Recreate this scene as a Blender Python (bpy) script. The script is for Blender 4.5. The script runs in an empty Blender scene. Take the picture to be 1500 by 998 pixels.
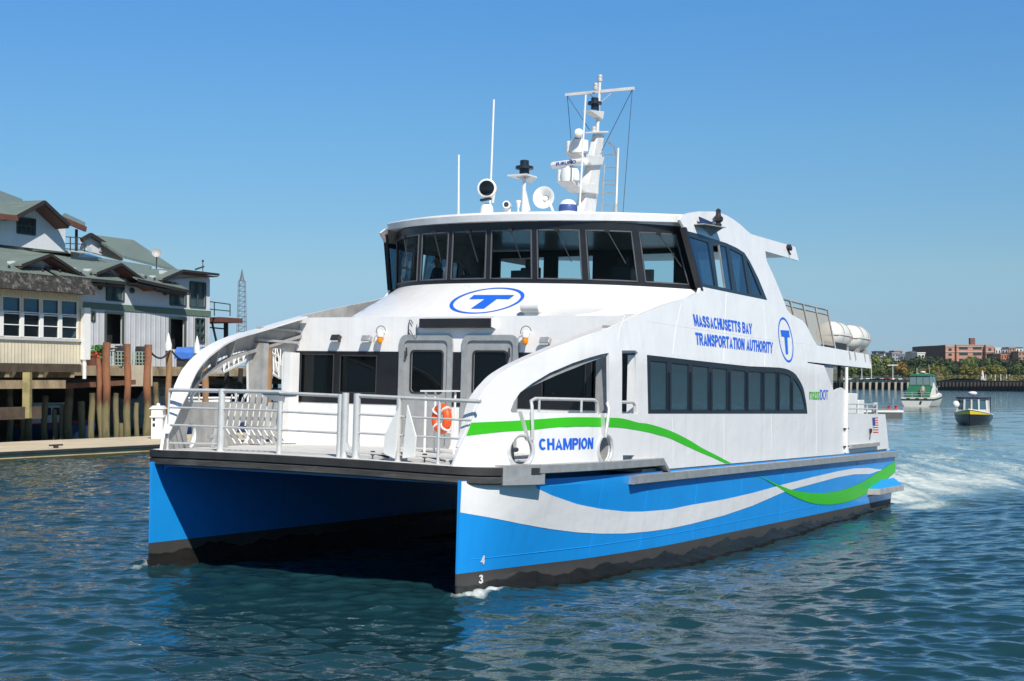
import bpy, bmesh, math, random
import numpy as np
from math import radians, sin, cos, tan, atan, pi, sqrt
from mathutils import Vector, Matrix
from mathutils.geometry import delaunay_2d_cdt

# ------------------------------------------------------------------ camera, sky, sun, exposure
FPX, PCX, PCY = 2023.0, 750.0, 499.0          # focal length and centre in pixels of a 1500 px wide picture
CAM_H = 3.44
PITCH = atan(59.0 / 2023.0)
scene = bpy.context.scene
COL = scene.collection
cam_d = bpy.data.cameras.new("camera")
cam_d.sensor_width = 36.0
cam_d.lens = FPX / 1500.0 * 36.0
cam_d.clip_start = 0.1
cam_d.clip_end = 20000.0
cam = bpy.data.objects.new("camera", cam_d)
cam.location = (0, 0, CAM_H)
cam.rotation_euler = (pi / 2 + PITCH, 0, 0)
COL.objects.link(cam)
scene.camera = cam

SUN_EL, SUN_AZ = radians(43.6), radians(161)     # azimuth clockwise from the direction the camera looks along
world = bpy.data.worlds.new("World")
scene.world = world
world.use_nodes = True
nt = world.node_tree
for n in list(nt.nodes):
    nt.nodes.remove(n)
sky = nt.nodes.new("ShaderNodeTexSky")
sky.sky_type = 'NISHITA'
sky.sun_disc = False
sky.sun_elevation = SUN_EL
sky.sun_rotation = SUN_AZ
sky.altitude = 1500
sky.air_density = 1.0
sky.dust_density = 0.0
sky.ozone_density = 6.0
bg = nt.nodes.new("ShaderNodeBackground")
bg.inputs[1].default_value = 0.138
wo = nt.nodes.new("ShaderNodeOutputWorld")
tcw = nt.nodes.new("ShaderNodeTexCoord"); sxyz = nt.nodes.new("ShaderNodeSeparateXYZ"); rampw = nt.nodes.new("ShaderNodeValToRGB")
mulw = nt.nodes.new("ShaderNodeMix"); mulw.data_type = 'RGBA'; mulw.blend_type = 'MULTIPLY'; mulw.inputs[0].default_value = 1.0
nt.links.new(tcw.outputs['Generated'], sxyz.inputs[0]); nt.links.new(sxyz.outputs['Z'], rampw.inputs[0])
SKY_RAMP = [(0.0, (0.2759, 0.3793, 0.5379)), (0.036, (0.3862, 0.4483, 0.5262)), (0.078, (0.5517, 0.5903, 0.5414)), (0.174, (0.5655, 0.7655, 0.7448)), (0.264, (0.531, 0.8483, 0.9379)), (0.5, (0.5862, 0.7034, 0.6552)), (1.0, (0.6207, 0.6552, 0.5862))]
er = rampw.color_ramp
while len(er.elements) < len(SKY_RAMP): er.elements.new(0.5)
for el, (ps_, c_) in zip(er.elements, SKY_RAMP): el.position = ps_; el.color = (*c_, 1)
nt.links.new(sky.outputs[0], mulw.inputs[6]); nt.links.new(rampw.outputs[0], mulw.inputs[7])
nt.links.new(mulw.outputs[2], bg.inputs[0])
nt.links.new(bg.outputs[0], wo.inputs[0])
sun_d = bpy.data.lights.new("sun", 'SUN')
sun_d.energy = 5.0
sun_d.angle = radians(0.53)
sun_d.color = (1.0, 0.94, 0.84)
sun = bpy.data.objects.new("sun", sun_d)
COL.objects.link(sun)
to_sun = Vector((sin(SUN_AZ) * cos(SUN_EL), cos(SUN_AZ) * cos(SUN_EL), sin(SUN_EL)))
sun.rotation_euler = to_sun.to_track_quat('Z', 'Y').to_euler()
scene.view_settings.view_transform = 'Standard'
scene.view_settings.look = 'None'
scene.view_settings.exposure = 0.10
scene.view_settings.gamma = 1.0
scene.cycles.sample_clamp_direct = 12.0
scene.cycles.max_bounces = 8
scene.cycles.transparent_max_bounces = 16
scene.cycles.caustics_reflective = False
scene.cycles.caustics_refractive = False
scene.cycles.sample_clamp_indirect = 4.0
RND = random.Random(7)

# ------------------------------------------------------------------ picture geometry (pixel -> point on a real plane)
CAM = np.array([0, 0, CAM_H])
def ray(u, v):
    d = np.array([(u - PCX) / FPX, 1.0, -(v - PCY) / FPX]); c, s = cos(PITCH), sin(PITCH)
    return np.array([d[0], c * d[1] - s * d[2], s * d[1] + c * d[2]])
def at(u, v, depth):
    d = ray(u, v); return CAM + d * (depth / d[1])
def atz(u, v, z):
    d = ray(u, v); return CAM + d * ((z - CAM_H) / d[2])
YAW, TRIM, HEEL = radians(29.7), radians(1.18), radians(0.95)
_aft = np.array([sin(YAW) * cos(TRIM), cos(YAW) * cos(TRIM), -sin(TRIM)])
_st = np.array([-cos(YAW), sin(YAW), 0.0])
_up = np.cross(_aft, _st)
_st = cos(HEEL) * _st + sin(HEEL) * _up
_up = np.cross(_aft, _st)
BR = np.stack([_aft, _st, _up], 1)             # ferry axes: x aft, y starboard, z up
STEM_Y = 3.3
BO = atz(667, 878, 0.0) - BR @ np.array([0, -STEM_Y, 0])
BOAT = Matrix([[*BR[0], BO[0]], [*BR[1], BO[1]], [*BR[2], BO[2]], [0, 0, 0, 1]])
BC = BR.T @ (CAM - BO)
def bray(u, v): return BR.T @ ray(u, v)
def F(u, v, x):                                 # point of the ferry frame on the plane x = const
    d = bray(u, v); return BC + d * ((x - BC[0]) / d[0])
def C(u, v, y=0.0):
    d = bray(u, v); return BC + d * ((y - BC[1]) / d[1])
def Zp(u, v, z):
    d = bray(u, v); return BC + d * ((z - BC[2]) / d[2])

# ------------------------------------------------------------------ mesh helpers
class MB:
    def __init__(s): s.v = []; s.f = []; s.m = []
    def add(s, vs, fs, mi=0):
        o = len(s.v); s.v += [tuple(map(float, p)) for p in vs]
        for f in fs: s.f.append(tuple(i + o for i in f)); s.m.append(mi)
        return s
    def box(s, c, sz, M=None, mi=0):
        hx, hy, hz = sz[0] / 2, sz[1] / 2, sz[2] / 2
        vs = [Vector((x, y, z)) for x in (-hx, hx) for y in (-hy, hy) for z in (-hz, hz)]
        if M is not None: vs = [M @ p for p in vs]
        vs = [p + Vector(c) for p in vs]
        return s.add(vs, [(0, 1, 3, 2), (4, 6, 7, 5), (0, 4, 5, 1), (2, 3, 7, 6), (0, 2, 6, 4), (1, 5, 7, 3)], mi)
    def bb(s, a, b, mi=0):
        return s.box([(a[i] + b[i]) / 2 for i in range(3)], [abs(b[i] - a[i]) for i in range(3)], None, mi)
    def bar(s, p0, p1, w, h, mi=0, up=(0, 0, 1)):
        p0, p1 = Vector(p0), Vector(p1); d = (p1 - p0); L = d.length; d.normalize(); up = Vector(up)
        if abs(d.dot(up)) > 0.99: up = Vector((1, 0, 0))
        y = up.cross(d).normalized(); z = d.cross(y)
        M = Matrix((d, y, z)).transposed()
        return s.box((p0 + p1) / 2, (L, w, h), M, mi)
    def cyl(s, p0, p1, r0, r1=None, n=12, mi=0, cap=True):
        r1 = r0 if r1 is None else r1
        p0, p1 = Vector(p0), Vector(p1); d = (p1 - p0).normalized()
        a = Vector((0, 0, 1)) if abs(d.z) < 0.9 else Vector((1, 0, 0))
        x = d.cross(a).normalized(); y = d.cross(x)
        vs = []
        for p, r in ((p0, r0), (p1, r1)):
            for i in range(n):
                t = 2 * pi * i / n; vs.append(p + (x * cos(t) + y * sin(t)) * r)
        fs = [(i, (i + 1) % n, n + (i + 1) % n, n + i) for i in range(n)]
        if cap: fs += [tuple(range(n - 1, -1, -1)), tuple(range(n, 2 * n))]
        return s.add(vs, fs, mi)
    def tube(s, pts, r, n=8, closed=False, mi=0):
        P = [Vector(p) for p in pts]; N = len(P); rr = r if isinstance(r, (list, tuple)) else [r] * N
        vs = []; prev = None
        for i in range(N):
            a = P[(i - 1) % N] if (closed or i > 0) else P[i]
            b = P[(i + 1) % N] if (closed or i < N - 1) else P[i]
            d = (b - a).normalized()
            if prev is None:
                q = Vector((0, 0, 1)) if abs(d.z) < 0.9 else Vector((1, 0, 0))
                x = d.cross(q).normalized()
            else:
                x = (prev - d * prev.dot(d)).normalized()
            prev = x; y = d.cross(x)
            for k in range(n):
                t = 2 * pi * k / n; vs.append(P[i] + (x * cos(t) + y * sin(t)) * rr[i])
        fs = []
        for i in range(N if closed else N - 1):
            j = (i + 1) % N
            for k in range(n):
                fs.append((i * n + k, i * n + (k + 1) % n, j * n + (k + 1) % n, j * n + k))
        if not closed: fs += [tuple(range(n - 1, -1, -1)), tuple((N - 1) * n + k for k in range(n))]
        return s.add(vs, fs, mi)
    def lathe(s, prof, base, axis=(0, 0, 1), n=16, mi=0):
        """prof: (radius, height) pairs along axis from base"""
        d = Vector(axis).normalized(); a = Vector((0, 0, 1)) if abs(d.z) < 0.9 else Vector((1, 0, 0))
        x = d.cross(a).normalized(); y = d.cross(x); B = Vector(base); vs = []
        for r, h in prof:
            for k in range(n):
                t = 2 * pi * k / n; vs.append(B + d * h + (x * cos(t) + y * sin(t)) * max(r, 1e-4))
        fs = [(i * n + k, i * n + (k + 1) % n, (i + 1) * n + (k + 1) % n, (i + 1) * n + k) for i in range(len(prof) - 1) for k in range(n)]
        fs += [tuple(range(n - 1, -1, -1)), tuple((len(prof) - 1) * n + k for k in range(n))]
        return s.add(vs, fs, mi)
    def ball(s, c, r, n=12, mi=0, sq=(1, 1, 1)):
        m = n // 2; vs = []; fs = []
        for i in range(m + 1):
            ph = pi * i / m
            for k in range(n):
                t = 2 * pi * k / n
                vs.append((c[0] + r * sq[0] * sin(ph) * cos(t), c[1] + r * sq[1] * sin(ph) * sin(t), c[2] + r * sq[2] * cos(ph)))
        for i in range(m):
            for k in range(n): fs.append((i * n + k, i * n + (k + 1) % n, (i + 1) * n + (k + 1) % n, (i + 1) * n + k))
        return s.add(vs, fs, mi)
    def prism(s, poly, h, mi=0):
        """poly: closed ring of 3D points, pushed along vector h"""
        h = Vector(h); P = [Vector(p) for p in poly]; n = len(P)
        vs = P + [p + h for p in P]
        fs = [tuple(range(n - 1, -1, -1)), tuple(range(n, 2 * n))] + [(i, (i + 1) % n, n + (i + 1) % n, n + i) for i in range(n)]
        return s.add(vs, fs, mi)
    def grid(s, rows, mi=0, closed=False):
        nr, nc = len(rows), len(rows[0]); vs = [p for r in rows for p in r]
        fs = [(i * nc + j, i * nc + (j + 1) % nc, (i + 1) * nc + (j + 1) % nc, (i + 1) * nc + j) for i in range(nr - 1) for j in range(nc if closed else nc - 1)]
        return s.add(vs, fs, mi)
    def build(s, name, mats, parent=None, smooth=None, bevel=0, fix=True, world=False):
        me = bpy.data.meshes.new(name)
        me.from_pydata(s.v, [], s.f)
        for m in (mats if isinstance(mats, (list, tuple)) else [mats]): me.materials.append(m)
        me.polygons.foreach_set('material_index', s.m)
        if fix:
            b = bmesh.new(); b.from_mesh(me); bmesh.ops.remove_doubles(b, verts=b.verts, dist=1e-5)
            bmesh.ops.recalc_face_normals(b, faces=b.faces); b.to_mesh(me); b.free()
        if smooth is not None:
            me.polygons.foreach_set('use_smooth', [True] * len(me.polygons)); me.set_sharp_from_angle(angle=radians(smooth))
        o = bpy.data.objects.new(name, me); COL.objects.link(o)
        if parent is not None: o.parent = parent
        if bevel:
            bm_ = o.modifiers.new('bevel', 'BEVEL'); bm_.width = bevel; bm_.segments = 2; bm_.limit_method = 'ANGLE'; bm_.angle_limit = radians(40)
        return o

def tag(o, label=None, cat=None, group=None, kind=None):
    if label: o['label'] = label
    if cat: o['category'] = cat
    if group: o['group'] = group
    if kind: o['kind'] = kind
    return o
def empty(name, label, cat, M=None, group=None):
    o = bpy.data.objects.new(name, None); COL.objects.link(o); o.empty_display_size = 0.2
    if M is not None:
        o.matrix_world = M if isinstance(M, Matrix) else Matrix.Translation(Vector(M))
    return tag(o, label, cat, group)
KIDS = {}
def copy_tree(o, parent=None):
    c = o.copy(); COL.objects.link(c); c.parent = parent
    for ch in list(o.children): copy_tree(ch, c)
    return c
def inside(p, poly):
    x, y = p; r = False; n = len(poly)
    for i in range(n):
        x1, y1 = poly[i]; x2, y2 = poly[(i + 1) % n]
        if (y1 > y) != (y2 > y) and x < (x2 - x1) * (y - y1) / (y2 - y1) + x1: r = not r
    return r
def densify(poly, d):
    out = []
    for i in range(len(poly)):
        a, b = np.array(poly[i]), np.array(poly[(i + 1) % len(poly)]); n = max(1, int(np.linalg.norm(b - a) / d))
        out += [tuple(a + (b - a) * k / n) for k in range(n)]
    return out
def panel(mb, outer, holes, fmap, thick, d=0.3, zlines=(), m_out=0, m_in=0, m_rim=0, off=0.0, seg=0.25):
    """plate with holes; fmap(a, b, inward) -> 3D point"""
    outer = densify(outer, seg); holes = [densify(h, seg) for h in holes]
    pts = []; edges = []
    for ring in [outer] + holes:
        o = len(pts); pts += [Vector(p) for p in ring]; edges += [(o + i, o + (i + 1) % len(ring)) for i in range(len(ring))]
    a0, a1 = min(p[0] for p in outer), max(p[0] for p in outer); b0, b1 = min(p[1] for p in outer), max(p[1] for p in outer)
    zs = list(np.arange(b0 + d / 2, b1, d)) + list(zlines)
    for a in np.arange(a0 + d / 2, a1, d):
        for b in zs:
            if inside((a, b), outer) and not any(inside((a, b), h) for h in holes): pts.append(Vector((a, b)))
    vs, es, fs, *_ = delaunay_2d_cdt(pts, edges, [], 0, 1e-5)
    keep = []
    for f in fs:
        c = sum((vs[i] for i in f), Vector((0, 0))) / len(f)
        if inside(c, outer) and not any(inside(c, h) for h in holes): keep.append(tuple(f))
    n = len(vs)
    V = [fmap(v[0], v[1], off) for v in vs] + [fmap(v[0], v[1], off + thick) for v in vs]
    o = len(mb.v); mb.v += [tuple(map(float, p)) for p in V]
    cnt = {}
    for f in keep:
        mb.f.append(tuple(i + o for i in f)); mb.m.append(m_out)
        if thick: mb.f.append(tuple(i + o + n for i in reversed(f))); mb.m.append(m_in)
        for i in range(len(f)):
            e = (f[i], f[(i + 1) % len(f)]); k = tuple(sorted(e)); cnt.setdefault(k, []).append(e)
    if thick:
        for k, l in cnt.items():
            if len(l) == 1:
                a, b = l[0]; mb.f.append((b + o, a + o, a + o + n, b + o + n)); mb.m.append(m_rim)
    return mb
def tri_text(txt, bold=0.0, shear=0.0):
    cu = bpy.data.curves.new('t', 'FONT'); cu.body = txt; cu.offset = bold; cu.shear = shear; cu.resolution_u = 4
    o = bpy.data.objects.new('t', cu); COL.objects.link(o)
    me = bpy.data.meshes.new_from_object(o.evaluated_get(bpy.context.evaluated_depsgraph_get()))
    vs = np.array([v.co[:2] for v in me.vertices]); fs = [tuple(p.vertices) for p in me.polygons]
    bpy.data.objects.remove(o); bpy.data.curves.remove(cu); bpy.data.meshes.remove(me)
    lo, hi = vs.min(0), vs.max(0)
    return (vs - lo) / (hi - lo), fs, (hi - lo)
def letter(mb, txt, quad, fmap, bold=0.0, shear=0.0, lift=-0.006, mi=0, wide=0.0):
    """quad: TL, TR, BR, BL in surface coordinates"""
    vs, fs, _ = tri_text(txt, bold, shear); q = [np.array(p) for p in quad]
    w = tri_text(txt, bold, shear)[2]; dx = wide * w[1] / w[0]
    for k in ((-2, -1, 0, 1, 2) if wide else (0,)):
        out = []
        for a, b in vs:
            a = (a * (1 - 2 * dx)) + dx + k * dx * 0.5
            p = (q[3] * (1 - a) + q[2] * a) * (1 - b) + (q[0] * (1 - a) + q[1] * a) * b
            out.append(fmap(p[0], p[1], lift - 0.0006 * (k + 2)))
        mb.add(out, fs, mi)

# heavy plain block capitals drawn as strokes: (width, [polylines]) on a cell of height 1
def _ell(w, a0, a1, n=22): return [(w / 2 + (w / 2 - .1) * cos(radians(a0 + (a1 - a0) * k / n)), .5 + .4 * sin(radians(a0 + (a1 - a0) * k / n))) for k in range(n + 1)]
BLOCK = {
 'A': (.70, [[(.10, 0), (.35, .95), (.60, 0)], [(.2, .27), (.5, .27)]]), 'C': (.68, [_ell(.68, 42, 318)]), 'O': (.72, [_ell(.72, 0, 360)]),
 'B': (.66, [[(.1, 0), (.1, 1)], [(.1, .9), (.38, .9), (.49, .85), (.53, .73), (.49, .6), (.38, .54), (.1, .54)], [(.36, .54), (.5, .48), (.56, .33), (.51, .17), (.4, .1), (.1, .1)]]),
 'E': (.60, [[(.1, 0), (.1, 1)], [(.1, .9), (.58, .9)], [(.1, .52), (.53, .52)], [(.1, .1), (.6, .1)]]), 'H': (.66, [[(.1, 0), (.1, 1)], [(.56, 0), (.56, 1)], [(.1, .53), (.56, .53)]]),
 'I': (.22, [[(.11, 0), (.11, 1)]]), 'M': (.84, [[(.1, 0), (.1, 1)], [(.74, 0), (.74, 1)], [(.13, .97), (.42, .12), (.71, .97)]]), 'N': (.68, [[(.1, 0), (.1, 1)], [(.58, 0), (.58, 1)], [(.13, .95), (.55, .05)]]),
 'P': (.62, [[(.1, 0), (.1, 1)], [(.1, .9), (.38, .9), (.5, .84), (.53, .69), (.5, .55), (.38, .48), (.1, .48)]]), 'R': (.68, [[(.1, 0), (.1, 1)], [(.1, .9), (.4, .9), (.52, .84), (.55, .71), (.52, .58), (.4, .51), (.1, .51)], [(.36, .5), (.58, 0)]]),
 'S': (.64, [[(.53, .70), (.47, .84), (.32, .9), (.17, .84), (.12, .72), (.18, .61), (.32, .54), (.46, .46), (.53, .31), (.47, .15), (.32, .1), (.16, .16), (.1, .32)]]),
 'T': (.62, [[(0, .9), (.62, .9)], [(.31, 0), (.31, .9)]]), 'U': (.66, [[(.1, 1), (.1, .34), (.17, .16), (.33, .1), (.49, .16), (.56, .34), (.56, 1)]]), 'Y': (.66, [[(.07, 1), (.33, .45), (.59, 1)], [(.33, .5), (.33, 0)]]),
 '4': (.62, [[(.45, 0), (.45, .96)], [(.47, .93), (.08, .3), (.62, .3)]]), '3': (.64, [[(.12, .76), (.2, .87), (.34, .91), (.49, .84), (.51, .69), (.42, .56), (.28, .53)], [(.28, .53), (.46, .5), (.55, .36), (.52, .18), (.36, .09), (.2, .12), (.1, .25)]]), '2': (.62, [[(.12, .7), (.18, .86), (.33, .91), (.48, .84), (.52, .7), (.44, .5), (.14, .1), (.6, .1)]]), ' ': (.28, [])}
def block_text(mb, txt, quad, fmap, lift=-0.006, t=0.21, gap=0.055):
    q = [np.array(p) for p in quad]; W_ = sum(BLOCK[c][0] for c in txt) + gap * (len(txt) - 1); x0 = 0; k = 0
    for ch in txt:
        w, lines = BLOCK[ch]
        for L in lines:
            P = [np.array(p, float) for p in L]; closed = np.allclose(P[0], P[-1]); n = len(P); vs = []
            for i in range(n):
                e0 = P[i] - P[i - 1] if i > 0 else (P[0] - P[-2] if closed else P[1] - P[0]); e1 = P[i + 1] - P[i] if i < n - 1 else (P[1] - P[0] if closed else P[-1] - P[-2])
                e0 = e0 / np.linalg.norm(e0); e1 = e1 / np.linalg.norm(e1); m = e0 + e1; m = m / (np.linalg.norm(m) + 1e-9); nn = np.array([-m[1], m[0]]); f = min(1.5, 1 / max(.4, m @ e1))
                for s in (-1, 1):
                    p = P[i] + nn * s * t / 2 * f; a, b = (x0 + p[0]) / W_, min(1.02, max(-.02, p[1])); pt = (q[3] * (1 - a) + q[2] * a) * (1 - b) + (q[0] * (1 - a) + q[1] * a) * b
                    vs.append(fmap(pt[0], pt[1], lift - 0.0005 * (k % 6)))
            mb.add(vs, [(2 * i, 2 * i + 1, 2 * i + 3, 2 * i + 2) for i in range(n - 1)]); k += 1
        x0 += w + gap

# ------------------------------------------------------------------ materials
def nd(nt, t, **k):
    n = nt.nodes.new(t)
    for a, b in k.items(): setattr(n, a, b)
    return n
MATS = {}
def pmat(name, col, rough=0.5, metal=0.0, var=0.12, scale=2.0, bump=0.0, bscale=20.0, streak=0.0, dirt=None, dirt_amt=0.0, spec=0.5, stretch=(1, 1, 1), coat=0.0, rvar=0.1):
    if name in MATS: return MATS[name]
    m = bpy.data.materials.new(name); m.use_nodes = True; t = m.node_tree; L = t.links
    b = t.nodes['Principled BSDF']
    b.inputs['Roughness'].default_value = rough; b.inputs['Metallic'].default_value = metal
    b.inputs['Specular IOR Level'].default_value = spec; b.inputs['Coat Weight'].default_value = coat
    tc = nd(t, 'ShaderNodeTexCoord'); mp = nd(t, 'ShaderNodeMapping'); mp.inputs['Scale'].default_value = stretch
    L.new(tc.outputs['Object'], mp.inputs[0])
    n1 = nd(t, 'ShaderNodeTexNoise'); n1.inputs['Scale'].default_value = scale; n1.inputs['Detail'].default_value = 6; n1.inputs['Roughness'].default_value = 0.6
    L.new(mp.outputs[0], n1.inputs['Vector'])
    r = nd(t, 'ShaderNodeMapRange'); r.inputs[1].default_value = 0.3; r.inputs[2].default_value = 0.7; r.inputs[3].default_value = 1 - var; r.inputs[4].default_value = 1 + var
    L.new(n1.outputs[0], r.inputs[0])
    mx = nd(t, 'ShaderNodeMix', data_type='RGBA', blend_type='MULTIPLY'); mx.inputs[0].default_value = 1; mx.inputs[6].default_value = (*col, 1)
    L.new(r.outputs[0], mx.inputs[7]); out = mx.outputs[2]
    if streak:
        m2 = nd(t, 'ShaderNodeMapping'); m2.inputs['Scale'].default_value = (3.0, 3.0, 0.15); L.new(tc.outputs['Object'], m2.inputs[0])
        n2 = nd(t, 'ShaderNodeTexNoise'); n2.inputs['Scale'].default_value = 2.2; n2.inputs['Detail'].default_value = 8; L.new(m2.outputs[0], n2.inputs['Vector'])
        r2 = nd(t, 'ShaderNodeMapRange'); r2.inputs[1].default_value = 0.52; r2.inputs[2].default_value = 0.8; r2.inputs[3].default_value = 1; r2.inputs[4].default_value = 1 - streak
        L.new(n2.outputs[0], r2.inputs[0])
        m3 = nd(t, 'ShaderNodeMix', data_type='RGBA', blend_type='MULTIPLY'); m3.inputs[0].default_value = 1
        L.new(out, m3.inputs[6]); L.new(r2.outputs[0], m3.inputs[7]); out = m3.outputs[2]
    if dirt is not None:
        n3 = nd(t, 'ShaderNodeTexNoise'); n3.inputs['Scale'].default_value = scale * 0.7; n3.inputs['Detail'].default_value = 10; n3.inputs['Roughness'].default_value = 0.7
        L.new(mp.outputs[0], n3.inputs['Vector'])
        r3 = nd(t, 'ShaderNodeMapRange'); r3.inputs[1].default_value = 0.5; r3.inputs[2].default_value = 0.65; r3.inputs[3].default_value = 0; r3.inputs[4].default_value = dirt_amt
        L.new(n3.outputs[0], r3.inputs[0])
        m4 = nd(t, 'ShaderNodeMix', data_type='RGBA'); m4.inputs[7].default_value = (*dirt, 1)
        L.new(r3.outputs[0], m4.inputs[0]); L.new(out, m4.inputs[6]); out = m4.outputs[2]
    L.new(out, b.inputs['Base Color'])
    if rvar:
        rr = nd(t, 'ShaderNodeMapRange'); rr.inputs[1].default_value = 0.3; rr.inputs[2].default_value = 0.7; rr.inputs[3].default_value = max(0.02, rough - rvar * rough); rr.inputs[4].default_value = min(1, rough + rvar * rough)
        L.new(n1.outputs[0], rr.inputs[0]); L.new(rr.outputs[0], b.inputs['Roughness'])
    if bump:
        nb = nd(t, 'ShaderNodeTexNoise'); nb.inputs['Scale'].default_value = bscale; nb.inputs['Detail'].default_value = 4
        L.new(mp.outputs[0], nb.inputs['Vector'])
        bp = nd(t, 'ShaderNodeBump'); bp.inputs['Strength'].default_value = 1.0; bp.inputs['Distance'].default_value = bump
        L.new(nb.outputs[0], bp.inputs['Height']); L.new(bp.outputs[0], b.inputs['Normal'])
    MATS[name] = m
    return m
def glass_mat(name, tint, trans, rough=0.02, base=(0.01, 0.014, 0.016), refl=1.5):
    if name in MATS: return MATS[name]
    m = bpy.data.materials.new(name); m.use_nodes = True; t = m.node_tree; L = t.links
    b = t.nodes['Principled BSDF']; b.inputs['Base Color'].default_value = (*base, 1); b.inputs['Roughness'].default_value = rough; b.inputs['IOR'].default_value = refl
    n = nd(t, 'ShaderNodeTexNoise'); n.inputs['Scale'].default_value = 0.9; tc = nd(t, 'ShaderNodeTexCoord'); L.new(tc.outputs['Object'], n.inputs['Vector'])
    bp = nd(t, 'ShaderNodeBump'); bp.inputs['Distance'].default_value = 0.006; L.new(n.outputs[0], bp.inputs['Height']); L.new(bp.outputs[0], b.inputs['Normal'])
    if trans > 0:
        tr = nd(t, 'ShaderNodeBsdfTransparent'); tr.inputs[0].default_value = (*tint, 1)
        mx = nd(t, 'ShaderNodeMixShader'); lw0 = nd(t, 'ShaderNodeLayerWeight'); lw0.inputs[0].default_value = 0.5; lw = nd(t, 'ShaderNodeMath', operation='POWER'); L.new(lw0.outputs['Facing'], lw.inputs[0]); lw.inputs[1].default_value = 4.0
        r = nd(t, 'ShaderNodeMapRange'); r.inputs[1].default_value = 0; r.inputs[2].default_value = 1; r.inputs[3].default_value = 1 - trans; r.inputs[4].default_value = 1
        L.new(lw.outputs[0], r.inputs[0]); L.new(r.outputs[0], mx.inputs[0])
        L.new(tr.outputs[0], mx.inputs[1]); L.new(b.outputs[0], mx.inputs[2]); L.new(mx.outputs[0], t.nodes['Material Output'].inputs[0])
    MATS[name] = m
    return m

WHITE = pmat('white_paint', (0.82, 0.82, 0.825), 0.3, var=0.025, scale=0.8, bump=0.026, bscale=1.3, streak=0.09, coat=0.25)
WHITE2 = pmat('white_gear', (0.78, 0.78, 0.76), 0.4, var=0.04, scale=4)
ALU = pmat('bare_aluminium', (0.50, 0.50, 0.49), 0.42, metal=0.55, var=0.14, scale=5, bump=0.002, bscale=40, dirt=(0.33, 0.32, 0.31), dirt_amt=0.35)
ALUM = pmat('matte_aluminium', (0.40, 0.395, 0.385), 0.6, metal=0.2, var=0.2, scale=3, streak=0.2, dirt=(0.24, 0.235, 0.23), dirt_amt=0.5)
STEEL = pmat('polished_tube', (0.70, 0.70, 0.69), 0.36, metal=0.35, var=0.08, scale=6)
BLUE = pmat('hull_blue', (0.012, 0.30, 0.80), 0.3, var=0.05, scale=1.2, bump=0.010, bscale=0.9, streak=0.08, coat=0.2)
GREEN = pmat('stripe_green', (0.045, 0.52, 0.010), 0.35, var=0.04, scale=1.5, streak=0.06)
BOOT = pmat('black_bottom_paint', (0.022, 0.021, 0.021), 0.5, var=0.3, scale=1.2, dirt=(0.045, 0.042, 0.04), dirt_amt=0.5, stretch=(0.5, 1, 1.6), streak=0.3)
def wet_boot():
    t = BOOT.node_tree; L = t.links; pb = t.nodes['Principled BSDF']
    tc = nd(t, 'ShaderNodeTexCoord'); sx = nd(t, 'ShaderNodeSeparateXYZ'); L.new(tc.outputs['Object'], sx.inputs[0])
    cx = nd(t, 'ShaderNodeCombineXYZ'); L.new(sx.outputs['X'], cx.inputs['X'])
    n = nd(t, 'ShaderNodeTexNoise'); n.inputs['Scale'].default_value = 0.9; n.inputs['Detail'].default_value = 2.5; n.inputs['Roughness'].default_value = 0.5; L.new(cx.outputs[0], n.inputs['Vector'])
    r = nd(t, 'ShaderNodeMapRange'); r.inputs[1].default_value = 0.3; r.inputs[2].default_value = 0.7; r.inputs[3].default_value = 0.09; r.inputs[4].default_value = 0.33; L.new(n.outputs[0], r.inputs[0])
    s = nd(t, 'ShaderNodeMath', operation='SUBTRACT'); L.new(sx.outputs['Z'], s.inputs[0]); L.new(r.outputs[0], s.inputs[1])
    k = nd(t, 'ShaderNodeMapRange'); k.inputs[1].default_value = -0.012; k.inputs[2].default_value = 0.012; L.new(s.outputs[0], k.inputs[0])
    old = pb.inputs['Base Color'].links[0].from_socket
    m = nd(t, 'ShaderNodeMix', data_type='RGBA', blend_type='ADD'); L.new(k.outputs[0], m.inputs[0]); L.new(old, m.inputs[6]); m.inputs[7].default_value = (0.034, 0.033, 0.032, 1)
    L.new(m.outputs[2], pb.inputs['Base Color'])
    q = nd(t, 'ShaderNodeMapRange'); q.inputs[3].default_value = 0.22; q.inputs[4].default_value = 0.65; L.new(k.outputs[0], q.inputs[0]); L.new(q.outputs[0], pb.inputs['Roughness'])
wet_boot()
RUBBER = pmat('fender_rubber', (0.032, 0.031, 0.032), 0.65, var=0.25, scale=3, streak=0.3, bump=0.003, bscale=14)
RUBBERW = pmat('worn_fender_rubber', (0.045, 0.044, 0.044), 0.75, var=0.4, scale=4, dirt=(0.12, 0.115, 0.105), dirt_amt=0.7, stretch=(1, 0.4, 3), bump=0.004, bscale=12)
BLACK = pmat('black_frame', (0.012, 0.013, 0.016), 0.35, var=0.2, scale=4)
NAVY = pmat('blue_black_frame', (0.014, 0.022, 0.034), 0.3, var=0.15, scale=4)
LOGO = pmat('lettering_blue', (0.012, 0.13, 0.70), 0.4, var=0.03)
DECK = pmat('deck_grey', (0.62, 0.62, 0.61), 0.7, var=0.08, scale=3, dirt=(0.36, 0.35, 0.33), dirt_amt=0.3, bump=0.002, bscale=60)
ORANGE = pmat('orange_plastic', (0.85, 0.10, 0.015), 0.45, var=0.08)
AMBER = pmat('amber_lens', (0.85, 0.28, 0.01), 0.2, var=0.05)
RED = pmat('red_paint', (0.6, 0.02, 0.02), 0.4)
DARK = pmat('dark_plastic', (0.03, 0.03, 0.033), 0.45, var=0.2)
INT = pmat('dark_interior', (0.09, 0.094, 0.096), 0.8, var=0.2)
CONS = pmat('console_green_grey', (0.36, 0.45, 0.44), 0.6, var=0.1)
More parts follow.
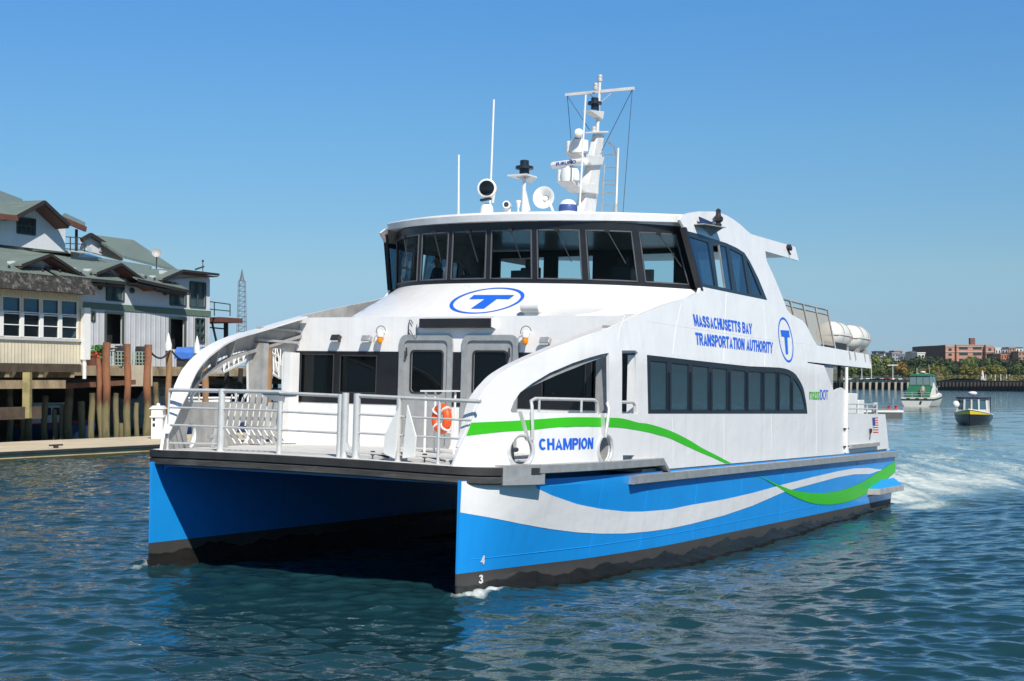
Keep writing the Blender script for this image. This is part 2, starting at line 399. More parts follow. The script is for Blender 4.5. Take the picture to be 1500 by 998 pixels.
ROPE = pmat('cream_rope', (0.74, 0.70, 0.55), 0.9, var=0.25, scale=30, bump=0.01, bscale=60)
GLASS = glass_mat('tinted_glass', (0.2, 0.27, 0.3), 0.45, 0.015, (0.006, 0.010, 0.013))
GLASS_SIDE = glass_mat('side_tinted_glass', (0.1, 0.15, 0.18), 0.2, 0.02, (0.04, 0.09, 0.12), 1.9)
GLASS_WS = glass_mat('wheelhouse_side_glass', (0.45, 0.6, 0.72), 0.55, 0.015, (0.02, 0.07, 0.16), 2.0)
GLASS_WH = glass_mat('wheelhouse_glass', (0.84, 0.93, 0.94), 0.95, 0.01, (0.01, 0.014, 0.016), 1.45)

# ================================================================== THE FERRY
KT, ZF = 0.15, 4.05                             # sides lean inboard above ZF
def catmull(pts, n=24):
    P = np.array(pts, float); out = []
    for i in range(len(P) - 1):
        p0 = P[max(i - 1, 0)]; p1 = P[i]; p2 = P[i + 1]; p3 = P[min(i + 2, len(P) - 1)]
        t = np.linspace(0, 1, n, endpoint=False)[:, None]
        out.append(0.5 * ((2 * p1) + (-p0 + p2) * t + (2 * p0 - 5 * p1 + 4 * p2 - p3) * t ** 2 + (-p0 + 3 * p1 - 3 * p2 + p3) * t ** 3))
    out.append(P[-1:]); return np.concatenate(out)
class Plan:
    def __init__(s, pts, tail=30.0):
        a = catmull(pts); b = np.linspace(a[-1][0], tail, 200)[1:]
        s.p = np.concatenate([a, np.stack([b, np.full_like(b, a[-1][1])], 1)])
        d = np.concatenate([[0], np.cumsum(np.linalg.norm(np.diff(s.p, axis=0), axis=1))])
        s.s = d - np.interp(5.2, s.p[:, 0], d) + 5.2
        t = np.gradient(s.p, axis=0); t /= np.linalg.norm(t, axis=1)[:, None]
        s.n = np.stack([-t[:, 1], t[:, 0]], 1)
    def at(s, q, off=0.0):
        x = np.interp(q, s.s, s.p[:, 0]); y = np.interp(q, s.s, s.p[:, 1]); nx = np.interp(q, s.s, s.n[:, 0]); ny = np.interp(q, s.s, s.n[:, 1])
        return x + nx * off, y + ny * off
DECKP = Plan([(0.07, 2.5), (0.09, 2.8), (0.12, 3.08), (0.21, 3.36), (0.42, 3.62), (0.82, 3.83), (1.65, 4.01), (2.8, 4.13), (4.0, 4.19), (5.0, 4.2), (5.6, 4.2)])   # deck edge
PLAN = Plan([(-0.35, 2.85), (-0.12, 3.04), (0.06, 3.14), (0.28, 3.24), (0.54, 3.335), (0.95, 3.49), (1.23, 3.60), (1.48, 3.70), (1.79, 3.81), (2.14, 3.93), (2.46, 4.03), (3.0, 4.125), (3.8, 4.185), (5.0, 4.2), (5.6, 4.2)])   # bulwark and sides
def Wm(sg):
    def f(s, z, d=0.0):
        x, y = PLAN.at(s, -KT * max(0.0, z - ZF) - d); return (x, sg * y, z)
    return f
WP, WS = Wm(-1), Wm(1)
_T = np.linspace(14, 60, 1400)
def W(u, v):
    """pixel -> (s, z) on the port side surface"""
    d = bray(u, v); P = BC[None] + _T[:, None] * d[None]
    q = P[:, :2] * np.array([1, -1.0]); k = np.argmin(((q[:, None, :] - PLAN.p[None, ::2]) ** 2).sum(2), 1) * 2
    k = np.minimum(k, len(PLAN.p) - 1)
    f = ((q - PLAN.p[k]) * PLAN.n[k]).sum(1) + KT * np.maximum(0, P[:, 2] - ZF)
    i = np.where((f[:-1] > 0) & (f[1:] <= 0))[0]
    if len(i) == 0: i = [int(np.argmin(np.abs(f)))]
    i = i[0]; w = f[i] / (f[i] - f[i + 1] + 1e-12)
    t = np.array([[1 - w], [w]]); z = float(P[i, 2] * (1 - w) + P[i + 1, 2] * w)
    qq = q[i] * (1 - w) + q[i + 1] * w
    g = np.argmin(((PLAN.p - qq) ** 2).sum(1)); tg = np.array([PLAN.n[g][1], -PLAN.n[g][0]])
    return float(PLAN.s[g] + (qq - PLAN.p[g]) @ tg), z
def WL(l): return [W(*p) for p in l]

FERRY = empty('ferry', 'large white and blue catamaran passenger ferry with green and white swooshes, heading past the pier', 'ferry', BOAT)
# ---- hulls
XP = [-0.5, 0.03, 0.6, 1.57, 3.25, 5.28, 6.4, 8.4, 24]; YP = [3.26, 3.29, 3.38, 3.55, 3.9, 4.1, 4.16, 4.18, 4.15]
XD = [-0.5, 0.03, 0.25, 0.5, 1.0, 1.65, 2.8, 4, 5, 24]; YD = [3.26, 3.29, 3.44, 3.62, 3.82, 3.99, 4.15, 4.24, 4.27, 4.27]
_xx = np.linspace(-0.5, 24, 500)
def _sm(y, k): return np.convolve(np.pad(y, k, mode='edge'), np.ones(2 * k + 1) / (2 * k + 1), 'valid')
_yp, _yd = _sm(np.interp(_xx, XP, YP), 5), _sm(np.interp(_xx, XD, YD), 5)
CHZ, KNZ = 0.30, 1.74
def Yh(x, z):
    w = min(1.0, max(0.0, (z - CHZ) / (KNZ - CHZ)))
    a, b = np.interp(x, _xx, _yp), np.interp(x, _xx, _yd)
    y = a * (1 - w) + b * w
    if z < 0.3: y -= (0.3 - z) * 0.10 * min(1, x / 3)
    return y
def Hm(sg):
    def f(x, z, d=0.0): return (x, sg * (Yh(x, z) - d), z)
    return f
HP = Hm(-1)
def Hq(u, v):
    d = bray(u, v); lo, hi = 14.0, 60.0
    g = lambda t: -(BC[1] + t * d[1]) - Yh(BC[0] + t * d[0], BC[2] + t * d[2])
    ts = np.linspace(16, 55, 500); fs = [g(t) for t in ts]
    for i in range(len(ts) - 1):
        if fs[i] > 0 >= fs[i + 1]: lo, hi = ts[i], ts[i + 1]; break
    for _ in range(40):
        m = (lo + hi) / 2
        if g(m) > 0: lo = m
        else: hi = m
    p = BC + lo * d; return float(p[0]), float(p[2])
def HL(l): return [Hq(*p) for p in l]
XS = list(np.concatenate([[0.03, 0.08, 0.15, 0.25, 0.4, 0.6, 0.8, 1.1, 1.4], np.arange(1.8, 8, 0.4), np.arange(8, 23.31, 0.9), [23.3]]))
PAINT = 0.39
hulls = []
for sg in (-1, 1):
    zs = [-0.9, -0.2, 0.1, CHZ, PAINT, 0.6, 0.9, 1.2, 1.5, KNZ, 1.86]
    yin = 3.27; rows = []
    for x in XS:
        r = [(x, sg * (yin + (0.3 if z < -0.5 else 0)), z) for z in reversed(zs)] + [(x, sg * (max(Yh(x, z), yin + 0.02) - (0.5 if z < -0.5 else 0)), z) for z in zs]
        rows.append(r)
    mb = MB(); mb.grid(rows, 0)
    n = len(rows[0]); nq = (len(rows) - 1) * (n - 1)
    for k in range(nq):
        j = k % (n - 1); zz = (rows[0][j][2] + rows[0][j + 1][2]) / 2
        mb.m[k] = 1 if zz < PAINT else 0
    for r, rev in ((0, True), (len(rows) - 1, False)):
        f = [r * n + j for j in range(n)]; o = list(reversed(f)) if rev else f
        for j in range(len(zs) - 1):
            mb.f.append((r * n + j, r * n + j + 1, r * n + n - 2 - j, r * n + n - 1 - j)); mb.m.append(1 if (zs[-1 - j] + zs[-2 - j]) / 2 < PAINT else 0)
    h = mb.build('hull', [BLUE, BOOT], FERRY, smooth=12); hulls.append(h)
HULL = hulls[0]
# weld seams
mb = MB()
for x in (3.4, 5.2, 7.6, 10.2, 13, 16, 19.2, 21.0):
    mb.tube([HP(x, z, -0.001) for z in np.linspace(0.42, 1.8, 12)], 0.006, 5)
mb.tube([HP(x, 0.60, -0.001) for x in np.linspace(0.3, 23.2, 60)], 0.007, 5)
mb.build('weld_seam', BLUE, HULL)
def strip(name, top, bot, fmap, mat, parent, n=90, lift=-0.005):
    """painted band between two curves on a surface"""
    def curve(l):
        P = np.array(l); d = np.concatenate([[0], np.cumsum(np.linalg.norm(np.diff(P, axis=0), axis=1))])
        c = catmull(P, 12); dd = np.concatenate([[0], np.cumsum(np.linalg.norm(np.diff(c, axis=0), axis=1))])
        q = np.linspace(0, dd[-1], n); return np.stack([np.interp(q, dd, c[:, 0]), np.interp(q, dd, c[:, 1])], 1)
    a, b = curve(top), curve(bot); rows = []
    for i in range(n):
        rows.append([fmap(*(a[i] * (1 - t) + b[i] * t), lift) for t in np.linspace(0, 1, 9)])
    mb = MB(); mb.grid(rows); return mb.build(name, mat, parent, smooth=20)
wu = HL([(784, 714.8), (808.3, 726), (846.8, 739.3), (880.4, 745.8), (916.5, 749.7), (940.6, 749.7), (980, 746.5), (1010.7, 740), (1061, 731.7), (1102, 722.3), (1147.5, 709.7), (1188, 699.5), (1226, 690.7), (1251, 686.4), (1271.6, 685.6), (1289, 688)])
wl = HL([(808, 775.4), (844, 780), (880, 782), (916.5, 781.7), (952.6, 778.5), (980, 774.5), (1010.7, 768), (1061, 755), (1102, 741), (1147.5, 721), (1168, 715), (1188, 709.7), (1226, 699.5), (1251, 695), (1274, 694.5), (1287, 690)])
# white wave: forward patch up to the deck, then the long tongue aft
wl0 = HL([(671, 751), (712, 757.4), (760, 767), (790, 772.5)])
xw = np.concatenate([np.linspace(0.032, 2, 40), np.linspace(2.1, 22.2, 110)])
def interp_curve(l, ext=None):
    P = np.array(sorted(l)); return lambda x: float(np.interp(x, P[:, 0], P[:, 1]))
lowc = interp_curve([(0.04, wl0[0][1] + 0.0)] + wl0[1:] + wl)
upp = [(0.0, 1.85), (wu[0][0] - 0.02, 1.85)] + wu
upc = interp_curve(upp)
rows = []
for x in xw:
    a, b = upc(x), lowc(x)
    if a - b < 0.005: continue
    rows.append([HP(x, a * (1 - t) + b * t, -0.006) for t in np.linspace(0, 1, 15)])
mb = MB(); mb.grid(rows); mb.build('white_wave', WHITE, HULL, smooth=20)
gu = HL([(1105.7, 694), (1122, 702), (1147.5, 713.5), (1162.7, 718.5), (1188, 722), (1213, 721.6), (1238.7, 716), (1264, 705.4), (1289, 689.4), (1311.2, 675.5)])
gl = HL([(1107, 695), (1122, 703.5), (1137, 712), (1157.6, 725), (1178, 734), (1198, 738.8), (1223.5, 738.8), (1246, 733.7), (1264, 726), (1271.6, 720.6), (1299.5, 700.8), (1311.2, 692)])
strip('green_swoosh', gu, gl, HP, GREEN, HULL, lift=-0.012)
tri = HL([(1310.5, 693), (1299, 702), (1310.5, 703.3)])
mb = MB(); mb.add([HP(*p, -0.009) for p in tri], [(0, 1, 2)]); mb.build('white_wave', WHITE, HULL)
for txt, q in (('4', [(704.4, 813.9), (709.7, 813), (708.8, 826.6), (703, 826.6)]), ('3', [(700.6, 842), (707.3, 842), (706.4, 854.8), (700, 854.8)]), ('2', [(698.4, 868.7), (705, 868.7), (704, 881), (697.7, 881)])):
    mb = MB(); block_text(mb, txt, HL(q), HP, lift=-0.012); mb.build('draft_mark', WHITE2, HULL)
# side rails (rub rails) on both sides
def sweep_plan(mb, s0, s1, o0, o1, z0, z1, sg, n=40, mi=0, ch=0.0):
    rows = []
    for s in np.linspace(s0, s1, n):
        r = []
        for o, z in ((o0, z1), (o1 - ch, z1), (o1, z1 - ch), (o1, z0 + ch), (o1 - ch, z0), (o0, z0)):
            x, y = DECKP.at(s, o); r.append((x, sg * y, z))
        rows.append(r)
    mb.grid(rows, mi, closed=True)
    N = 6; o = len(mb.v) - N * n
    mb.f += [tuple(o + i for i in range(N)), tuple(o + (n - 1) * N + i for i in reversed(range(N)))]; mb.m += [mi, mi]
    return mb
S0 = float(DECKP.s[0]); RO = 0.17
sA = W(799, 690)[0]; sB = W(961, 682)[0]
for sg in (-1, 1):
    mb = MB(); sweep_plan(mb, sA - 0.6, sB, -0.05, RO, 1.965, 2.11, sg, ch=0.01); mb.build('rub_rail', ALU, FERRY, smooth=30)
    mb = MB(); sweep_plan(mb, 4.35, 23.25, -0.04, RO, 1.665, 1.83, sg, n=60, ch=0.01); mb.build('rub_rail', ALU, FERRY, smooth=30)
    # knee joining the two rail levels
    x, y = DECKP.at(sB, RO); x2, y2 = DECKP.at(sB + 0.35, RO)
    mb = MB(); mb.prism([(x - 0.02, sg * (y - 0.24), 2.10), (x - 0.02, sg * (y - 0.004), 2.10), (x2, sg * (y - 0.004), 1.832), (x2, sg * (y - 0.24), 1.832)], (-0.09, 0, -0.02)); mb.build('rail_knee', ALU, FERRY)
    # corner block
    if sg > 0: continue
    mb = MB(); rows = []
    for s in np.linspace(DECKP.s[0] + 1.42, DECKP.s[0] + 2.25, 14):
        r = []
        for o, z in ((-0.2, 2.105), (0.06 + 0.10 * (s - DECKP.s[0] - 1.42) / 0.83, 2.105), (0.06 + 0.10 * (s - DECKP.s[0] - 1.42) / 0.83, 1.79), (-0.2, 1.79)):
            x, y = DECKP.at(s, o); r.append((x, sg * y, z))
        rows.append(r)
    mb.grid(rows, 0, closed=True); nn = len(rows); mb.f += [(3, 2, 1, 0), tuple((nn - 1) * 4 + i for i in range(4))]; mb.m += [0, 0]
    cb = mb.build('corner_block', ALU, FERRY, smooth=25)
    mb = MB(); q = DECKP.s[0] + 1.95
    x, y = DECKP.at(q, 0.129); x2, y2 = DECKP.at(q + 0.2, 0.153); x3, y3 = DECKP.at(q + 0.1, 0.10)
    mb.prism([(x, sg * y, 2.06), (x2, sg * y2, 2.06), (x2, sg * y2, 1.95), (x, sg * y, 1.95)], (0, sg * 0.004, 0)); mb.build('roller_slot', DARK, cb)
# bow fender
FEN = [(-0.08, 0.0), (-0.05, 1.5), (-0.02, 2.7), (0.02, 3.08), (0.13, 3.42), (0.34, 3.64), (0.60, 3.79)]
fh = catmull(FEN, 10); full = np.concatenate([np.stack([fh[::-1, 0], fh[::-1, 1]], 1)[:-1], np.stack([fh[:, 0], -fh[:, 1]], 1)])
tt = np.gradient(full, axis=0); tt /= np.linalg.norm(tt, axis=1)[:, None]; fn = np.stack([tt[:, 1], -tt[:, 0]], 1)
def camber(y): return 0.05 * (1 - (y / 4.0) ** 2)
def fender(z0, z1, o, mat, name, bev):
    mb = MB(); rows = []
    for p, nrm in zip(full, fn):
        c = camber(p[1]); r = []
        for oo, z in ((-0.30, z1), (o - bev, z1), (o, z1 - bev), (o, z0 + bev), (o - bev, z0), (-0.30, z0)):
            r.append((p[0] + nrm[0] * oo, p[1] + nrm[1] * oo, z + c))
        rows.append(r)
    mb.grid(rows, 0, closed=True); nn = len(rows); mb.f += [tuple(range(5, -1, -1)), tuple((nn - 1) * 6 + i for i in range(6))]; mb.m += [0, 0]
    return mb.build(name, mat, FERRY, smooth=35)
fender(1.925, 2.06, 0.0, RUBBER, 'bow_fender', 0.012)
fender(1.79, 1.918, -0.012, RUBBERW, 'bow_fender', 0.02)
# deck, wet deck between the hulls
def deck_poly(x1, off=-0.06):
    L = []
    for p, nrm in zip(full, fn):
        if p[0] < 0.45: L.append((p[0] - nrm[0] * 0.05, p[1] - nrm[1] * 0.05))
    ss = [s for s in np.linspace(DECKP.s[0] + 1.2, x1, 26)]
    b = [(lambda q: (q[0], -q[1]))(DECKP.at(s, off)) for s in ss]
    a = [DECKP.at(s, off) for s in reversed(ss)]
    return L, a, b
L, a, b = deck_poly(5.3)
ring = a + L + b
mb = MB(); mid = 0
rows = []
for k in range(0, 27):
    t = k / 26.0
    yy = 1 - 2 * t
    row = []
    for j in range(24):
        x = 0.0 + 5.3 * j / 23.0
        lim = float(np.interp(x, [-0.1, 0.0, 0.1, 0.3, 0.6, 1.0, 1.7, 2.8, 4, 5.3], [2.9, 3.1, 3.35, 3.55, 3.7, 3.85, 3.97, 4.09, 4.14, 4.15]))
        y = yy * lim; row.append((x, y, 2.062 + camber(y)))
    rows.append(row)
mb.grid(rows); mb.build('bow_deck', DECK, FERRY, smooth=20)
mb = MB(); prof = []
for k in range(9):
    t = k / 8 * pi / 2; prof.append((-(3.25 - 0.16 * (1 - sin(t))), 1.62 + 0.16 * (1 - cos(t)) if False else 1.78 - 0.16 + 0.16 * (1 - cos(t))))
pr = [(-3.25, 1.5)] + [(-(3.25 - 0.16 * (1 - cos(t))), 1.62 + 0.16 * sin(t)) for t in np.linspace(0, pi / 2, 8)]
pr = pr + [(-y, z) for y, z in reversed(pr)]
rows = [[(x, y, z) for y, z in pr] for x in (0.30, 0.6, 1, 2, 4, 8, 14, 23.2)]
mb.grid(rows); o = len(mb.v)
# close the front edge of the wet deck up to the deck
fr = [(0.30, y, z) for y, z in pr] ; top = [(0.30, y, 1.86) for y, z in pr]
mb.grid([fr, top]); mb.build('wet_deck', BLUE, FERRY, smooth=30)
mb = MB(); mb.bb((5.2, -4.12, 1.84), (23.2, 4.12, 1.9)); mb.build('main_deck', DECK, FERRY)
# ---- side panels
top = [(663, 681), (673, 656), (682.6, 637), (692, 613), (702, 590), (711, 575), (720, 564), (734, 550), (756, 536), (775, 527), (796, 518), (820, 508), (842, 500), (860, 493), (897, 480), (938, 460), (965, 449.5), (990, 441), (1010, 435), (1024, 428)]
up = [(1026.6, 419.5), (1015.6, 378), (1004.6, 337.8), (996, 322), (1000, 315.5), (1010, 312), (1025, 309.8), (1045, 310), (1056, 312.5), (1065, 316), (1075, 322), (1085, 329.5), (1093, 337), (1100, 343), (1165, 362), (1170, 382), (1121, 368), (1123, 382), (1135, 408), (1148, 440), (1153, 454), (1158, 460), (1176, 470), (1182, 478), (1192, 498), (1197, 506), (1275, 520), (1277, 540), (1210, 533), (1183, 530.2), (1183, 531.8), (1207, 535.6), (1211, 545), (1217, 561), (1222, 574), (1227, 570), (1233, 568), (1240, 573), (1240, 606), (1297, 607), (1302, 657), (1237, 665), (967, 688), (963, 678)]
OUT = WL(top) + WL(up)
zb = 2.075
OUT = [(s, max(z, 1.86)) for s, z in OUT]
OUT[0] = (OUT[0][0], zb)
OUT[-1] = (OUT[-1][0], zb)
for i, (s, z) in enumerate(OUT):
    if s < 5 and z < 2.3 and 0 < i < len(OUT) - 1: pass
open1 = WL([(749.5, 604.5), (748, 601.5), (753, 588), (762, 575), (779.7, 561.5), (806, 546), (839, 532), (863, 524), (881, 519), (892, 517), (893, 605.6)])
gate = WL([(911, 513.5), (931, 513.5), (934.5, 517), (934, 606), (911, 606)])
g0, g1 = gate[0][0], gate[2][0]
c1, c2 = W(763, 660.5), W(886, 658)
ring1 = [(c1[0] + 0.24 * cos(t), c1[1] + 0.24 * sin(t)) for t in np.linspace(0, 2 * pi, 24, endpoint=False)]
ring2 = [(c2[0] + 0.23 * cos(t), c2[1] + 0.23 * sin(t)) for t in np.linspace(0, 2 * pi, 24, endpoint=False)]
band = WL([(947.6, 520), (980, 523.6), (1012, 527.4), (1044, 531), (1096, 536.6), (1142, 538.6), (1150, 540), (1156, 542), (1162, 545.5), (1166, 549), (1170, 555), (1174, 562), (1177, 569), (1179, 578), (1181.5, 592), (1183, 606.4), (949.4, 606.4)])
wband = WL([(1006, 338.5), (1024, 343), (1041, 349), (1063.4, 356), (1079.4, 363.3), (1090.6, 370.6), (1098.7, 383.4), (1111.5, 409), (1124, 440), (1075, 430), (1028, 420.2)])
hatch = WL([(912.5, 667), (929.5, 667), (929, 674), (912.5, 674)])
sides = []
for sg, fm in ((-1, WP), (1, WS)):
    mb = MB(); panel(mb, OUT, [open1, gate, ring1, ring2, band, wband, hatch], fm, 0.055, 0.35, (ZF,), 0, 1, 0)
    sides.append(mb.build('side_plating', [WHITE, ALUM], FERRY, smooth=14))
PORT = sides[0]
# gate leaf, a little back from the plating
gl_ = [(g0 + 0.005, zb + 0.02), (g1 - 0.005, zb + 0.02), (g1 - 0.005, gate[3][1] - 0.0), (g0 + 0.005, gate[3][1] - 0.0)]
# stripes and lettering on the port side
strip('green_stripe', WL([(689.8, 619.3), (720, 618), (756, 616.4), (820, 612), (850, 611.2), (881, 611.8), (910.8, 613), (934, 619), (947, 620.6), (964, 625), (984.6, 632.4), (1008, 644), (1027.7, 656), (1050, 667.5), (1070.7, 678.5)]),
      WL([(682.6, 638.6), (710, 635.5), (740, 632.5), (773, 630.5), (817, 626), (850, 625), (880, 625.5), (910.8, 627), (947, 633), (964, 637.5), (980, 642), (1005, 653.5), (1027.7, 663.8), (1045, 671), (1062, 679)]), WP, GREEN, PORT)
for txt, q, b in (('MASSACHUSETTS BAY', [(1014.5, 460), (1101, 474), (1101.5, 490), (1017.5, 477.5)], 0.03), ('TRANSPORTATION AUTHORITY', [(1018, 487), (1132, 501.5), (1131.5, 518), (1019.5, 505)], 0.03), ('CHAMPION', [(789, 642.6), (869, 641), (868.3, 657.4), (789.6, 659.6)], 0.035)):
    mb = MB(); block_text(mb, txt, WL(q), WP); mb.build('lettering', LOGO, PORT)
mb = MB(); letter(mb, 'mass', WL([(1185, 573.7), (1200.2, 573.7), (1200.2, 585.8), (1185.5, 585.6)]), WP, 0.0, wide=0.02); mb.build('lettering', GREEN, PORT)
mb = MB(); letter(mb, 'DOT', WL([(1200.8, 570.7), (1212.8, 571.5), (1212.8, 585.8), (1201.2, 586)]), WP, 0.0, wide=0.02); mb.build('lettering', LOGO, PORT)
def ring_strip(fm, ctr, A, B, w, lift, n=48):
    rows = []
    for t in np.linspace(0, 2 * pi, n, endpoint=False):
        rows.append([fm(*(ctr + (A * cos(t) + B * sin(t)) * k), lift) for k in (1.0, 1 - w)])
    rows.append(rows[0]); return rows
tc_ = np.array(W(1151, 498)); tA = np.array(W(1162, 499.5)) - tc_; tB = np.array(W(1148.2, 465.3)) - tc_
tA = np.array([0.52, 0.0]); tB = np.array([0.0, (W(1148, 465)[1] - W(1153, 531)[1]) / 2]); tc_[1] = (W(1148, 465)[1] + W(1153, 531)[1]) / 2
mb = MB(); mb.grid(ring_strip(WP, tc_, tA, tB, 0.1, -0.006)); mb.build('emblem', LOGO, PORT)
mb = MB()
for q in ([(1143, 483.6), (1155.6, 484.4), (1156.6, 494.4), (1144.4, 493)], [(1148.6, 493), (1153, 493.5), (1154.2, 519), (1151, 519.4)]):
    mb.add([WP(*p, -0.007) for p in WL(q)], [(0, 1, 2, 3)])
mb.build('emblem', LOGO, PORT)
mb = MB()
for line in ([(948, 471), (1015, 481), (1075, 490), (1132, 498.5), (1190, 505)], [(905, 500), (908, 480), (915, 462)], [(985, 519), (990, 480), (998, 445)], [(1060, 528), (1062, 475), (1064, 428)], [(1120, 536), (1122, 490), (1118, 446)], [(985, 612), (986, 680)], [(1060, 612), (1061, 676)], [(1130, 612), (1131, 671)], [(1195, 540), (1196, 664)]):
    P_ = WL(line); Q_ = []
    for i in range(len(P_) - 1):
        Q_ += [tuple(np.array(P_[i]) * (1 - t) + np.array(P_[i + 1]) * t) for t in np.linspace(0, 1, 8, endpoint=False)]
    mb.tube([WP(*q, 0.002) for q in Q_ + [P_[-1]]], 0.0055, 4)
mb.build('weld_seam', WHITE, PORT)
# flag decal near the stern
fq = WL([(1277.5, 612), (1286, 611.6), (1286.7, 634.3), (1279, 634.3)]); f4 = [np.array(p) for p in fq]
def fl(a, b): return tuple((f4[3] * (1 - a) + f4[2] * a) * (1 - b) + (f4[0] * (1 - a) + f4[1] * a) * b)
FR, FB, FW = pmat('flag_red', (0.6, 0.03, 0.03), 0.5), pmat('flag_blue', (0.03, 0.07, 0.35), 0.5), pmat('flag_white', (0.8, 0.8, 0.8), 0.5)
mb = MB()
for k in range(13):
    b0, b1 = k / 13, (k + 1) / 13
    mb.add([WP(*fl(a, b), -0.004) for a, b in ((0, b0), (1, b0), (1, b1), (0, b1))], [(0, 1, 2, 3)], k % 2)
mb.add([WP(*fl(a, b), -0.007) for a, b in ((0, 0.46), (0.45, 0.46), (0.45, 1), (0, 1))], [(0, 1, 2, 3)], 2)
mb.build('flag_decal', [FR, FW, FB], PORT)
# lower window band: frame with panes
bounds = [(953.6, 977), (984, 1008.5), (1015, 1038), (1044.6, 1065), (1071.6, 1092), (1097, 1115.5), (1121, 1137.6), (1143, 1158.5), (1162, 1180)]
bt = [(947.6, 520), (980, 523.6), (1044, 531), (1096, 536.6), (1142, 538.6), (1150, 540), (1156, 542), (1162, 545.5), (1166, 549), (1170, 555), (1174, 562), (1177, 569), (1179, 578), (1181.5, 592), (1183, 606.4)]
bx, by = [p[0] for p in bt], [p[1] for p in bt]
holes = []
for i, (u0, u1) in enumerate(bounds):
    us = np.linspace(u0, u1, 7)
    tp = [(u, float(np.interp(u + (1.5 if u > 1142 else 0), bx, by)) + 7.5) for u in us]
    tp = [(u, min(v, 597)) for u, v in tp]
    holes.append(WL([(u0, 600)] + tp + [(u1, 600)]))
for sg, fm in ((-1, WP), (1, WS)):
    mb = MB(); panel(mb, band, holes, fm, 0.03, 0.6, (), off=0.004); fr_ = mb.build('window_band', NAVY, FERRY, smooth=14)
    for hh in holes:
        mb = MB(); panel(mb, hh, [], fm, 0.008, 0.8, (), off=0.022); mb.build('pane', GLASS_SIDE, fr_)
    for i in range(8):
        mb = MB()
        q0, q1 = W((bounds[i][1] + bounds[i + 1][0]) / 2, 545 if i < 7 else 560), W((bounds[i][1] + bounds[i + 1][0]) / 2, 602)
        mb.bar(fm(*q0, -0.008), fm(*q1, -0.008), 0.04, 0.03, up=(1, 0, 0))
        mb.build('mullion', NAVY, fr_, bevel=0.008)
# wheelhouse side windows
wp = [[(1009.5, 346.5), (1037.7, 355.5), (1048, 419.5), (1028, 415.5)], [(1044, 357.5), (1051.5, 358.5), (1061.5, 422.5), (1052.5, 420)], [(1053, 359), (1064, 361.7), (1073, 425), (1062, 422.5)], [(1069, 364), (1088, 374), (1097, 430.5), (1080, 427.5)], [(1094, 381), (1098.7, 390), (1116, 433), (1103, 431)]]
wh = [WL(p) for p in wp]
whole = [wh[0], WL([(1044, 357.5), (1064, 361.7), (1073, 425), (1052.5, 420)]), wh[3], wh[4]]
for sg, fm in ((-1, WP), (1, WS)):
    mb = MB(); panel(mb, wband, whole, fm, 0.05, 0.6, (), off=0.003); fr_ = mb.build('wheelhouse_side_window', NAVY, FERRY, smooth=14)
    for k in (0, 2, 3, 4):
        mb = MB(); panel(mb, wh[k], [], fm, 0.008, 0.8, (), off=0.022); mb.build('pane', GLASS_WS, fr_)
    mb = MB(); q = wh[2]
    mb.bar(fm(*q[0], 0.01), fm(*q[3], 0.01), 0.035, 0.035, up=(1, 0, 0)); mb.build('mullion', ALU, fr_)
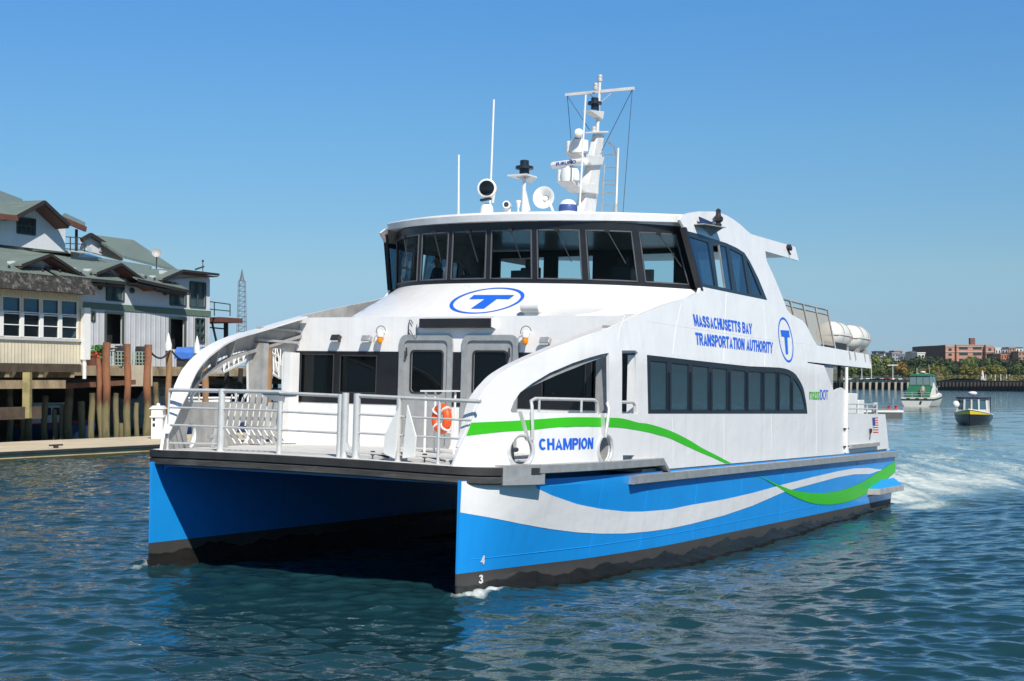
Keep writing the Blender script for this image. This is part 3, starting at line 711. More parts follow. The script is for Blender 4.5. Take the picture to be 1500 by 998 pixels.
# stiffening inside both side platings, gate posts, jambs
for sg, fm in ((-1, WP), (1, WS)):
    arch = WL(top[3:16]); arch = catmull(arch, 6)
    cap = [q for q in catmull(WL(top[1:16]), 6)]
    mb = MB(); rows = []
    for i, (q, z) in enumerate(cap):
        e = np.array(cap[min(i + 1, len(cap) - 1)]) - np.array(cap[max(i - 1, 0)]); e /= np.linalg.norm(e); nn = np.array([e[1], -e[0]]) * 0.03
        wd = 0.26 * min(1, 0.25 + i / 25)
        rows.append([fm(q - nn[0] * .2, z - nn[1] * .2, 0.05), fm(q - nn[0] * .2, z - nn[1] * .2, 0.05 + wd), fm(q + nn[0], z + nn[1], 0.05 + wd), fm(q + nn[0], z + nn[1], 0.05)])
    mb.grid(rows, closed=True); mb.build('arch_cap', WHITE, FERRY, smooth=30)
    mb = MB(); rows = []
    for i, (q, z) in enumerate(cap):
        e = np.array(cap[min(i + 1, len(cap) - 1)]) - np.array(cap[max(i - 1, 0)]); e /= np.linalg.norm(e); nn = np.array([e[1], -e[0]])
        if i < 34: continue
        rows.append([fm(q + nn[0] * a_, z + nn[1] * a_, d_) for a_, d_ in ((0.40, 0.06), (0.40, 0.16), (0.46, 0.16), (0.46, 0.06))])
    mb.grid(rows, closed=True)
    for i in (28, 44, 58, 70):
        q, z = cap[i]; e = np.array(cap[i + 1]) - np.array(cap[i - 1]); e /= np.linalg.norm(e); nn = np.array([e[1], -e[0]])
        mb.prism([fm(q + nn[0] * .04, z + nn[1] * .04, 0.06), fm(q + nn[0] * .42, z + nn[1] * .42, 0.06), fm(q + nn[0] * .42, z + nn[1] * .42, 0.15), fm(q + nn[0] * .04, z + nn[1] * .04, 0.28)], (0.025, 0, 0))
    for z in (4.25, 4.5): mb.bar(fm(3.7, z, 0.11), fm(5.1, z, 0.11), 0.1, 0.05)
    mb.build('arch_stiffener', ALUM, FERRY)
    mb = MB(); s1 = W(893, 560)[0]; s2 = W(904, 560)[0]
    mb.prism([fm(s1 + 0.1, 2.08, 0.058), fm(s2 - 0.02, 2.08, 0.058), fm(s2 - 0.02, 2.08, 0.34), fm(s1 + 0.1, 2.08, 0.34)], (0, 0, 2.1)); mb.build('gate_post', ALUM, FERRY)
    mb = MB(); mb.prism([fm(g1 + 0.02, 2.08, 0.058), fm(5.08, 2.08, 0.058), fm(5.08, 2.08, 0.22), fm(g1 + 0.02, 2.08, 0.22)], (0, 0, 1.95)); mb.build('gate_post', WHITE, FERRY)
    # inner rails in the openings
    mb = MB(); z0 = W(820, 604)[1]; zr = W(820, 585)[1]
    a_ = W(778, 645); s3 = W(877, 590)[0]; s4 = W(777, 590)[0]
    path = [(a_[0], a_[1]), (s4, zr - 0.12), (s4 + 0.03, zr - 0.04), (s4 + 0.12, zr), (s3 - 0.12, zr), (s3 - 0.03, zr - 0.04), (s3, zr - 0.12), (s3 + 0.01, z0 - 0.02)]
    mb.tube([fm(s, z, -0.04 if i < 2 else 0.02) for i, (s, z) in enumerate(path)], 0.03, 8)
    for uu in (791, 853): s = W(uu, 595)[0]; mb.tube([fm(s, zr, 0.02), fm(s, z0, 0.02)], 0.022, 8)
    s5 = W(760, 600)[0]; mb.bar(fm(s5, W(760, 603)[1], -0.02), fm(a_[0] - 0.09, a_[1], -0.02), 0.08, 0.02, up=(1, 0, 0))
    s6, z6 = W(890, 604)[0], W(884, 641)
    path = [z6, (s6, zr - 0.16), (s6 + 0.03, zr - 0.06), (s6 + 0.14, zr - 0.03), (g0 + 0.1, zr - 0.03), (g1 - 0.12, zr - 0.03), (g1 - 0.03, zr - 0.08), (g1 - 0.02, z0 - 0.06)]
    mb.tube([fm(s, z, -0.035 if i < 2 else 0.03) for i, (s, z) in enumerate(path)], 0.03, 8)
    s7 = W(880, 606)[0]; mb.bar(fm(s7, z0 - 0.01, -0.02), fm(z6[0] - 0.06, z6[1], -0.02), 0.1, 0.02, up=(1, 0, 0))
    mb.build('opening_rail', STEEL, FERRY, smooth=40)
    for rc, rr in ((c1, 0.26), (c2, 0.25)):
        mb = MB(); mb.tube([fm(rc[0] + rr * cos(t), rc[1] + rr * sin(t), -0.005) for t in np.linspace(0, 2 * pi, 32, endpoint=False)], 0.035, 8, closed=True); mb.build('fairlead_ring', STEEL, FERRY, smooth=40)
        mb = MB(); bpt = fm(rc[0] + 0.15, 2.1, 0.55)
        for k in (-0.18, 0.22): mb.tube([(bpt[0] + k, bpt[1], 2.06), (bpt[0] + k * 0.5, bpt[1], 2.45)], 0.045, 8)
        mb.tube([(bpt[0] - 0.3, bpt[1], 2.30), (bpt[0] + 0.35, bpt[1], 2.30)], 0.04, 8); mb.build('mooring_bitt', ALU, FERRY, smooth=40)
# ---- front wall of the lower cabin
XF = 5.15
ZT = 4.80
def FW_(u, v): p = F(u, v, XF); return (float(p[1]), float(p[2]))
def fmapf(y, z, d=0.0): return (XF + d, y, z)
def half(z): return 4.15 - KT * max(0, z - ZF)
out = [(-half(2), 2.06), (half(2), 2.06), (half(4.05), 4.05), (half(4.6), 4.62), (half(4.7) - 0.08, 4.76), (half(4.8) - 0.2, 4.80), (-half(4.8), 4.80), (-half(4.05), 4.05)]
bz0, bz1 = 2.97, 4.075
doors = [(0.17, 1.33), (-1.36, -0.20)]
wins = [(3.98, 3.10, 3.13, 4.0), (2.92, 1.98, 3.2, 3.98), (-1.98, -2.92, 3.2, 3.98), (-3.05, -3.98, 3.13, 4.0)]
dh = [[(a, 2.08), (b, 2.08), (b, 4.33), (a, 4.33)] for a, b in doors]
bandf = [(-4.13, bz0), (4.13, bz0), (4.13, bz1), (-4.13, bz1)]
mb = MB(); panel(mb, out, dh + [[(w[1] - 0.05, w[2] - 0.05), (w[0] + 0.05, w[2] - 0.05), (w[0] + 0.05, w[3] + 0.05), (w[1] - 0.05, w[3] + 0.05)] for w in wins], fmapf, 0.06, 0.6, (), 0, 0, 0)
FRONT = mb.build('front_wall', WHITE, FERRY, smooth=14)
wh_ = [[(w[1], w[2]), (w[0], w[2]), (w[0], w[3]), (w[1], w[3])] for w in wins]
segs = [((1.345, 4.13), [wh_[0], wh_[1]]), ((-0.185, 0.155), []), ((-4.13, -1.375), [wh_[2], wh_[3]])]
for (y0, y1), hs in segs:
    mb = MB(); panel(mb, [(y0, bz0), (y1, bz0), (y1, bz1), (y0, bz1)], hs, fmapf, 0.012, 0.8, (), off=-0.013); bf = mb.build('window_band', BLACK, FERRY)
    for hh in hs:
        ys = [p[0] for p in hh]; zs_ = [p[1] for p in hh]
        mb = MB(); mb.bb((XF + 0.02, min(ys) - 0.02, min(zs_) - 0.02), (XF + 0.028, max(ys) + 0.02, max(zs_) + 0.02)); mb.build('pane', GLASS, bf)
        mb = MB()
        r_ = [(XF - 0.018, min(ys), min(zs_)), (XF - 0.018, max(ys), min(zs_)), (XF - 0.018, max(ys), max(zs_)), (XF - 0.018, min(ys), max(zs_))]
        mb.tube(r_, 0.018, 6, closed=True); mb.build('gasket', DARK, bf)
DOORM = pmat('door_grey', (0.36, 0.37, 0.375), 0.5, metal=0.15, var=0.1, scale=4, streak=0.15)
def rrect(y0, y1, z0, z1, r, n=5):
    out = []
    for cy, cz, a0 in ((y1 - r, z0 + r, -pi / 2), (y1 - r, z1 - r, 0), (y0 + r, z1 - r, pi / 2), (y0 + r, z0 + r, pi)):
        out += [(cy + r * cos(a0 + k * pi / 2 / n), cz + r * sin(a0 + k * pi / 2 / n)) for k in range(n + 1)]
    return out
for (y0, y1), dw in zip(doors, ((602.7, 647.6), (694, 741))):
    wy1, wy0 = FW_(dw[0], 540)[0], FW_(dw[1], 540)[0]
    wz1, wz0 = 4.08, 3.25
    mb = MB(); panel(mb, rrect(y0 - 0.0, y1 + 0.0, 2.08, 4.36, 0.14), [rrect(wy0, wy1, wz0, wz1, 0.07)], fmapf, 0.045, 0.6, (), off=-0.002); d = mb.build('door', DOORM, FERRY)
    mb = MB(); panel(mb, rrect(y0 - 0.075, y1 + 0.075, 2.08, 4.425, 0.17), [rrect(y0 + 0.045, y1 - 0.045, 2.1, 4.31, 0.11)], fmapf, 0.04, 0.6, (), off=-0.045); mb.build('door_frame', ALU, d, smooth=30)
    mb = MB(); mb.bb((XF + 0.02, wy0 - 0.03, wz0 - 0.03), (XF + 0.028, wy1 + 0.03, wz1 + 0.03)); mb.build('pane', GLASS, d)
    mb = MB(); panel(mb, rrect(wy0 - 0.035, wy1 + 0.035, wz0 - 0.035, wz1 + 0.035, 0.09), [rrect(wy0, wy1, wz0, wz1, 0.07)], fmapf, 0.014, 0.8, (), off=-0.015); mb.build('gasket', DARK, d)
    hy = y1 - 0.12 if y0 > 0 else y0 + 0.12
    mb = MB(); mb.tube([(XF - 0.06, hy, 4.16), (XF - 0.07, hy - 0.02, 4.0), (XF - 0.07, hy + 0.03, 3.94)], 0.02, 6); mb.build('door_handle', DARK, d)
# fittings on the front wall
def fl_thing(u, v): return F(u, v, XF)
p0, p1 = F(615, 467, XF - 0.13), F(720, 480, XF - 0.13)
mb = MB(); mb.bb((XF - 0.16, p1[1], p1[2]), (XF - 0.01, p0[1], p0[2])); lb = mb.build('destination_sign', pmat('sign_black', (0.018, 0.018, 0.02), 0.5, var=0.2), FERRY, bevel=0.01)
mb = MB(); mb.prism([(XF - 0.16, p1[1] - 0.005, p1[2] + 0.01), (XF - 0.16, p1[1] - 0.005, p0[2]), (XF, p1[1] - 0.005, p0[2] + 0.03), (XF, p1[1] - 0.005, p1[2] - 0.02)], (0, -0.025, 0)); mb.build('bracket', WHITE2, lb)
mb = MB(); q = F(605, 483, XF - 0.03); mb.tube([(XF - 0.04, q[1] + 0.14 * sin(t) * (1 + .3 * cos(2 * t)), q[2] + 0.12 * cos(t) + 0.1 * sin(3 * t)) for t in np.linspace(0, 5.2, 20)], 0.009, 5); mb.build('cable', DARK, lb)
for u, v in ((563, 490), (775, 491)):
    p = F(u, v, XF); mb = MB(); mb.lathe([(0.02, 0), (0.07, 0.0), (0.078, 0.05), (0.06, 0.12), (0.03, 0.14)], (XF - 0.15, p[1], p[2] - 0.06), (0, 0, 1), 14); mb.cyl((XF - 0.15, p[1], p[2] + 0.04), (XF, p[1], p[2] + 0.04), 0.03)
    l = mb.build('cabin_lamp', WHITE2, FERRY, smooth=40)
    mb = MB(); mb.lathe([(0.055, 0), (0.06, -0.02), (0.055, -0.09), (0.036, -0.13), (0.01, -0.145)], (XF - 0.15, p[1], p[2] - 0.062), (0, 0, 1), 14); mb.build('amber_lens', AMBER, l, smooth=50)
    mb = MB(); mb.tube([(XF - 0.13, p[1] + 0.12 * cos(t), p[2] + 0.05 + 0.12 * sin(t)) for t in np.linspace(-0.3, 3.0, 12)], 0.008, 5); mb.build('cable', DARK, l)
for u, v, m in ((497, 496, DARK), (542, 497, ALU), (803, 500, ALU)):
    p = F(u, v, XF); mb = MB(); mb.box((XF - 0.12, p[1], p[2]), (0.1, 0.22, 0.13), Matrix.Rotation(0.5, 3, 'Y')); mb.bar((XF - 0.1, p[1], p[2]), (XF, p[1] + 0.03, p[2] + 0.08), 0.04, 0.03); fl_ = mb.build('floodlight', m, FERRY, bevel=0.01)
    mb = MB(); mb.box((XF - 0.158, p[1], p[2] - 0.03), (0.01, 0.19, 0.10), Matrix.Rotation(0.5, 3, 'Y')); mb.build('lens', pmat('lamp_glass', (0.55, 0.58, 0.6), 0.15), fl_)
# ---- roof over the cabin front, sloping up to the wheelhouse
def xb(y): return 6.62 + 0.07 * y * y + 0.0037 * y ** 4
def xt(y): return xb(y) - 0.30 * (y / 3.9) ** 2
ZB, ZW = 5.60, 6.90
HT = 0.016
slope_c = lambda a, t: np.array([XF + 0.02 + (xb(3.93 * a) - XF - 0.02) * t, (2.72 + (3.93 - 2.72) * t) * a, 4.80 + (ZB + HT * 3.93 * a - 4.80) * t])
def fslope(a, t, d=0.0):
    p = slope_c(a, t); return (p[0] + d * 0.45, p[1], p[2] - d)
mb = MB(); mb.grid([[fslope(a, t) for a in np.linspace(-1, 1, 41)] for t in np.linspace(0, 1, 13)])
sl = [fslope(1, t) for t in np.linspace(0, 1, 9)]; mb.grid([sl, [(p[0], p[1], 4.70) for p in sl]])
sl = [fslope(-1, t) for t in np.linspace(0, 1, 9)]; mb.grid([sl, [(p[0], p[1], 4.70) for p in sl]])
SLOPE = mb.build('sloping_roof', WHITE, FERRY, smooth=25)
mb = MB(); mb.bb((XF + 0.03, -4.02, 4.66), (9.0, 4.02, 4.72)); mb.build('roof_shelf', WHITE, FERRY)
def Sq(u, v):
    # pixel -> (a, t) on the sloping roof by Newton steps
    q = np.array([0.0, 0.5])
    def pr(q):
        p = BR @ slope_c(*q) + BO; d = p - CAM; c, s = cos(PITCH), sin(PITCH); yy = c * d[1] + s * d[2]; zz = -s * d[1] + c * d[2]
        return np.array([PCX + FPX * d[0] / yy - u, PCY - FPX * zz / yy - v])
    for _ in range(15):
        r = pr(q); J = np.stack([(pr(q + np.eye(2)[k] * 1e-4) - r) / 1e-4 for k in range(2)], 1); q = q - np.linalg.solve(J, r)
    return tuple(q)
mb = MB(); rows = []
ea, eb_ = np.array([55, -7.3]), np.array([0, 17.5])
for t in np.linspace(0, 2 * pi, 60):
    k = 0.94 - 0.025 * abs(cos(t)) * 1.6
    c0 = np.array([713.5, 441]); e = ea * cos(t) + eb_ * sin(t)
    rows.append([fslope(*Sq(*(c0 + e)), -0.01), fslope(*Sq(*(c0 + e * k)), -0.01)])
mb.grid(rows); mb.build('emblem', LOGO, SLOPE)
mb = MB()
for q in ([(694.3, 433), (753.8, 433), (745.6, 438.9), (687.5, 438.9)], [(710.4, 438.7), (728, 438.7), (709, 452.8), (690, 452.8)]):
    mb.add([fslope(*Sq(*p), -0.011) for p in q], [(0, 1, 2, 3)])
mb.build('emblem', LOGO, SLOPE)
q = Sq(782, 460); p = slope_c(*q); mb = MB(); mb.cyl((p[0] - 0.1, p[1] + 0.2, p[2] + 0.14), (p[0] - 0.1, p[1] - 0.2, p[2] + 0.14), 0.12, n=18); mb.bb((p[0] - 0.1, p[1] - 0.17, p[2] - 0.05), (p[0] + 0.1, p[1] + 0.17, p[2] + 0.1)); mb.build('horn_housing', WHITE2, FERRY, smooth=40)
# ---- wheelhouse front: raked curved window band with seven panes
def fwh(y, t, d=0.0):
    z = ZB + (ZW - ZB) * t + HT * y; yy = y * (3.93 / 3.93) * (1 - 0.045 * t)
    x = (xb(y) * (1 - t) + xt(y) * t); return (x + d, yy * (1 - d * 0.03), z)
def Wf(u, v):
    q = np.array([0.0, 0.5])
    def pr(q):
        p = BR @ np.array(fwh(*q)) + BO; d = p - CAM; c, s = cos(PITCH), sin(PITCH); yy = c * d[1] + s * d[2]; zz = -s * d[1] + c * d[2]
        return np.array([PCX + FPX * d[0] / yy - u, PCY - FPX * zz / yy - v])
    for _ in range(25):
        r = pr(q); J = np.stack([(pr(q + np.eye(2)[k] * 1e-4) - r) / 1e-4 for k in range(2)], 1)
        st = np.linalg.lstsq(J, r, rcond=None)[0]; q = q - np.clip(st, -0.5, 0.5)
    return tuple(q)
edges = [Wf(u, 375)[0] for u in (935, 855.5, 783, 715.5)]
e3 = [-3.80, edges[0] - 0.0, edges[1], edges[2], edges[3]]
lim = [-3.82, edges[0], edges[1], edges[2], edges[3]]
# mirror the spacing to the starboard side
mid = (edges[2] + edges[3]) / 2
B_ = [-3.80] + [edges[0], edges[1], edges[2], edges[3]] + [2 * mid - edges[1], 2 * mid - edges[0], 3.80]
B_[5] = min(B_[5], 1.9); B_[6] = min(B_[6], 3.0)
bo = [(-3.93, 0.0), (3.93, 0.0), (3.93, 1.0), (-3.93, 1.0)]
ph = []
for i in range(7):
    y0, y1 = B_[i] + 0.07, B_[i + 1] - 0.07
    if i == 0: y0 = -3.72
    if i == 6: y1 = 3.72
    ph.append([(y0, 0.075), (y1, 0.075), (y1, 0.86), (y0 + (0.06 if i == 0 else 0), 0.86)])
mb = MB(); panel(mb, bo, ph, fwh, 0.06, 0.35, (), off=0.0, seg=0.12); WHF = mb.build('wheelhouse_front', BLACK, FERRY, smooth=14)
for hh in ph:
    mb = MB(); panel(mb, hh, [], fwh, 0.008, 0.4, (), off=0.035, seg=0.12); mb.build('pane', GLASS_WH, WHF)
    mb = MB(); rr = [fwh(a, b, -0.006) for a, b in densify(hh, 0.15)]; mb.tube(rr, 0.017, 5, closed=True); mb.build('gasket', pmat('gasket_grey', (0.10, 0.10, 0.11), 0.4), WHF, smooth=40)
    a = (hh[0][0] + hh[1][0]) / 2
    mb = MB(); mb.box(fwh(a, 0.86, -0.03), (0.06, 0.09, 0.07)); mb.bar(fwh(a, 0.86, -0.03), fwh(a - 0.28, 0.35, -0.03), 0.018, 0.018); mb.build('wiper', DARK, WHF)
# roof with visor
def roof_y(x): return 4.2 - KT * (7.0 - ZF) - 0.02
mb = MB(); rows_t, rows_b = [], []
def xv(y): return 6.40 + 0.105 * y * y
for y in np.linspace(-3.72, 3.72, 45):
    x0 = xv(y); xs = list(x0 + (15.2 - x0) * np.array([0, 0.008, 0.03, 0.1, 0.3, 0.6, 0.75, 1.0]))
    rt, rb = [], []
    for j, x in enumerate(xs):
        zt = 7.065 + HT * y + (0.0 if j else -0.03) + 0.10 * (1 - (y / 3.72) ** 2) * min(1, j / 4)
        sag = 0.0 if x < 11.5 else -0.05 * (x - 11.5) / 3
        ri = 0.06 * (y / 3.72) ** 2
        rt.append((x, y, zt + sag + ri)); rb.append((x + (0.03 if j == 0 else 0), y, 6.90 + HT * y + ri))
    rows_t.append(rt); rows_b.append(rb)
mb.grid(rows_t); mb.grid(rows_b)
mb.grid([[r[0] for r in rows_t], [r[0] for r in rows_b]]); mb.grid([[r[-1] for r in rows_t], [r[-1] for r in rows_b]])
mb.grid([rows_t[0], rows_b[0]]); mb.grid([rows_t[-1], rows_b[-1]])
mb.build('wheelhouse_roof', WHITE, FERRY, smooth=30)
for sg, fm in ((-1, WP), (1, WS)):
    mb = MB(); P0, P1 = W(1027, 419.5), W(1003, 335); z0_ = ZB + sg * HT * 3.9; rows = []
    for t in (-0.02, 0.25, 0.5, 0.75, 0.96):
        s = P0[0] + (P1[0] - P0[0]) * t; z = z0_ + (ZW + sg * HT * 3.7 - z0_) * t
        rows.append([fm(s - 0.05, z, -0.006), fm(s + 0.07, z, -0.012), fm(s + 0.07, z, 0.06), fm(s - 0.05, z, 0.10)])
    mb.grid(rows, closed=True); mb.f += [(0, 1, 2, 3), (19, 18, 17, 16)]; mb.m += [0, 0]; mb.build('corner_post', BLACK, FERRY)
# wheelhouse inside: floor, ceiling lining, after bulkhead with openings, consoles, seats
mb = MB(); mb.bb((7.0, -3.85, 4.73), (13, 3.85, 4.78)); mb.build('wheelhouse_floor', INT, FERRY)
mb = MB(); panel(mb, [(-3.85, 4.75), (3.85, 4.75), (3.72, 6.95), (-3.72, 6.95)], [[(-3.3, 5.35), (-2.0, 5.35), (-2.0, 6.78), (-3.3, 6.78)], [(-1.6, 5.35), (-0.6, 5.35), (-0.6, 6.78), (-1.6, 6.78)], [(0.6, 5.35), (1.6, 5.35), (1.6, 6.78), (0.6, 6.78)], [(2.0, 5.35), (3.3, 5.35), (3.3, 6.78), (2.0, 6.78)]], lambda y, z, d=0: (12.4 + d, y, z), 0.06, 0.8); mb.build('aft_bulkhead', INT, FERRY)
mb = MB(); rows = []
for y in np.linspace(-3.4, 3.4, 21): rows.append([(xb(y) + 0.15, y, 5.52), (xb(y) + 0.75, y, 5.66), (xb(y) + 0.78, y, 4.78)])
mb.grid(rows); mb.build('console', CONS, FERRY, smooth=20)
for y, x in ((-1.9, 8.6), (0.3, 8.4)):
    mb = MB(); mb.bb((x - 0.25, y - 0.26, 5.25), (x + 0.25, y + 0.26, 5.37)); mb.box((x + 0.27, y, 5.75), (0.1, 0.5, 0.75)); mb.box((x + 0.28, y, 6.22), (0.09, 0.28, 0.2)); mb.cyl((x, y, 4.78), (x, y, 5.25), 0.07); mb.build('helm_chair', DARK, FERRY, bevel=0.03)
for a, b in (((8.0, -3.0, 5.63), (8.1, -2.5, 5.95)), ((7.5, -0.4, 5.66), (7.58, 0.15, 5.95)), ((7.6, 1.0, 5.66), (7.68, 1.5, 5.9))):
    mb = MB(); mb.bb(a, b); mb.build('display_screen', DARK, FERRY, bevel=0.01)
# lower cabin inside: after wall, ceiling, seats
mb = MB(); mb.bb((5.25, -4.05, 4.5), (16.5, 4.05, 4.56)); mb.build('cabin_ceiling', INT, FERRY)
mb = MB(); mb.bb((16.4, -4.1, 1.9), (16.5, 4.1, 4.5)); mb.build('cabin_aft_wall', INT, FERRY)
SEAT = pmat('seat_blue', (0.02, 0.05, 0.12), 0.7)
first = None
for x in np.arange(6.6, 11, 1.0):
    for y in (-3.3, -2.6, -1.9, 0.6, 1.3, 2.6, 3.3):
        if first is None:
            mb = MB(); mb.box((0, 0, 0.45), (0.5, 0.48, 0.1)); mb.box((0.25, 0, 0.9), (0.1, 0.48, 0.8)); mb.box((0.05, 0, 0.2), (0.3, 0.06, 0.4)); first = mb.build('passenger_seat', SEAT, FERRY, bevel=0.02); o_ = first
        else:
            o_ = first.copy(); COL.objects.link(o_); o_.parent = FERRY
        o_.location = (x, y, 1.9)
# ---- aft: upper deck, after bulkhead, stern gear
mb = MB(); mb.bb((12.5, -4.08, 4.50), (20.9, 4.08, 4.58)); mb.build('upper_deck', DECK, FERRY)
mb = MB(); mb.bb((20.85, -4.1, 4.26), (20.95, 4.1, 4.62)); mb.build('deck_edge', WHITE, FERRY)
ws = W(1212, 545)[0]
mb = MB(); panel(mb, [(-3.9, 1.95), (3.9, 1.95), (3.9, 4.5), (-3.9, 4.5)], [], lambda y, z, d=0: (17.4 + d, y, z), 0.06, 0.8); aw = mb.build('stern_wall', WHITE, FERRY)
mb = MB(); mb.bb((16.6, -4.1, 2.0), (17.38, -3.95, 4.45)); mb.build('stern_wall', pmat('recess_shade_grey', (0.45, 0.46, 0.48), 0.5), FERRY)  # grey copy of the white wall, the recess shade put into its colour
ps = W(1238.5, 600)[0]
mb = MB(); mb.tube([WP(ps, 1.9, -0.03), WP(ps, 4.2, -0.03)], 0.05, 10); mb.build('drain_pipe', WHITE2, FERRY, smooth=40)
for uv in ((1238, 628), (1238, 654)):
    s, z = W(*uv); mb = MB(); mb.bar(WP(s - 0.2, z, -0.03), WP(s + 0.2, z, -0.03), 0.04, 0.03); mb.build('pipe_clamp', DARK, FERRY)
mb = MB(); p = C(1240, 566, -3.9); mb.tube([(18.6, -3.9, 3.0), (18.6, -3.9, 4.3)], 0.05, 8); mb.build('deck_pillar', DARK, FERRY)
a0, b0 = W(1242, 657), W(1285, 652)
mb = MB(); q0, q1 = W(1243, 654.5), W(1284, 650.5); mb.bar(WP(*q0, -0.05), WP(*q1, -0.05), 0.1, 0.1); mb.build('fender_bar', ALUM, FERRY)
mb = MB(); s, z = W(1274, 631); mb.box(WP(s, z, -0.03), (0.12, 0.05, 0.12)); mb.tube([WP(s, z - 0.05, -0.03), WP(s - 0.1, z - 0.25, -0.03)], 0.015, 5); mb.build('hose_outlet', DARK, FERRY)
# stern rail, lockers
for y in (-3.95,):
    mb = MB(); P_ = [W(u, 595) for u in (1222, 1232, 1248, 1262, 1276, 1290)]
    zt, zl = W(1250, 592)[1], W(1250, 599)[1]
    for z in (zt, zl): mb.tube([WP(P_[0][0], z, 0.12), WP(P_[-1][0], z, 0.12)], 0.022, 6)
    for s, z in P_[1:]: mb.tube([WP(s, 2.9, 0.12), WP(s, zt, 0.12)], 0.025, 6)
    mb.cyl(WP(P_[-1][0] + 0.1, 2.9, 0.2), WP(P_[-1][0] + 0.1, zt + 0.06, 0.2), 0.09, n=12)
    mb.build('stern_railing', STEEL, FERRY, smooth=40)
def stern_box(u0, v0, u1, v1, y, d, mat, name, parent=FERRY):
    a, b = C(u0, v0, y), C(u1, v1, y); mb = MB(); mb.bb((a[0], y, min(a[2], b[2])), (b[0], y + d, max(a[2], b[2]))); return mb.build(name, mat, parent, bevel=0.02)
stern_box(1243, 576, 1256, 606, -3.0, 0.8, WHITE2, 'deck_locker')
stern_box(1258, 586, 1266, 607, -2.8, 0.5, WHITE2, 'ventilator')
# side step at the stern
st0 = Hq(1274, 724)[0]; z_s = Hq(1276, 719)[1]
for sg in (-1, 1):
    mb = MB(); mb.prism([(st0 - 0.3, sg * 4.16, z_s - 0.1), (23.55, sg * 4.16, z_s - 0.1), (23.55, sg * 4.48, z_s - 0.1), (st0, sg * 4.48, z_s - 0.1)], (0, 0, 0.17)); mb.build('stern_step', ALUM, FERRY, bevel=0.01)
    mb = MB(); mb.add([(st0 - 0.25, sg * 4.165, z_s + 0.072), (23.5, sg * 4.165, z_s + 0.072), (23.5, sg * 4.46, z_s + 0.072), (st0, sg * 4.46, z_s + 0.072), (22.2, sg * 4.17, z_s + 0.32), (23.3, sg * 4.17, z_s + 0.32)], [(0, 1, 2, 3), (0, 3, 4), (3, 2, 5, 4), (2, 1, 5)]); mb.build('stern_step', BLUE, FERRY)

# ================================================================== ferry: mast, aerials, rails, deck gear
def up_tube(name, u0, v0, u1, v1, x, r, mat, parent=FERRY, base=True, r1=None, y=None):
    p, q = (F(u0, v0, x), F(u1, v1, x)) if y is None else (C(u0, v0, y), C(u1, v1, y))
    mb = MB()
    if base: p = np.array([p[0], p[1], 7.06])
    mb.cyl(p, q, r, r if r1 is None else r1, 8); return mb.build(name, mat, parent, smooth=40), p, q
MASTM = pmat('mast_paint', (0.66, 0.66, 0.65), 0.45, var=0.08, scale=4, dirt=(0.42, 0.41, 0.4), dirt_amt=0.3)
o, p, q = up_tube('whip_aerial', 672, 312, 672, 227, 7.8, 0.022, WHITE2)
mb = MB(); mb.lathe([(0.13, 0), (0.13, 0.03), (0.1, 0.1), (0.05, 0.14)], (p[0], p[1], 7.08), n=14); mb.build('aerial_base', WHITE2, o, smooth=40)
o, p, q = up_tube('whip_aerial', 717, 311, 723.5, 146, 9.2, 0.024, WHITE2)
o, p, q = up_tube('whip_aerial', 848, 308, 858, 139, 9.2, 0.022, WHITE2)
o, p, q = up_tube('whip_aerial', 902, 310, 905.7, 217, 9.6, 0.022, WHITE2)
mb = MB(); mb.cyl((p[0], p[1], 7.08), (p[0], p[1], 7.62), 0.05); mb.build('aerial_base', ALU, o, smooth=40)
# thermal camera / searchlight head
p = F(713, 312, 7.75); h = F(714, 277, 7.75)
mb = MB(); mb.lathe([(0.16, 0), (0.16, 0.1), (0.145, 0.3), (0.12, 0.38), (0.05, 0.42)], (p[0], p[1], 7.08), n=18); cb = mb.build('camera_base', WHITE2, FERRY, smooth=40)
dirc = (BR.T @ np.array([-0.12, -1, 0.0])); dirc /= np.linalg.norm(dirc); dv = Vector(dirc)
mb = MB(); mb.lathe([(0.10, -0.26), (0.19, -0.2), (0.215, -0.05), (0.215, 0.12), (0.19, 0.14), (0.175, 0.14), (0.17, 0.1)], h, dirc, 20); mb.bar((p[0], p[1] - 0.15, 7.5), (h[0], h[1] - 0.2, h[2]), 0.05, 0.03); hd = mb.build('camera_head', WHITE2, cb, smooth=40)
mb = MB(); c = Vector(h) + dv * 0.125; mb.lathe([(0.165, 0), (0.12, 0.018), (0.01, 0.03)], c, dirc, 20); mb.build('lens', pmat('lens_black', (0.008, 0.009, 0.011), 0.08), cb, smooth=60)
mb = MB(); mb.bar((h[0] - 0.12, h[1] + 0.1, h[2] - 0.27), (h[0] - 0.12, h[1] - 0.17, h[2] - 0.24), 0.09, 0.06); mb.build('cable_loop', NAVY, cb, bevel=0.02)
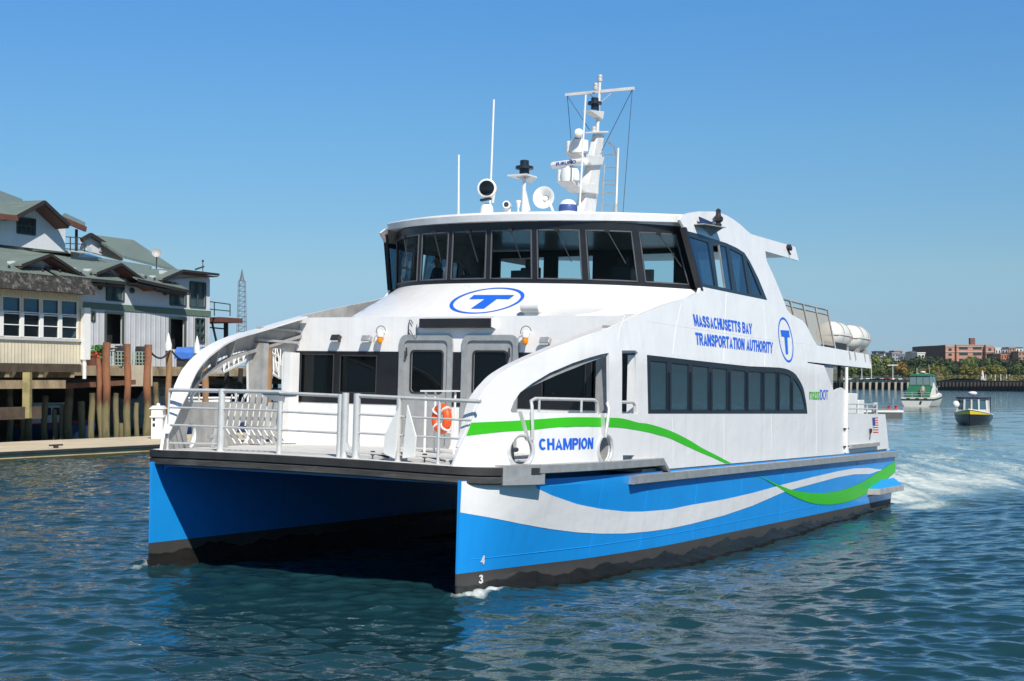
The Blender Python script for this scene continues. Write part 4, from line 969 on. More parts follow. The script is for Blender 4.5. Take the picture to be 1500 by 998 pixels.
# small camera and GPS mushroom, light pole
p = F(743, 301, 7.75); mb = MB(); mb.cyl(Vector(p) - dv * 0.14, Vector(p) + dv * 0.16, 0.085, n=14); mb.box((p[0], p[1], 7.27), (0.12, 0.12, 0.16)); o = mb.build('deck_camera', WHITE2, FERRY, smooth=40)
mb = MB(); mb.cyl(Vector(p) + dv * 0.155, Vector(p) + dv * 0.17, 0.055, n=12); mb.build('lens', DARK, o)
p = F(759.5, 298, 7.75); mb = MB(); mb.cyl((p[0], p[1], 7.08), p, 0.02, n=6); mb.lathe([(0.03, -.1), (0.05, 0), (0.065, 0.03), (0.05, 0.06), (0.01, 0.07)], p, n=12); mb.build('gps_aerial', WHITE2, FERRY, smooth=40)
p = F(768, 262, 7.75); mb = MB(); mb.cyl((p[0], p[1], 7.15), (p[0], p[1], p[2]), 0.05, 0.04, 8); mb.prism([(p[0] + 0.02, p[1] - 0.02, 7.08), (p[0] + 0.22, p[1] - 0.1, 7.08), (p[0] + 0.02, p[1] - 0.02, 7.75)], (0, -0.02, 0)); o = mb.build('light_pole', MASTM, FERRY, smooth=40)
a, b, c_ = F(749, 256, 7.75), F(777, 258, 7.75), F(769, 266, 7.75)
mb = MB(); mb.prism([a, b, c_], (0.3, 0, 0.0)); mb.bb((p[0] - 0.18, b[1], b[2]), (p[0] + 0.3, a[1], b[2] + 0.03)); mb.build('light_shelf', MASTM, o)
mb = MB(); l = F(768, 254, 7.75); mb.lathe([(0.11, 0), (0.11, 0.1), (0.20, 0.11), (0.2, 0.17), (0.1, 0.18), (0.1, 0.3), (0.02, 0.32)], (l[0], l[1], l[2] - 0.02), n=14); mb.build('masthead_light', NAVY, o, smooth=30)
# loudhailer
p = F(799, 291, 7.75); dl = (BR.T @ np.array([-0.35, -1, 0.05])); dl /= np.linalg.norm(dl)
mb = MB(); mb.lathe([(0.06, -0.30), (0.09, -0.2), (0.07, -0.1), (0.08, -0.02), (0.14, 0.06), (0.235, 0.12), (0.245, 0.14), (0.225, 0.14), (0.12, 0.06), (0.06, -0.02), (0.055, 0.03), (0.02, 0.05)], p, dl, 22)
mb.bar(Vector(p) - Vector(dl) * 0.25, (p[0] + 0.25, p[1] - 0.1, 7.2), 0.04, 0.04); mb.build('loudhailer', WHITE2, FERRY, smooth=40)
p = F(832, 305, 9.3); mb = MB(); mb.lathe([(0.2, -0.2), (0.21, 0), (0.19, 0.1), (0.13, 0.17), (0.05, 0.2), (0.01, 0.205)], p, n=18); o = mb.build('satellite_dome', WHITE2, FERRY, smooth=50)
mb = MB(); mb.lathe([(0.214, -0.08), (0.216, 0.0), (0.2, 0.07), (0.19, 0.075)], p, n=18); mb.build('dome_band', pmat('band_blue', (0.05, 0.09, 0.3), 0.4), o, smooth=50)
# the mast
def cxz(u, v): p = C(u, v, 0.0); return p[0], p[2]
a, b, c_, d_ = cxz(838.6, 311), cxz(865, 311), cxz(881.6, 197), cxz(871.6, 197)
mb = MB()
w0, w1 = 0.13, 0.075
a = (a[0] + 0.10, 7.05); b = (b[0] - 0.10, 7.05)
mb.add([(a[0], w0, a[1]), (b[0], w0, b[1]), (b[0], -w0, b[1]), (a[0], -w0, a[1]), (d_[0], w1, d_[1]), (c_[0], w1, c_[1]), (c_[0], -w1, c_[1]), (d_[0], -w1, d_[1])], [(0, 1, 5, 4), (1, 2, 6, 5), (2, 3, 7, 6), (3, 0, 4, 7), (4, 5, 6, 7), (3, 2, 1, 0)])
MAST = mb.build('radar_mast', MASTM, FERRY, bevel=0.02)
def shelf(pl, w, name='radar_shelf'):
    L = [cxz(*q) for q in pl]; mb = MB(); mb.prism([(x, w, z) for x, z in L], (0, -2 * w, 0)); return mb.build(name, MASTM, MAST, bevel=0.01)
shelf([(826, 266), (866, 271), (866, 285), (846, 282)], 0.2); shelf([(838, 225), (876, 231), (873, 242), (858, 243)], 0.18)
shelf([(866, 193), (883, 193), (883, 195.5), (866, 195.5)], 0.16); shelf([(858, 162), (880, 164), (878, 176), (873, 172)], 0.1)
def radar(uc, vc, ubar, vbar, ang, L, name):
    x, z = cxz(uc, vc); mb = MB(); mb.lathe([(0.14, -0.18), (0.2, -0.16), (0.22, -0.02), (0.2, 0.14), (0.1, 0.18), (0.08, 0.24)], (x, 0, z), n=16); g = mb.build('radar_gearbox', WHITE2, MAST, smooth=40)
    for s in (-1, 1):
        mb = MB(); mb.cyl((x - 0.05, s * 0.2, z - 0.15), (x - 0.05, s * 0.2, z + 0.13), 0.085, n=12); mb.build('motor_cover', WHITE2, g, smooth=40, bevel=0.02)
    xb_, zb_ = cxz(ubar, vbar); M = Matrix.Rotation(ang, 3, 'Z')
    mb = MB(); prof = []
    dvec = M @ Vector((0, 1, 0)); side = M @ Vector((1, 0, 0)); ctr = Vector((x, 0, zb_))
    rows = []
    for t in (-1, -0.97, 0.97, 1):
        k = 0.75 if abs(t) == 1 else 1
        rows.append([ctr + dvec * (L / 2 * t) + side * (0.10 * k * cos(q)) + Vector((0, 0, 0.085 * k * sin(q))) for q in np.linspace(0, 2 * pi, 14, endpoint=False)])
    mb.grid(rows, closed=True); n_ = 14; mb.f += [tuple(range(n_ - 1, -1, -1)), tuple(3 * n_ + i for i in range(n_))]; mb.m += [0, 0]
    bar = mb.build('radar_scanner', WHITE2, g, smooth=40)
    return bar, ctr, dvec, side
bar, ctr, dvec, side = radar(834, 257, 834, 239.5, radians(-14), 1.05, 'radar')
mb = MB(); letter(mb, 'FURUNO', [(0, 1), (1, 1), (1, 0), (0, 0)], lambda a, b, d=0: tuple(ctr + dvec * (0.33 - 0.62 * a) - side * 0.106 + Vector((0, 0, (b - 0.5) * 0.085))), 0.03, lift=0); mb.build('lettering', pmat('mark_blue', (0.03, 0.05, 0.3), 0.5), MAST)
radar(847, 215, 847, 199, radians(-62), 0.95, 'radar')
x0, z0 = cxz(875, 193); x1, z1 = cxz(879, 114)
mb = MB(); mb.cyl((x0, 0, z0), (x1, 0, z1), 0.045, 0.035, 8); mb.build('mast_pole', MASTM, MAST, smooth=40)
L, R_ = cxz(836.4, 138), cxz(919, 132.6); xm, zm = cxz(878, 134.5)
mb = MB(); hl = 0.93; mb.bar((xm, hl, zm), (xm, -hl, zm), 0.06, 0.07); mb.tube([(xm, hl * 0.3, zm - 0.03), (xm + 0.01, 0.02, zm - 0.25)], 0.012, 5); mb.tube([(xm, -hl * 0.4, zm - 0.03), (xm + 0.01, -0.02, zm - 0.28)], 0.012, 5); mb.build('crosstree', MASTM, MAST)
for u, v in ((872.7, 129), (879, 117), (870, 193)):
    x, z = cxz(u, v); mb = MB(); mb.lathe([(0.06, 0), (0.065, 0.06), (0.05, 0.08), (0.06, 0.1), (0.055, 0.16), (0.02, 0.18)], (x, 0.0, z - 0.05), n=12); mb.build('signal_lamp', STEEL, MAST, smooth=40)
x, z = cxz(871, 160); mb = MB(); mb.lathe([(0.09, 0), (0.09, 0.1), (0.17, 0.11), (0.17, 0.17), (0.09, 0.18), (0.09, 0.27), (0.02, 0.29)], (x, 0, z), n=14); mb.build('masthead_light', NAVY, MAST, smooth=30)
for pts in ([(840.8, 141), (838, 222)], [(840.8, 141), (864, 191)], [(917, 137), (911, 309)], [(917, 137), (881, 222)]):
    y_ = 0.88 if pts[0][0] < 870 else -0.88
    x0_, z0_ = xm, zm - 0.03; e = C(*pts[1], y_ * (1 if abs(pts[1][0] - pts[0][0]) < 10 else 0.15))
    mb = MB(); mb.tube([(x0_, y_, z0_), e if pts[1][1] < 300 else (e[0], e[1], 7.15)], 0.008, 4); mb.build('signal_halyard', DARK, MAST)
lad = [cxz(897, 308), cxz(897.5, 226), cxz(894, 216), cxz(883, 207)]
mb = MB(); yl = 0.0
mb.tube([(lad[0][0], -0.1, 7.15)] + [(x, -0.1, z) for x, z in lad[1:]], 0.025, 6)
l2 = cxz(873, 308); l3 = cxz(879, 240); mb.tube([(l2[0], -0.12, 7.15), (l3[0], -0.12, l3[1])], 0.022, 6)
for v in (227, 245.5, 264, 271, 282.5, 301):
    a_, b_ = cxz(876 + (264 - v) * 0.07, v), cxz(896.5, v); mb.tube([(a_[0], -0.11, a_[1]), (b_[0], -0.1, b_[1])], 0.014, 5)
mb.build('mast_ladder', ALU, MAST, smooth=40)
# side light board on the port wing
b4 = WL([(1018.5, 318), (1036, 325.5), (1038, 332), (1021, 328.5)])
mb = MB(); mb.prism([WP(*q, -0.10) for q in b4], (0, 0.03, 0)); sb = mb.build('side_light_board', pmat('board_navy', (0.02, 0.035, 0.10), 0.4), FERRY)
mb = MB(); q4 = WL([(1016, 328), (1048, 333.5)]); mb.prism([WP(*q4[0], 0.0), WP(*q4[1], 0.0), WP(*q4[1], -0.24), WP(*q4[0], -0.24)], (0, 0, -0.02)); t3 = W(1040, 346); mb.prism([WP(*W(1028, 331), -0.02), WP(*W(1046, 334), -0.22), WP(*t3, -0.01)], (0.02, 0, 0.0)); mb.build('bracket', ALUM, sb)
l_ = W(1043, 333); mb = MB(); mb.lathe([(0.07, 0), (0.08, 0.06), (0.05, 0.09), (0.1, 0.13), (0.11, 0.2), (0.06, 0.25), (0.05, 0.33), (0.06, 0.36), (0.02, 0.4)], WP(*l_, -0.14), n=12); mb.build('lamp', DARK, sb, smooth=30)
c_ = W(1153, 363); mb = MB(); mb.box(WP(*c_, -0.06), (0.16, 0.1, 0.08), Matrix.Rotation(0.5, 3, 'Y')); mb.tube([WP(*c_, 0), WP(c_[0] + 0.05, c_[1] - 0.18, -0.05)], 0.02, 5); mb.build('deck_camera', DARK, FERRY)
# underside fittings of the visor
for u, v in ((718, 328),):
    p = F(u, v, 6.75); mb = MB(); mb.lathe([(0.16, 0.04), (0.12, 0.02), (0.1, -0.06), (0.04, -0.1)], p, n=12); mb.bar((p[0], p[1] - 0.28, p[2] + 0.05), (p[0], p[1] + 0.28, p[2] + 0.05), 0.03, 0.03); mb.build('visor_lamp', ALU, FERRY, smooth=30)
# ---- bow railings
XR = 0.30
def FR_(u, v): return F(u, v, XR)
def rail_unit(posts, rails, gate=False):
    """posts: (u, v_top, v_bottom, r); rails: (u0, v0, u1, v1, r)"""
    top = None
    for i, (u0, v0, u1, v1, r) in enumerate(rails):
        mb = MB(); mb.cyl(FR_(u0, v0), FR_(u1, v1), r, n=8)
        o = mb.build('bow_railing' if i == 0 else 'rail', STEEL, FERRY if i == 0 else top, smooth=40)
        if i == 0: top = o
    for u, vt, vb, r in posts:
        p, q = FR_(u, vt), FR_(u, vb); mb = MB(); mb.cyl((p[0], p[1], 2.07), p, r, n=10); mb.cyl((p[0], p[1], 2.07), (p[0], p[1], 2.12), r * 1.25, n=10); mb.build('post', STEEL, top, smooth=40)
    return top
rail_unit([(248, 571, 655, 0.022), (325.5, 569.5, 657, 0.06), (411, 588, 661, 0.045)], [(249, 571.5, 411, 574.5, 0.035), (249, 597, 410, 602, 0.020), (249, 622.5, 410, 629.5, 0.020), (249, 649, 325, 650.5, 0.018)])
mb = MB(); a, b = FR_(376, 574), FR_(433, 591); c1_ = FR_(376, 582)
mb.prism([FR_(376, 573.5), FR_(435, 576.5), FR_(433, 581), FR_(416, 582.5), FR_(415, 590), FR_(402, 588), FR_(390, 581)], (0.03, 0, 0)); mb.build('rail_bracket', ALU, FERRY)
rail_unit([(499, 577.5, 665, 0.045), (506.5, 575.5, 668.5, 0.06)], [(411, 576, 500, 580, 0.03), (411, 603, 497, 607.5, 0.02), (411, 630, 496, 634.5, 0.02)])
rail_unit([(523.5, 576.5, 670, 0.06), (585, 584, 676, 0.045), (644, 584, 676, 0.026)], [(526, 580, 704, 588.5, 0.032), (526, 607, 690, 616, 0.018), (526, 634.5, 676, 643, 0.018), (526, 663, 668, 671, 0.018)])
mb = MB(); mb.tube([FR_(507, 650), FR_(508, 660), FR_(512, 662), FR_(519, 662), FR_(523, 660), FR_(523.5, 650)], 0.045, 8); mb.build('rail_foot', STEEL, FERRY, smooth=40)
# slanting bars behind the rails
mb = MB(); k = 0
for u in np.linspace(335, 407, 9):
    m = MB(); m.cyl(F(u + 5, 578, 0.42), F(u - 3, 624, 0.42), 0.013, n=5); m.build('lattice_bar', WHITE2, FERRY)
    m = MB(); m.cyl(F(u - 4, 627, 0.42), F(u + 10, 650, 0.42), 0.013, n=5); m.build('lattice_bar', WHITE2, FERRY)
# white gusset plates of the ramp hinge
for pl, dx in (([(582.8, 598.5), (585.3, 594), (579.6, 660), (577, 672), (561, 664), (563.5, 637)], 0.3), ([(596.4, 593), (609.2, 640), (606.8, 670), (589, 671.5), (592, 640)], 0.22)):
    mb = MB(); mb.prism([F(u, v, XR - 0.12 if dx == 0.3 else XR - 0.10) for u, v in pl], (0.035, 0.0, 0)); mb.build('ramp_gusset', WHITE2, FERRY, bevel=0.005)
p = FR_(579, 672); mb = MB(); mb.bb((p[0] + 0.05, p[1] - 0.08, 2.08), (p[0] + 0.25, p[1] + 0.16, 2.24)); mb.build('ramp_hinge', ALU, FERRY, bevel=0.01)
for u, v in ((546, 667), (622, 672)):
    p = F(u, v, 0.45); mb = MB(); mb.tube([(p[0], p[1], 2.09), (p[0], p[1], 2.2), (p[0] + 0.25, p[1] - 0.25, 2.12)], 0.02, 6); mb.cyl((p[0], p[1] + 0.03, 2.2), (p[0], p[1] - 0.03, 2.2), 0.04, n=8); mb.build('hold_down_clip', DARK, FERRY)
# stand with a life ring by the doors
mb = MB(); pz = Zp(645, 655, 2.12); xs_ = 3.3
def F3(u, v): return F(u, v, xs_)
mb.bar(F3(619, 573), F3(671, 573), 0.16, 0.03)
for u in (624, 638, 667): p = F3(u, 573); mb.tube([p, (p[0], p[1], 2.1)], 0.024, 6)
p = F3(636, 632); q = F3(660, 634); mb.tube([p, q], 0.02, 5); STAND = mb.build('deck_stand', WHITE2, FERRY)
lr = F(647, 613.5, 3.05)
RING = empty('life_ring', 'orange life ring with pale straps hanging on the white stand by the ferry doors', 'life ring', BOAT @ Matrix.Translation(Vector(lr)) @ Matrix.Rotation(radians(-25), 4, 'Z') @ Matrix.Rotation(radians(90), 4, 'Y'))
mb = MB(); mb.tube([(0.205 * cos(t), 0.20 * sin(t), 0) for t in np.linspace(0, 2 * pi, 32, endpoint=False)], 0.085, 10, closed=True); mb.build('ring', ORANGE, RING, smooth=50)
for t in (0.7, 2.3, 3.9, 5.5):
    mb = MB(); c = Vector((0.205 * cos(t), 0.20 * sin(t), 0)); mb.tube([c + Vector((cos(t) * cos(q), sin(t) * cos(q), sin(q))) * 0.09 for q in np.linspace(0, 2 * pi, 12, endpoint=False)], 0.022, 5, closed=True); mb.build('strap', WHITE2, RING, smooth=50)
# coiled ropes on deck
def rope(u, v, r, seed, label):
    p = Zp(u, v, 2.13); o = empty('mooring_rope', label, 'rope', BOAT @ Matrix.Translation(Vector((p[0], p[1], 2.13))), 'mooring ropes on the foredeck')
    rnd = random.Random(seed); pts = []
    for t in np.linspace(0, 2 * pi * 7, 190):
        k = t / (2 * pi); rr = r * (0.45 + 0.55 * abs(sin(k * 1.3))) ; pts.append((rr * 0.8 * cos(t) + 0.05 * sin(3 * t + seed), rr * 1.3 * sin(t) + 0.04 * cos(5 * t), 0.03 + 0.028 * k + 0.012 * sin(7 * t)))
    mb = MB(); mb.tube(pts, 0.032, 6); mb.build('rope_coil', ROPE, o, smooth=60)
rope(617, 652, 0.42, 1, 'larger coil of cream rope lying by the life ring stand on the foredeck')
rope(538, 646, 0.34, 2, 'smaller coil of cream rope lying left of the ramp gussets on the foredeck')
# ---- upper deck railing with netting
NET = bpy.data.materials.new('safety_net'); NET.use_nodes = True
t_ = NET.node_tree; pb = t_.nodes['Principled BSDF']; pb.inputs['Base Color'].default_value = (0.42, 0.38, 0.32, 1); pb.inputs['Roughness'].default_value = 0.9
tr = t_.nodes.new('ShaderNodeBsdfTransparent'); mxn = t_.nodes.new('ShaderNodeMixShader'); tcn = t_.nodes.new('ShaderNodeTexCoord'); wv = t_.nodes.new('ShaderNodeTexWave'); wv.inputs['Scale'].default_value = 14; wv.bands_direction = 'X'; wv2 = t_.nodes.new('ShaderNodeTexWave'); wv2.inputs['Scale'].default_value = 14; wv2.bands_direction = 'Z'
mxv = t_.nodes.new('ShaderNodeMath'); mxv.operation = 'MAXIMUM'; mr = t_.nodes.new('ShaderNodeMapRange'); mr.inputs[1].default_value = 0.3; mr.inputs[2].default_value = 0.9; mr.inputs[3].default_value = 0.35; mr.inputs[4].default_value = 0.95
t_.links.new(tcn.outputs['Object'], wv.inputs[0]); t_.links.new(tcn.outputs['Object'], wv2.inputs[0]); t_.links.new(wv.outputs[1], mxv.inputs[0]); t_.links.new(wv2.outputs[1], mxv.inputs[1]); t_.links.new(mxv.outputs[0], mr.inputs[0]); t_.links.new(mr.outputs[0], mxn.inputs[0]); t_.links.new(tr.outputs[0], mxn.inputs[1]); t_.links.new(pb.outputs[0], mxn.inputs[2]); t_.links.new(mxn.outputs[0], t_.nodes['Material Output'].inputs[0])
tp = WL([(1147, 436.5), (1164, 441), (1183, 446), (1201, 450), (1218.5, 454.5)]); bt_ = WL([(1153, 460), (1171, 467), (1191, 493), (1208, 496), (1225, 497)])
bt_ = [(s + 0.15, max(4.58, z)) for (s, z) in bt_]
mb = MB(); mb.tube([WP(*q, 0.12) for q in tp], 0.028, 6); UR = mb.build('upper_railing', ALUM, FERRY, smooth=40)
for a, b in zip(tp, bt_):
    mb = MB(); mb.bar(WP(*a, 0.12), WP(b[0], 4.58, 0.10), 0.05, 0.03); mb.build('post', ALUM, UR)
mb = MB(); mb.grid([[WP(s, z - 0.1, 0.14) for s, z in tp], [WP(s, 4.75, 0.12) for s, z in bt_]]); mb.build('net', NET, UR)
mb = MB(); mb.tube([WP(s, z - 0.13, 0.13) for s, z in tp], 0.014, 5); mb.build('rail', ALUM, UR)
# life raft canisters on the upper deck
RAFT = pmat('raft_shell', (0.72, 0.71, 0.66), 0.4, var=0.05, scale=3)
def raft(x, y, lab, sx=1.0):
    o = empty('life_raft_canister', lab, 'life raft', BOAT @ Matrix.Translation(Vector((x, y, 4.62))) @ Matrix.Rotation(radians(0), 4, 'Z'), 'life raft canisters on the upper deck')
    mb = MB(); mb.lathe([(0.05, -0.78), (0.24, -0.74), (0.35, -0.62), (0.38, -0.45), (0.385, 0), (0.38, 0.45), (0.35, 0.62), (0.24, 0.74), (0.05, 0.78)], (0, 0, 0.55), (1, 0, 0), 24); mb.build('canister', RAFT, o, smooth=60)
    mb = MB(); rows = []
    for k in np.linspace(0, 2 * pi, 40, endpoint=False):
        c, s = cos(k), sin(k); rows.append([( (0.80 * abs(c) ** .5 * (1 if c > 0 else -1)) , 0.405 * abs(s) ** .5 * (1 if s > 0 else -1), z) for z in (0.53, 0.575)])
    rows.append(rows[0]); mb.grid(rows); mb.build('seam_flange', RAFT, o)
    for q in (-0.3, 0.3):
        mb = MB(); mb.tube([(q, 0.395 * cos(t), 0.55 + 0.395 * sin(t)) for t in np.linspace(0, 2 * pi, 24, endpoint=False)], 0.010, 5, closed=True); mb.build('strap', ALUM, o)
    mb = MB(); mb.bb((-0.5, -0.35, -0.02), (0.5, 0.35, 0.12)); mb.bb((-0.45, -0.3, 0.1), (-0.35, 0.3, 0.24)); mb.bb((0.35, -0.3, 0.1), (0.45, 0.3, 0.24)); mb.build('cradle', ALUM, o)
    mb = MB(); mb.prism([(0.52, -0.384, 0.42), (0.62, -0.36, 0.42), (0.62, -0.36, 0.6), (0.52, -0.386, 0.6)], (0, -0.004, 0)); mb.build('red_mark', RED, o)
for (u, lab) in ((1222, 'forward white life raft canister, partly behind the netted railing'), (1250, 'after white life raft canister, clear of the netted railing')):
    p = C(u, 487, -3.2); raft(p[0], -3.2, lab)
p0, p1 = W(1203, 500), W(1234, 500)
mb = MB(); a = C(1203, 497, -3.6); b = C(1233, 504, -3.6); mb.bb((a[0], -3.75, 4.66), (b[0], -3.6, 4.9)); mb.build('dark_locker', DARK, FERRY, bevel=0.02)
for u in (1243, 1251, 1265, 1272):
    s, z = W(u, 515); mb = MB(); mb.tube([WP(s, 4.66, -0.02), WP(s, 4.42, -0.03)], 0.014, 5); mb.build('drain_spout', ALUM, FERRY)

# ================================================================== people
SKIN = pmat('skin', (0.45, 0.25, 0.17), 0.6, var=0.05); HAIR = pmat('dark_hair', (0.03, 0.02, 0.015), 0.7)
def person(label, M, shirt, trousers, h=1.75, arms='rest', group=None):
    me = bpy.data.meshes.new('person'); k = h / 1.75
    V = [(0, 0, .95, .13), (0, 0, 1.15, .135), (0, 0, 1.32, .15), (0, 0, 1.44, .11), (0, 0, 1.50, .055), (0, 0.01, 1.57, .06), (0, 0.02, 1.66, .105), (0, 0.0, 1.72, .08)]
    E = [(0, 1), (1, 2), (2, 3), (3, 4), (4, 5), (5, 6), (6, 7)]
    for s in (-1, 1):
        o = len(V); V += [(s * .10, 0, .88, .10), (s * .105, 0.02, .5, .065), (s * .11, -.01, .09, .045), (s * .12, .14, .04, .035)]; E += [(0, o), (o, o + 1), (o + 1, o + 2), (o + 2, o + 3)]
        o = len(V)
        if arms == 'rest': A = [(s * .19, 0, 1.40, .062), (s * .24, -.03, 1.13, .045), (s * .25, .12, .92, .035), (s * .25, .17, .86, .032)]
        else: A = [(s * .19, 0, 1.40, .062), (s * .25, .05, 1.15, .045), (s * .16, .30, 1.12, .035), (s * .15, .37, 1.12, .032)]
        V += A; E += [(3, o), (o, o + 1), (o + 1, o + 2), (o + 2, o + 3)]
        hx, hy, hz = A[3][:3]; dy, dz = (0.05, -0.06) if arms == 'rest' else (0.075, -0.01)
        for f in range(4):
            q = len(V); V += [(hx + (f - 1.5) * .02, hy + dy * .6, hz + dz * .6, .009), (hx + (f - 1.5) * .022, hy + dy * (1 + .1 * (f in (1, 2))), hz + dz * 1.3, .008)]; E += [(o + 3, q), (q, q + 1)]
        q = len(V); V += [(hx - s * .035, hy + dy * .4, hz + dz * .3 + .01, .01)]; E += [(o + 3, q)]
    me.from_pydata([(x * k, y * k, z * k) for x, y, z, r in V], E, []); ob = bpy.data.objects.new('tmp_person', me); COL.objects.link(ob)
    md = ob.modifiers.new('skin', 'SKIN'); sv = me.skin_vertices[0].data
    for i, (x, y, z, r) in enumerate(V): sv[i].radius = (r * k * (1.25 if i in (1, 2) else 1), r * k * (.85 if i in (0, 1, 2, 3) else 1))
    sv[0].use_root = True
    ob.modifiers.new('sub', 'SUBSURF').levels = 2
    dm = bpy.data.meshes.new_from_object(ob.evaluated_get(bpy.context.evaluated_depsgraph_get())); bpy.data.objects.remove(ob)
    for m in (SKIN, shirt, trousers, DARK): dm.materials.append(m)
    for p in dm.polygons:
        z = p.center.z / k; a = abs(p.center.x / k); p.use_smooth = True
        p.material_index = 3 if z < .1 else 2 if (z < .97 and a < .21) else 0 if (z > 1.49 or (arms == 'rest' and a > .2 and z < 1.2) or (arms != 'rest' and p.center.y / k > .15 and a > .08 and z > .95)) else 1
    o = bpy.data.objects.new('person', dm); COL.objects.link(o); o.matrix_world = M; tag(o, label, 'person', group)
    mb = MB(); mb.ball((0, -.015 * k, 1.70 * k), .105 * k, 14, sq=(.9, 1.02, .95)); mb.v = [v if v[1] < .05 * k or v[2] > 1.73 * k else (v[0], v[1] * .55, v[2]) for v in mb.v]; mb.build('hair', HAIR, o, smooth=60)
    for s in (-1, 1):
        mb = MB(); mb.ball((s * .035 * k, .115 * k, 1.655 * k), .011 * k, 8); mb.build('eye', DARK, o)
        mb = MB(); mb.ball((s * .1 * k, .01 * k, 1.645 * k), .028 * k, 8, sq=(.4, .8, 1.1)); mb.build('ear', SKIN, o, smooth=60)
    mb = MB(); mb.ball((0, .13 * k, 1.63 * k), .018 * k, 8, sq=(.8, 1, 1.4)); mb.build('nose', SKIN, o, smooth=60)
    return o
pw = F(641, 385, 9.4)
person('dark haired person in a navy shirt standing inside the ferry wheelhouse', BOAT @ Matrix.Translation(Vector((9.4, pw[1], 4.78))) @ Matrix.Rotation(radians(60), 4, 'Z'), pmat('navy_shirt', (0.02, 0.03, 0.075), 0.8), pmat('black_trousers', (0.015, 0.015, 0.018), 0.8), 1.74, 'reach')
pc = F(545, 548, 6.0)
person('person in dark clothes standing behind the starboard front cabin window', BOAT @ Matrix.Translation(Vector((6.1, pc[1], 1.9))) @ Matrix.Rotation(radians(90), 4, 'Z'), pmat('charcoal_coat', (0.02, 0.02, 0.022), 0.8), pmat('black_trousers', (0.015, 0.015, 0.018), 0.8), 1.72)

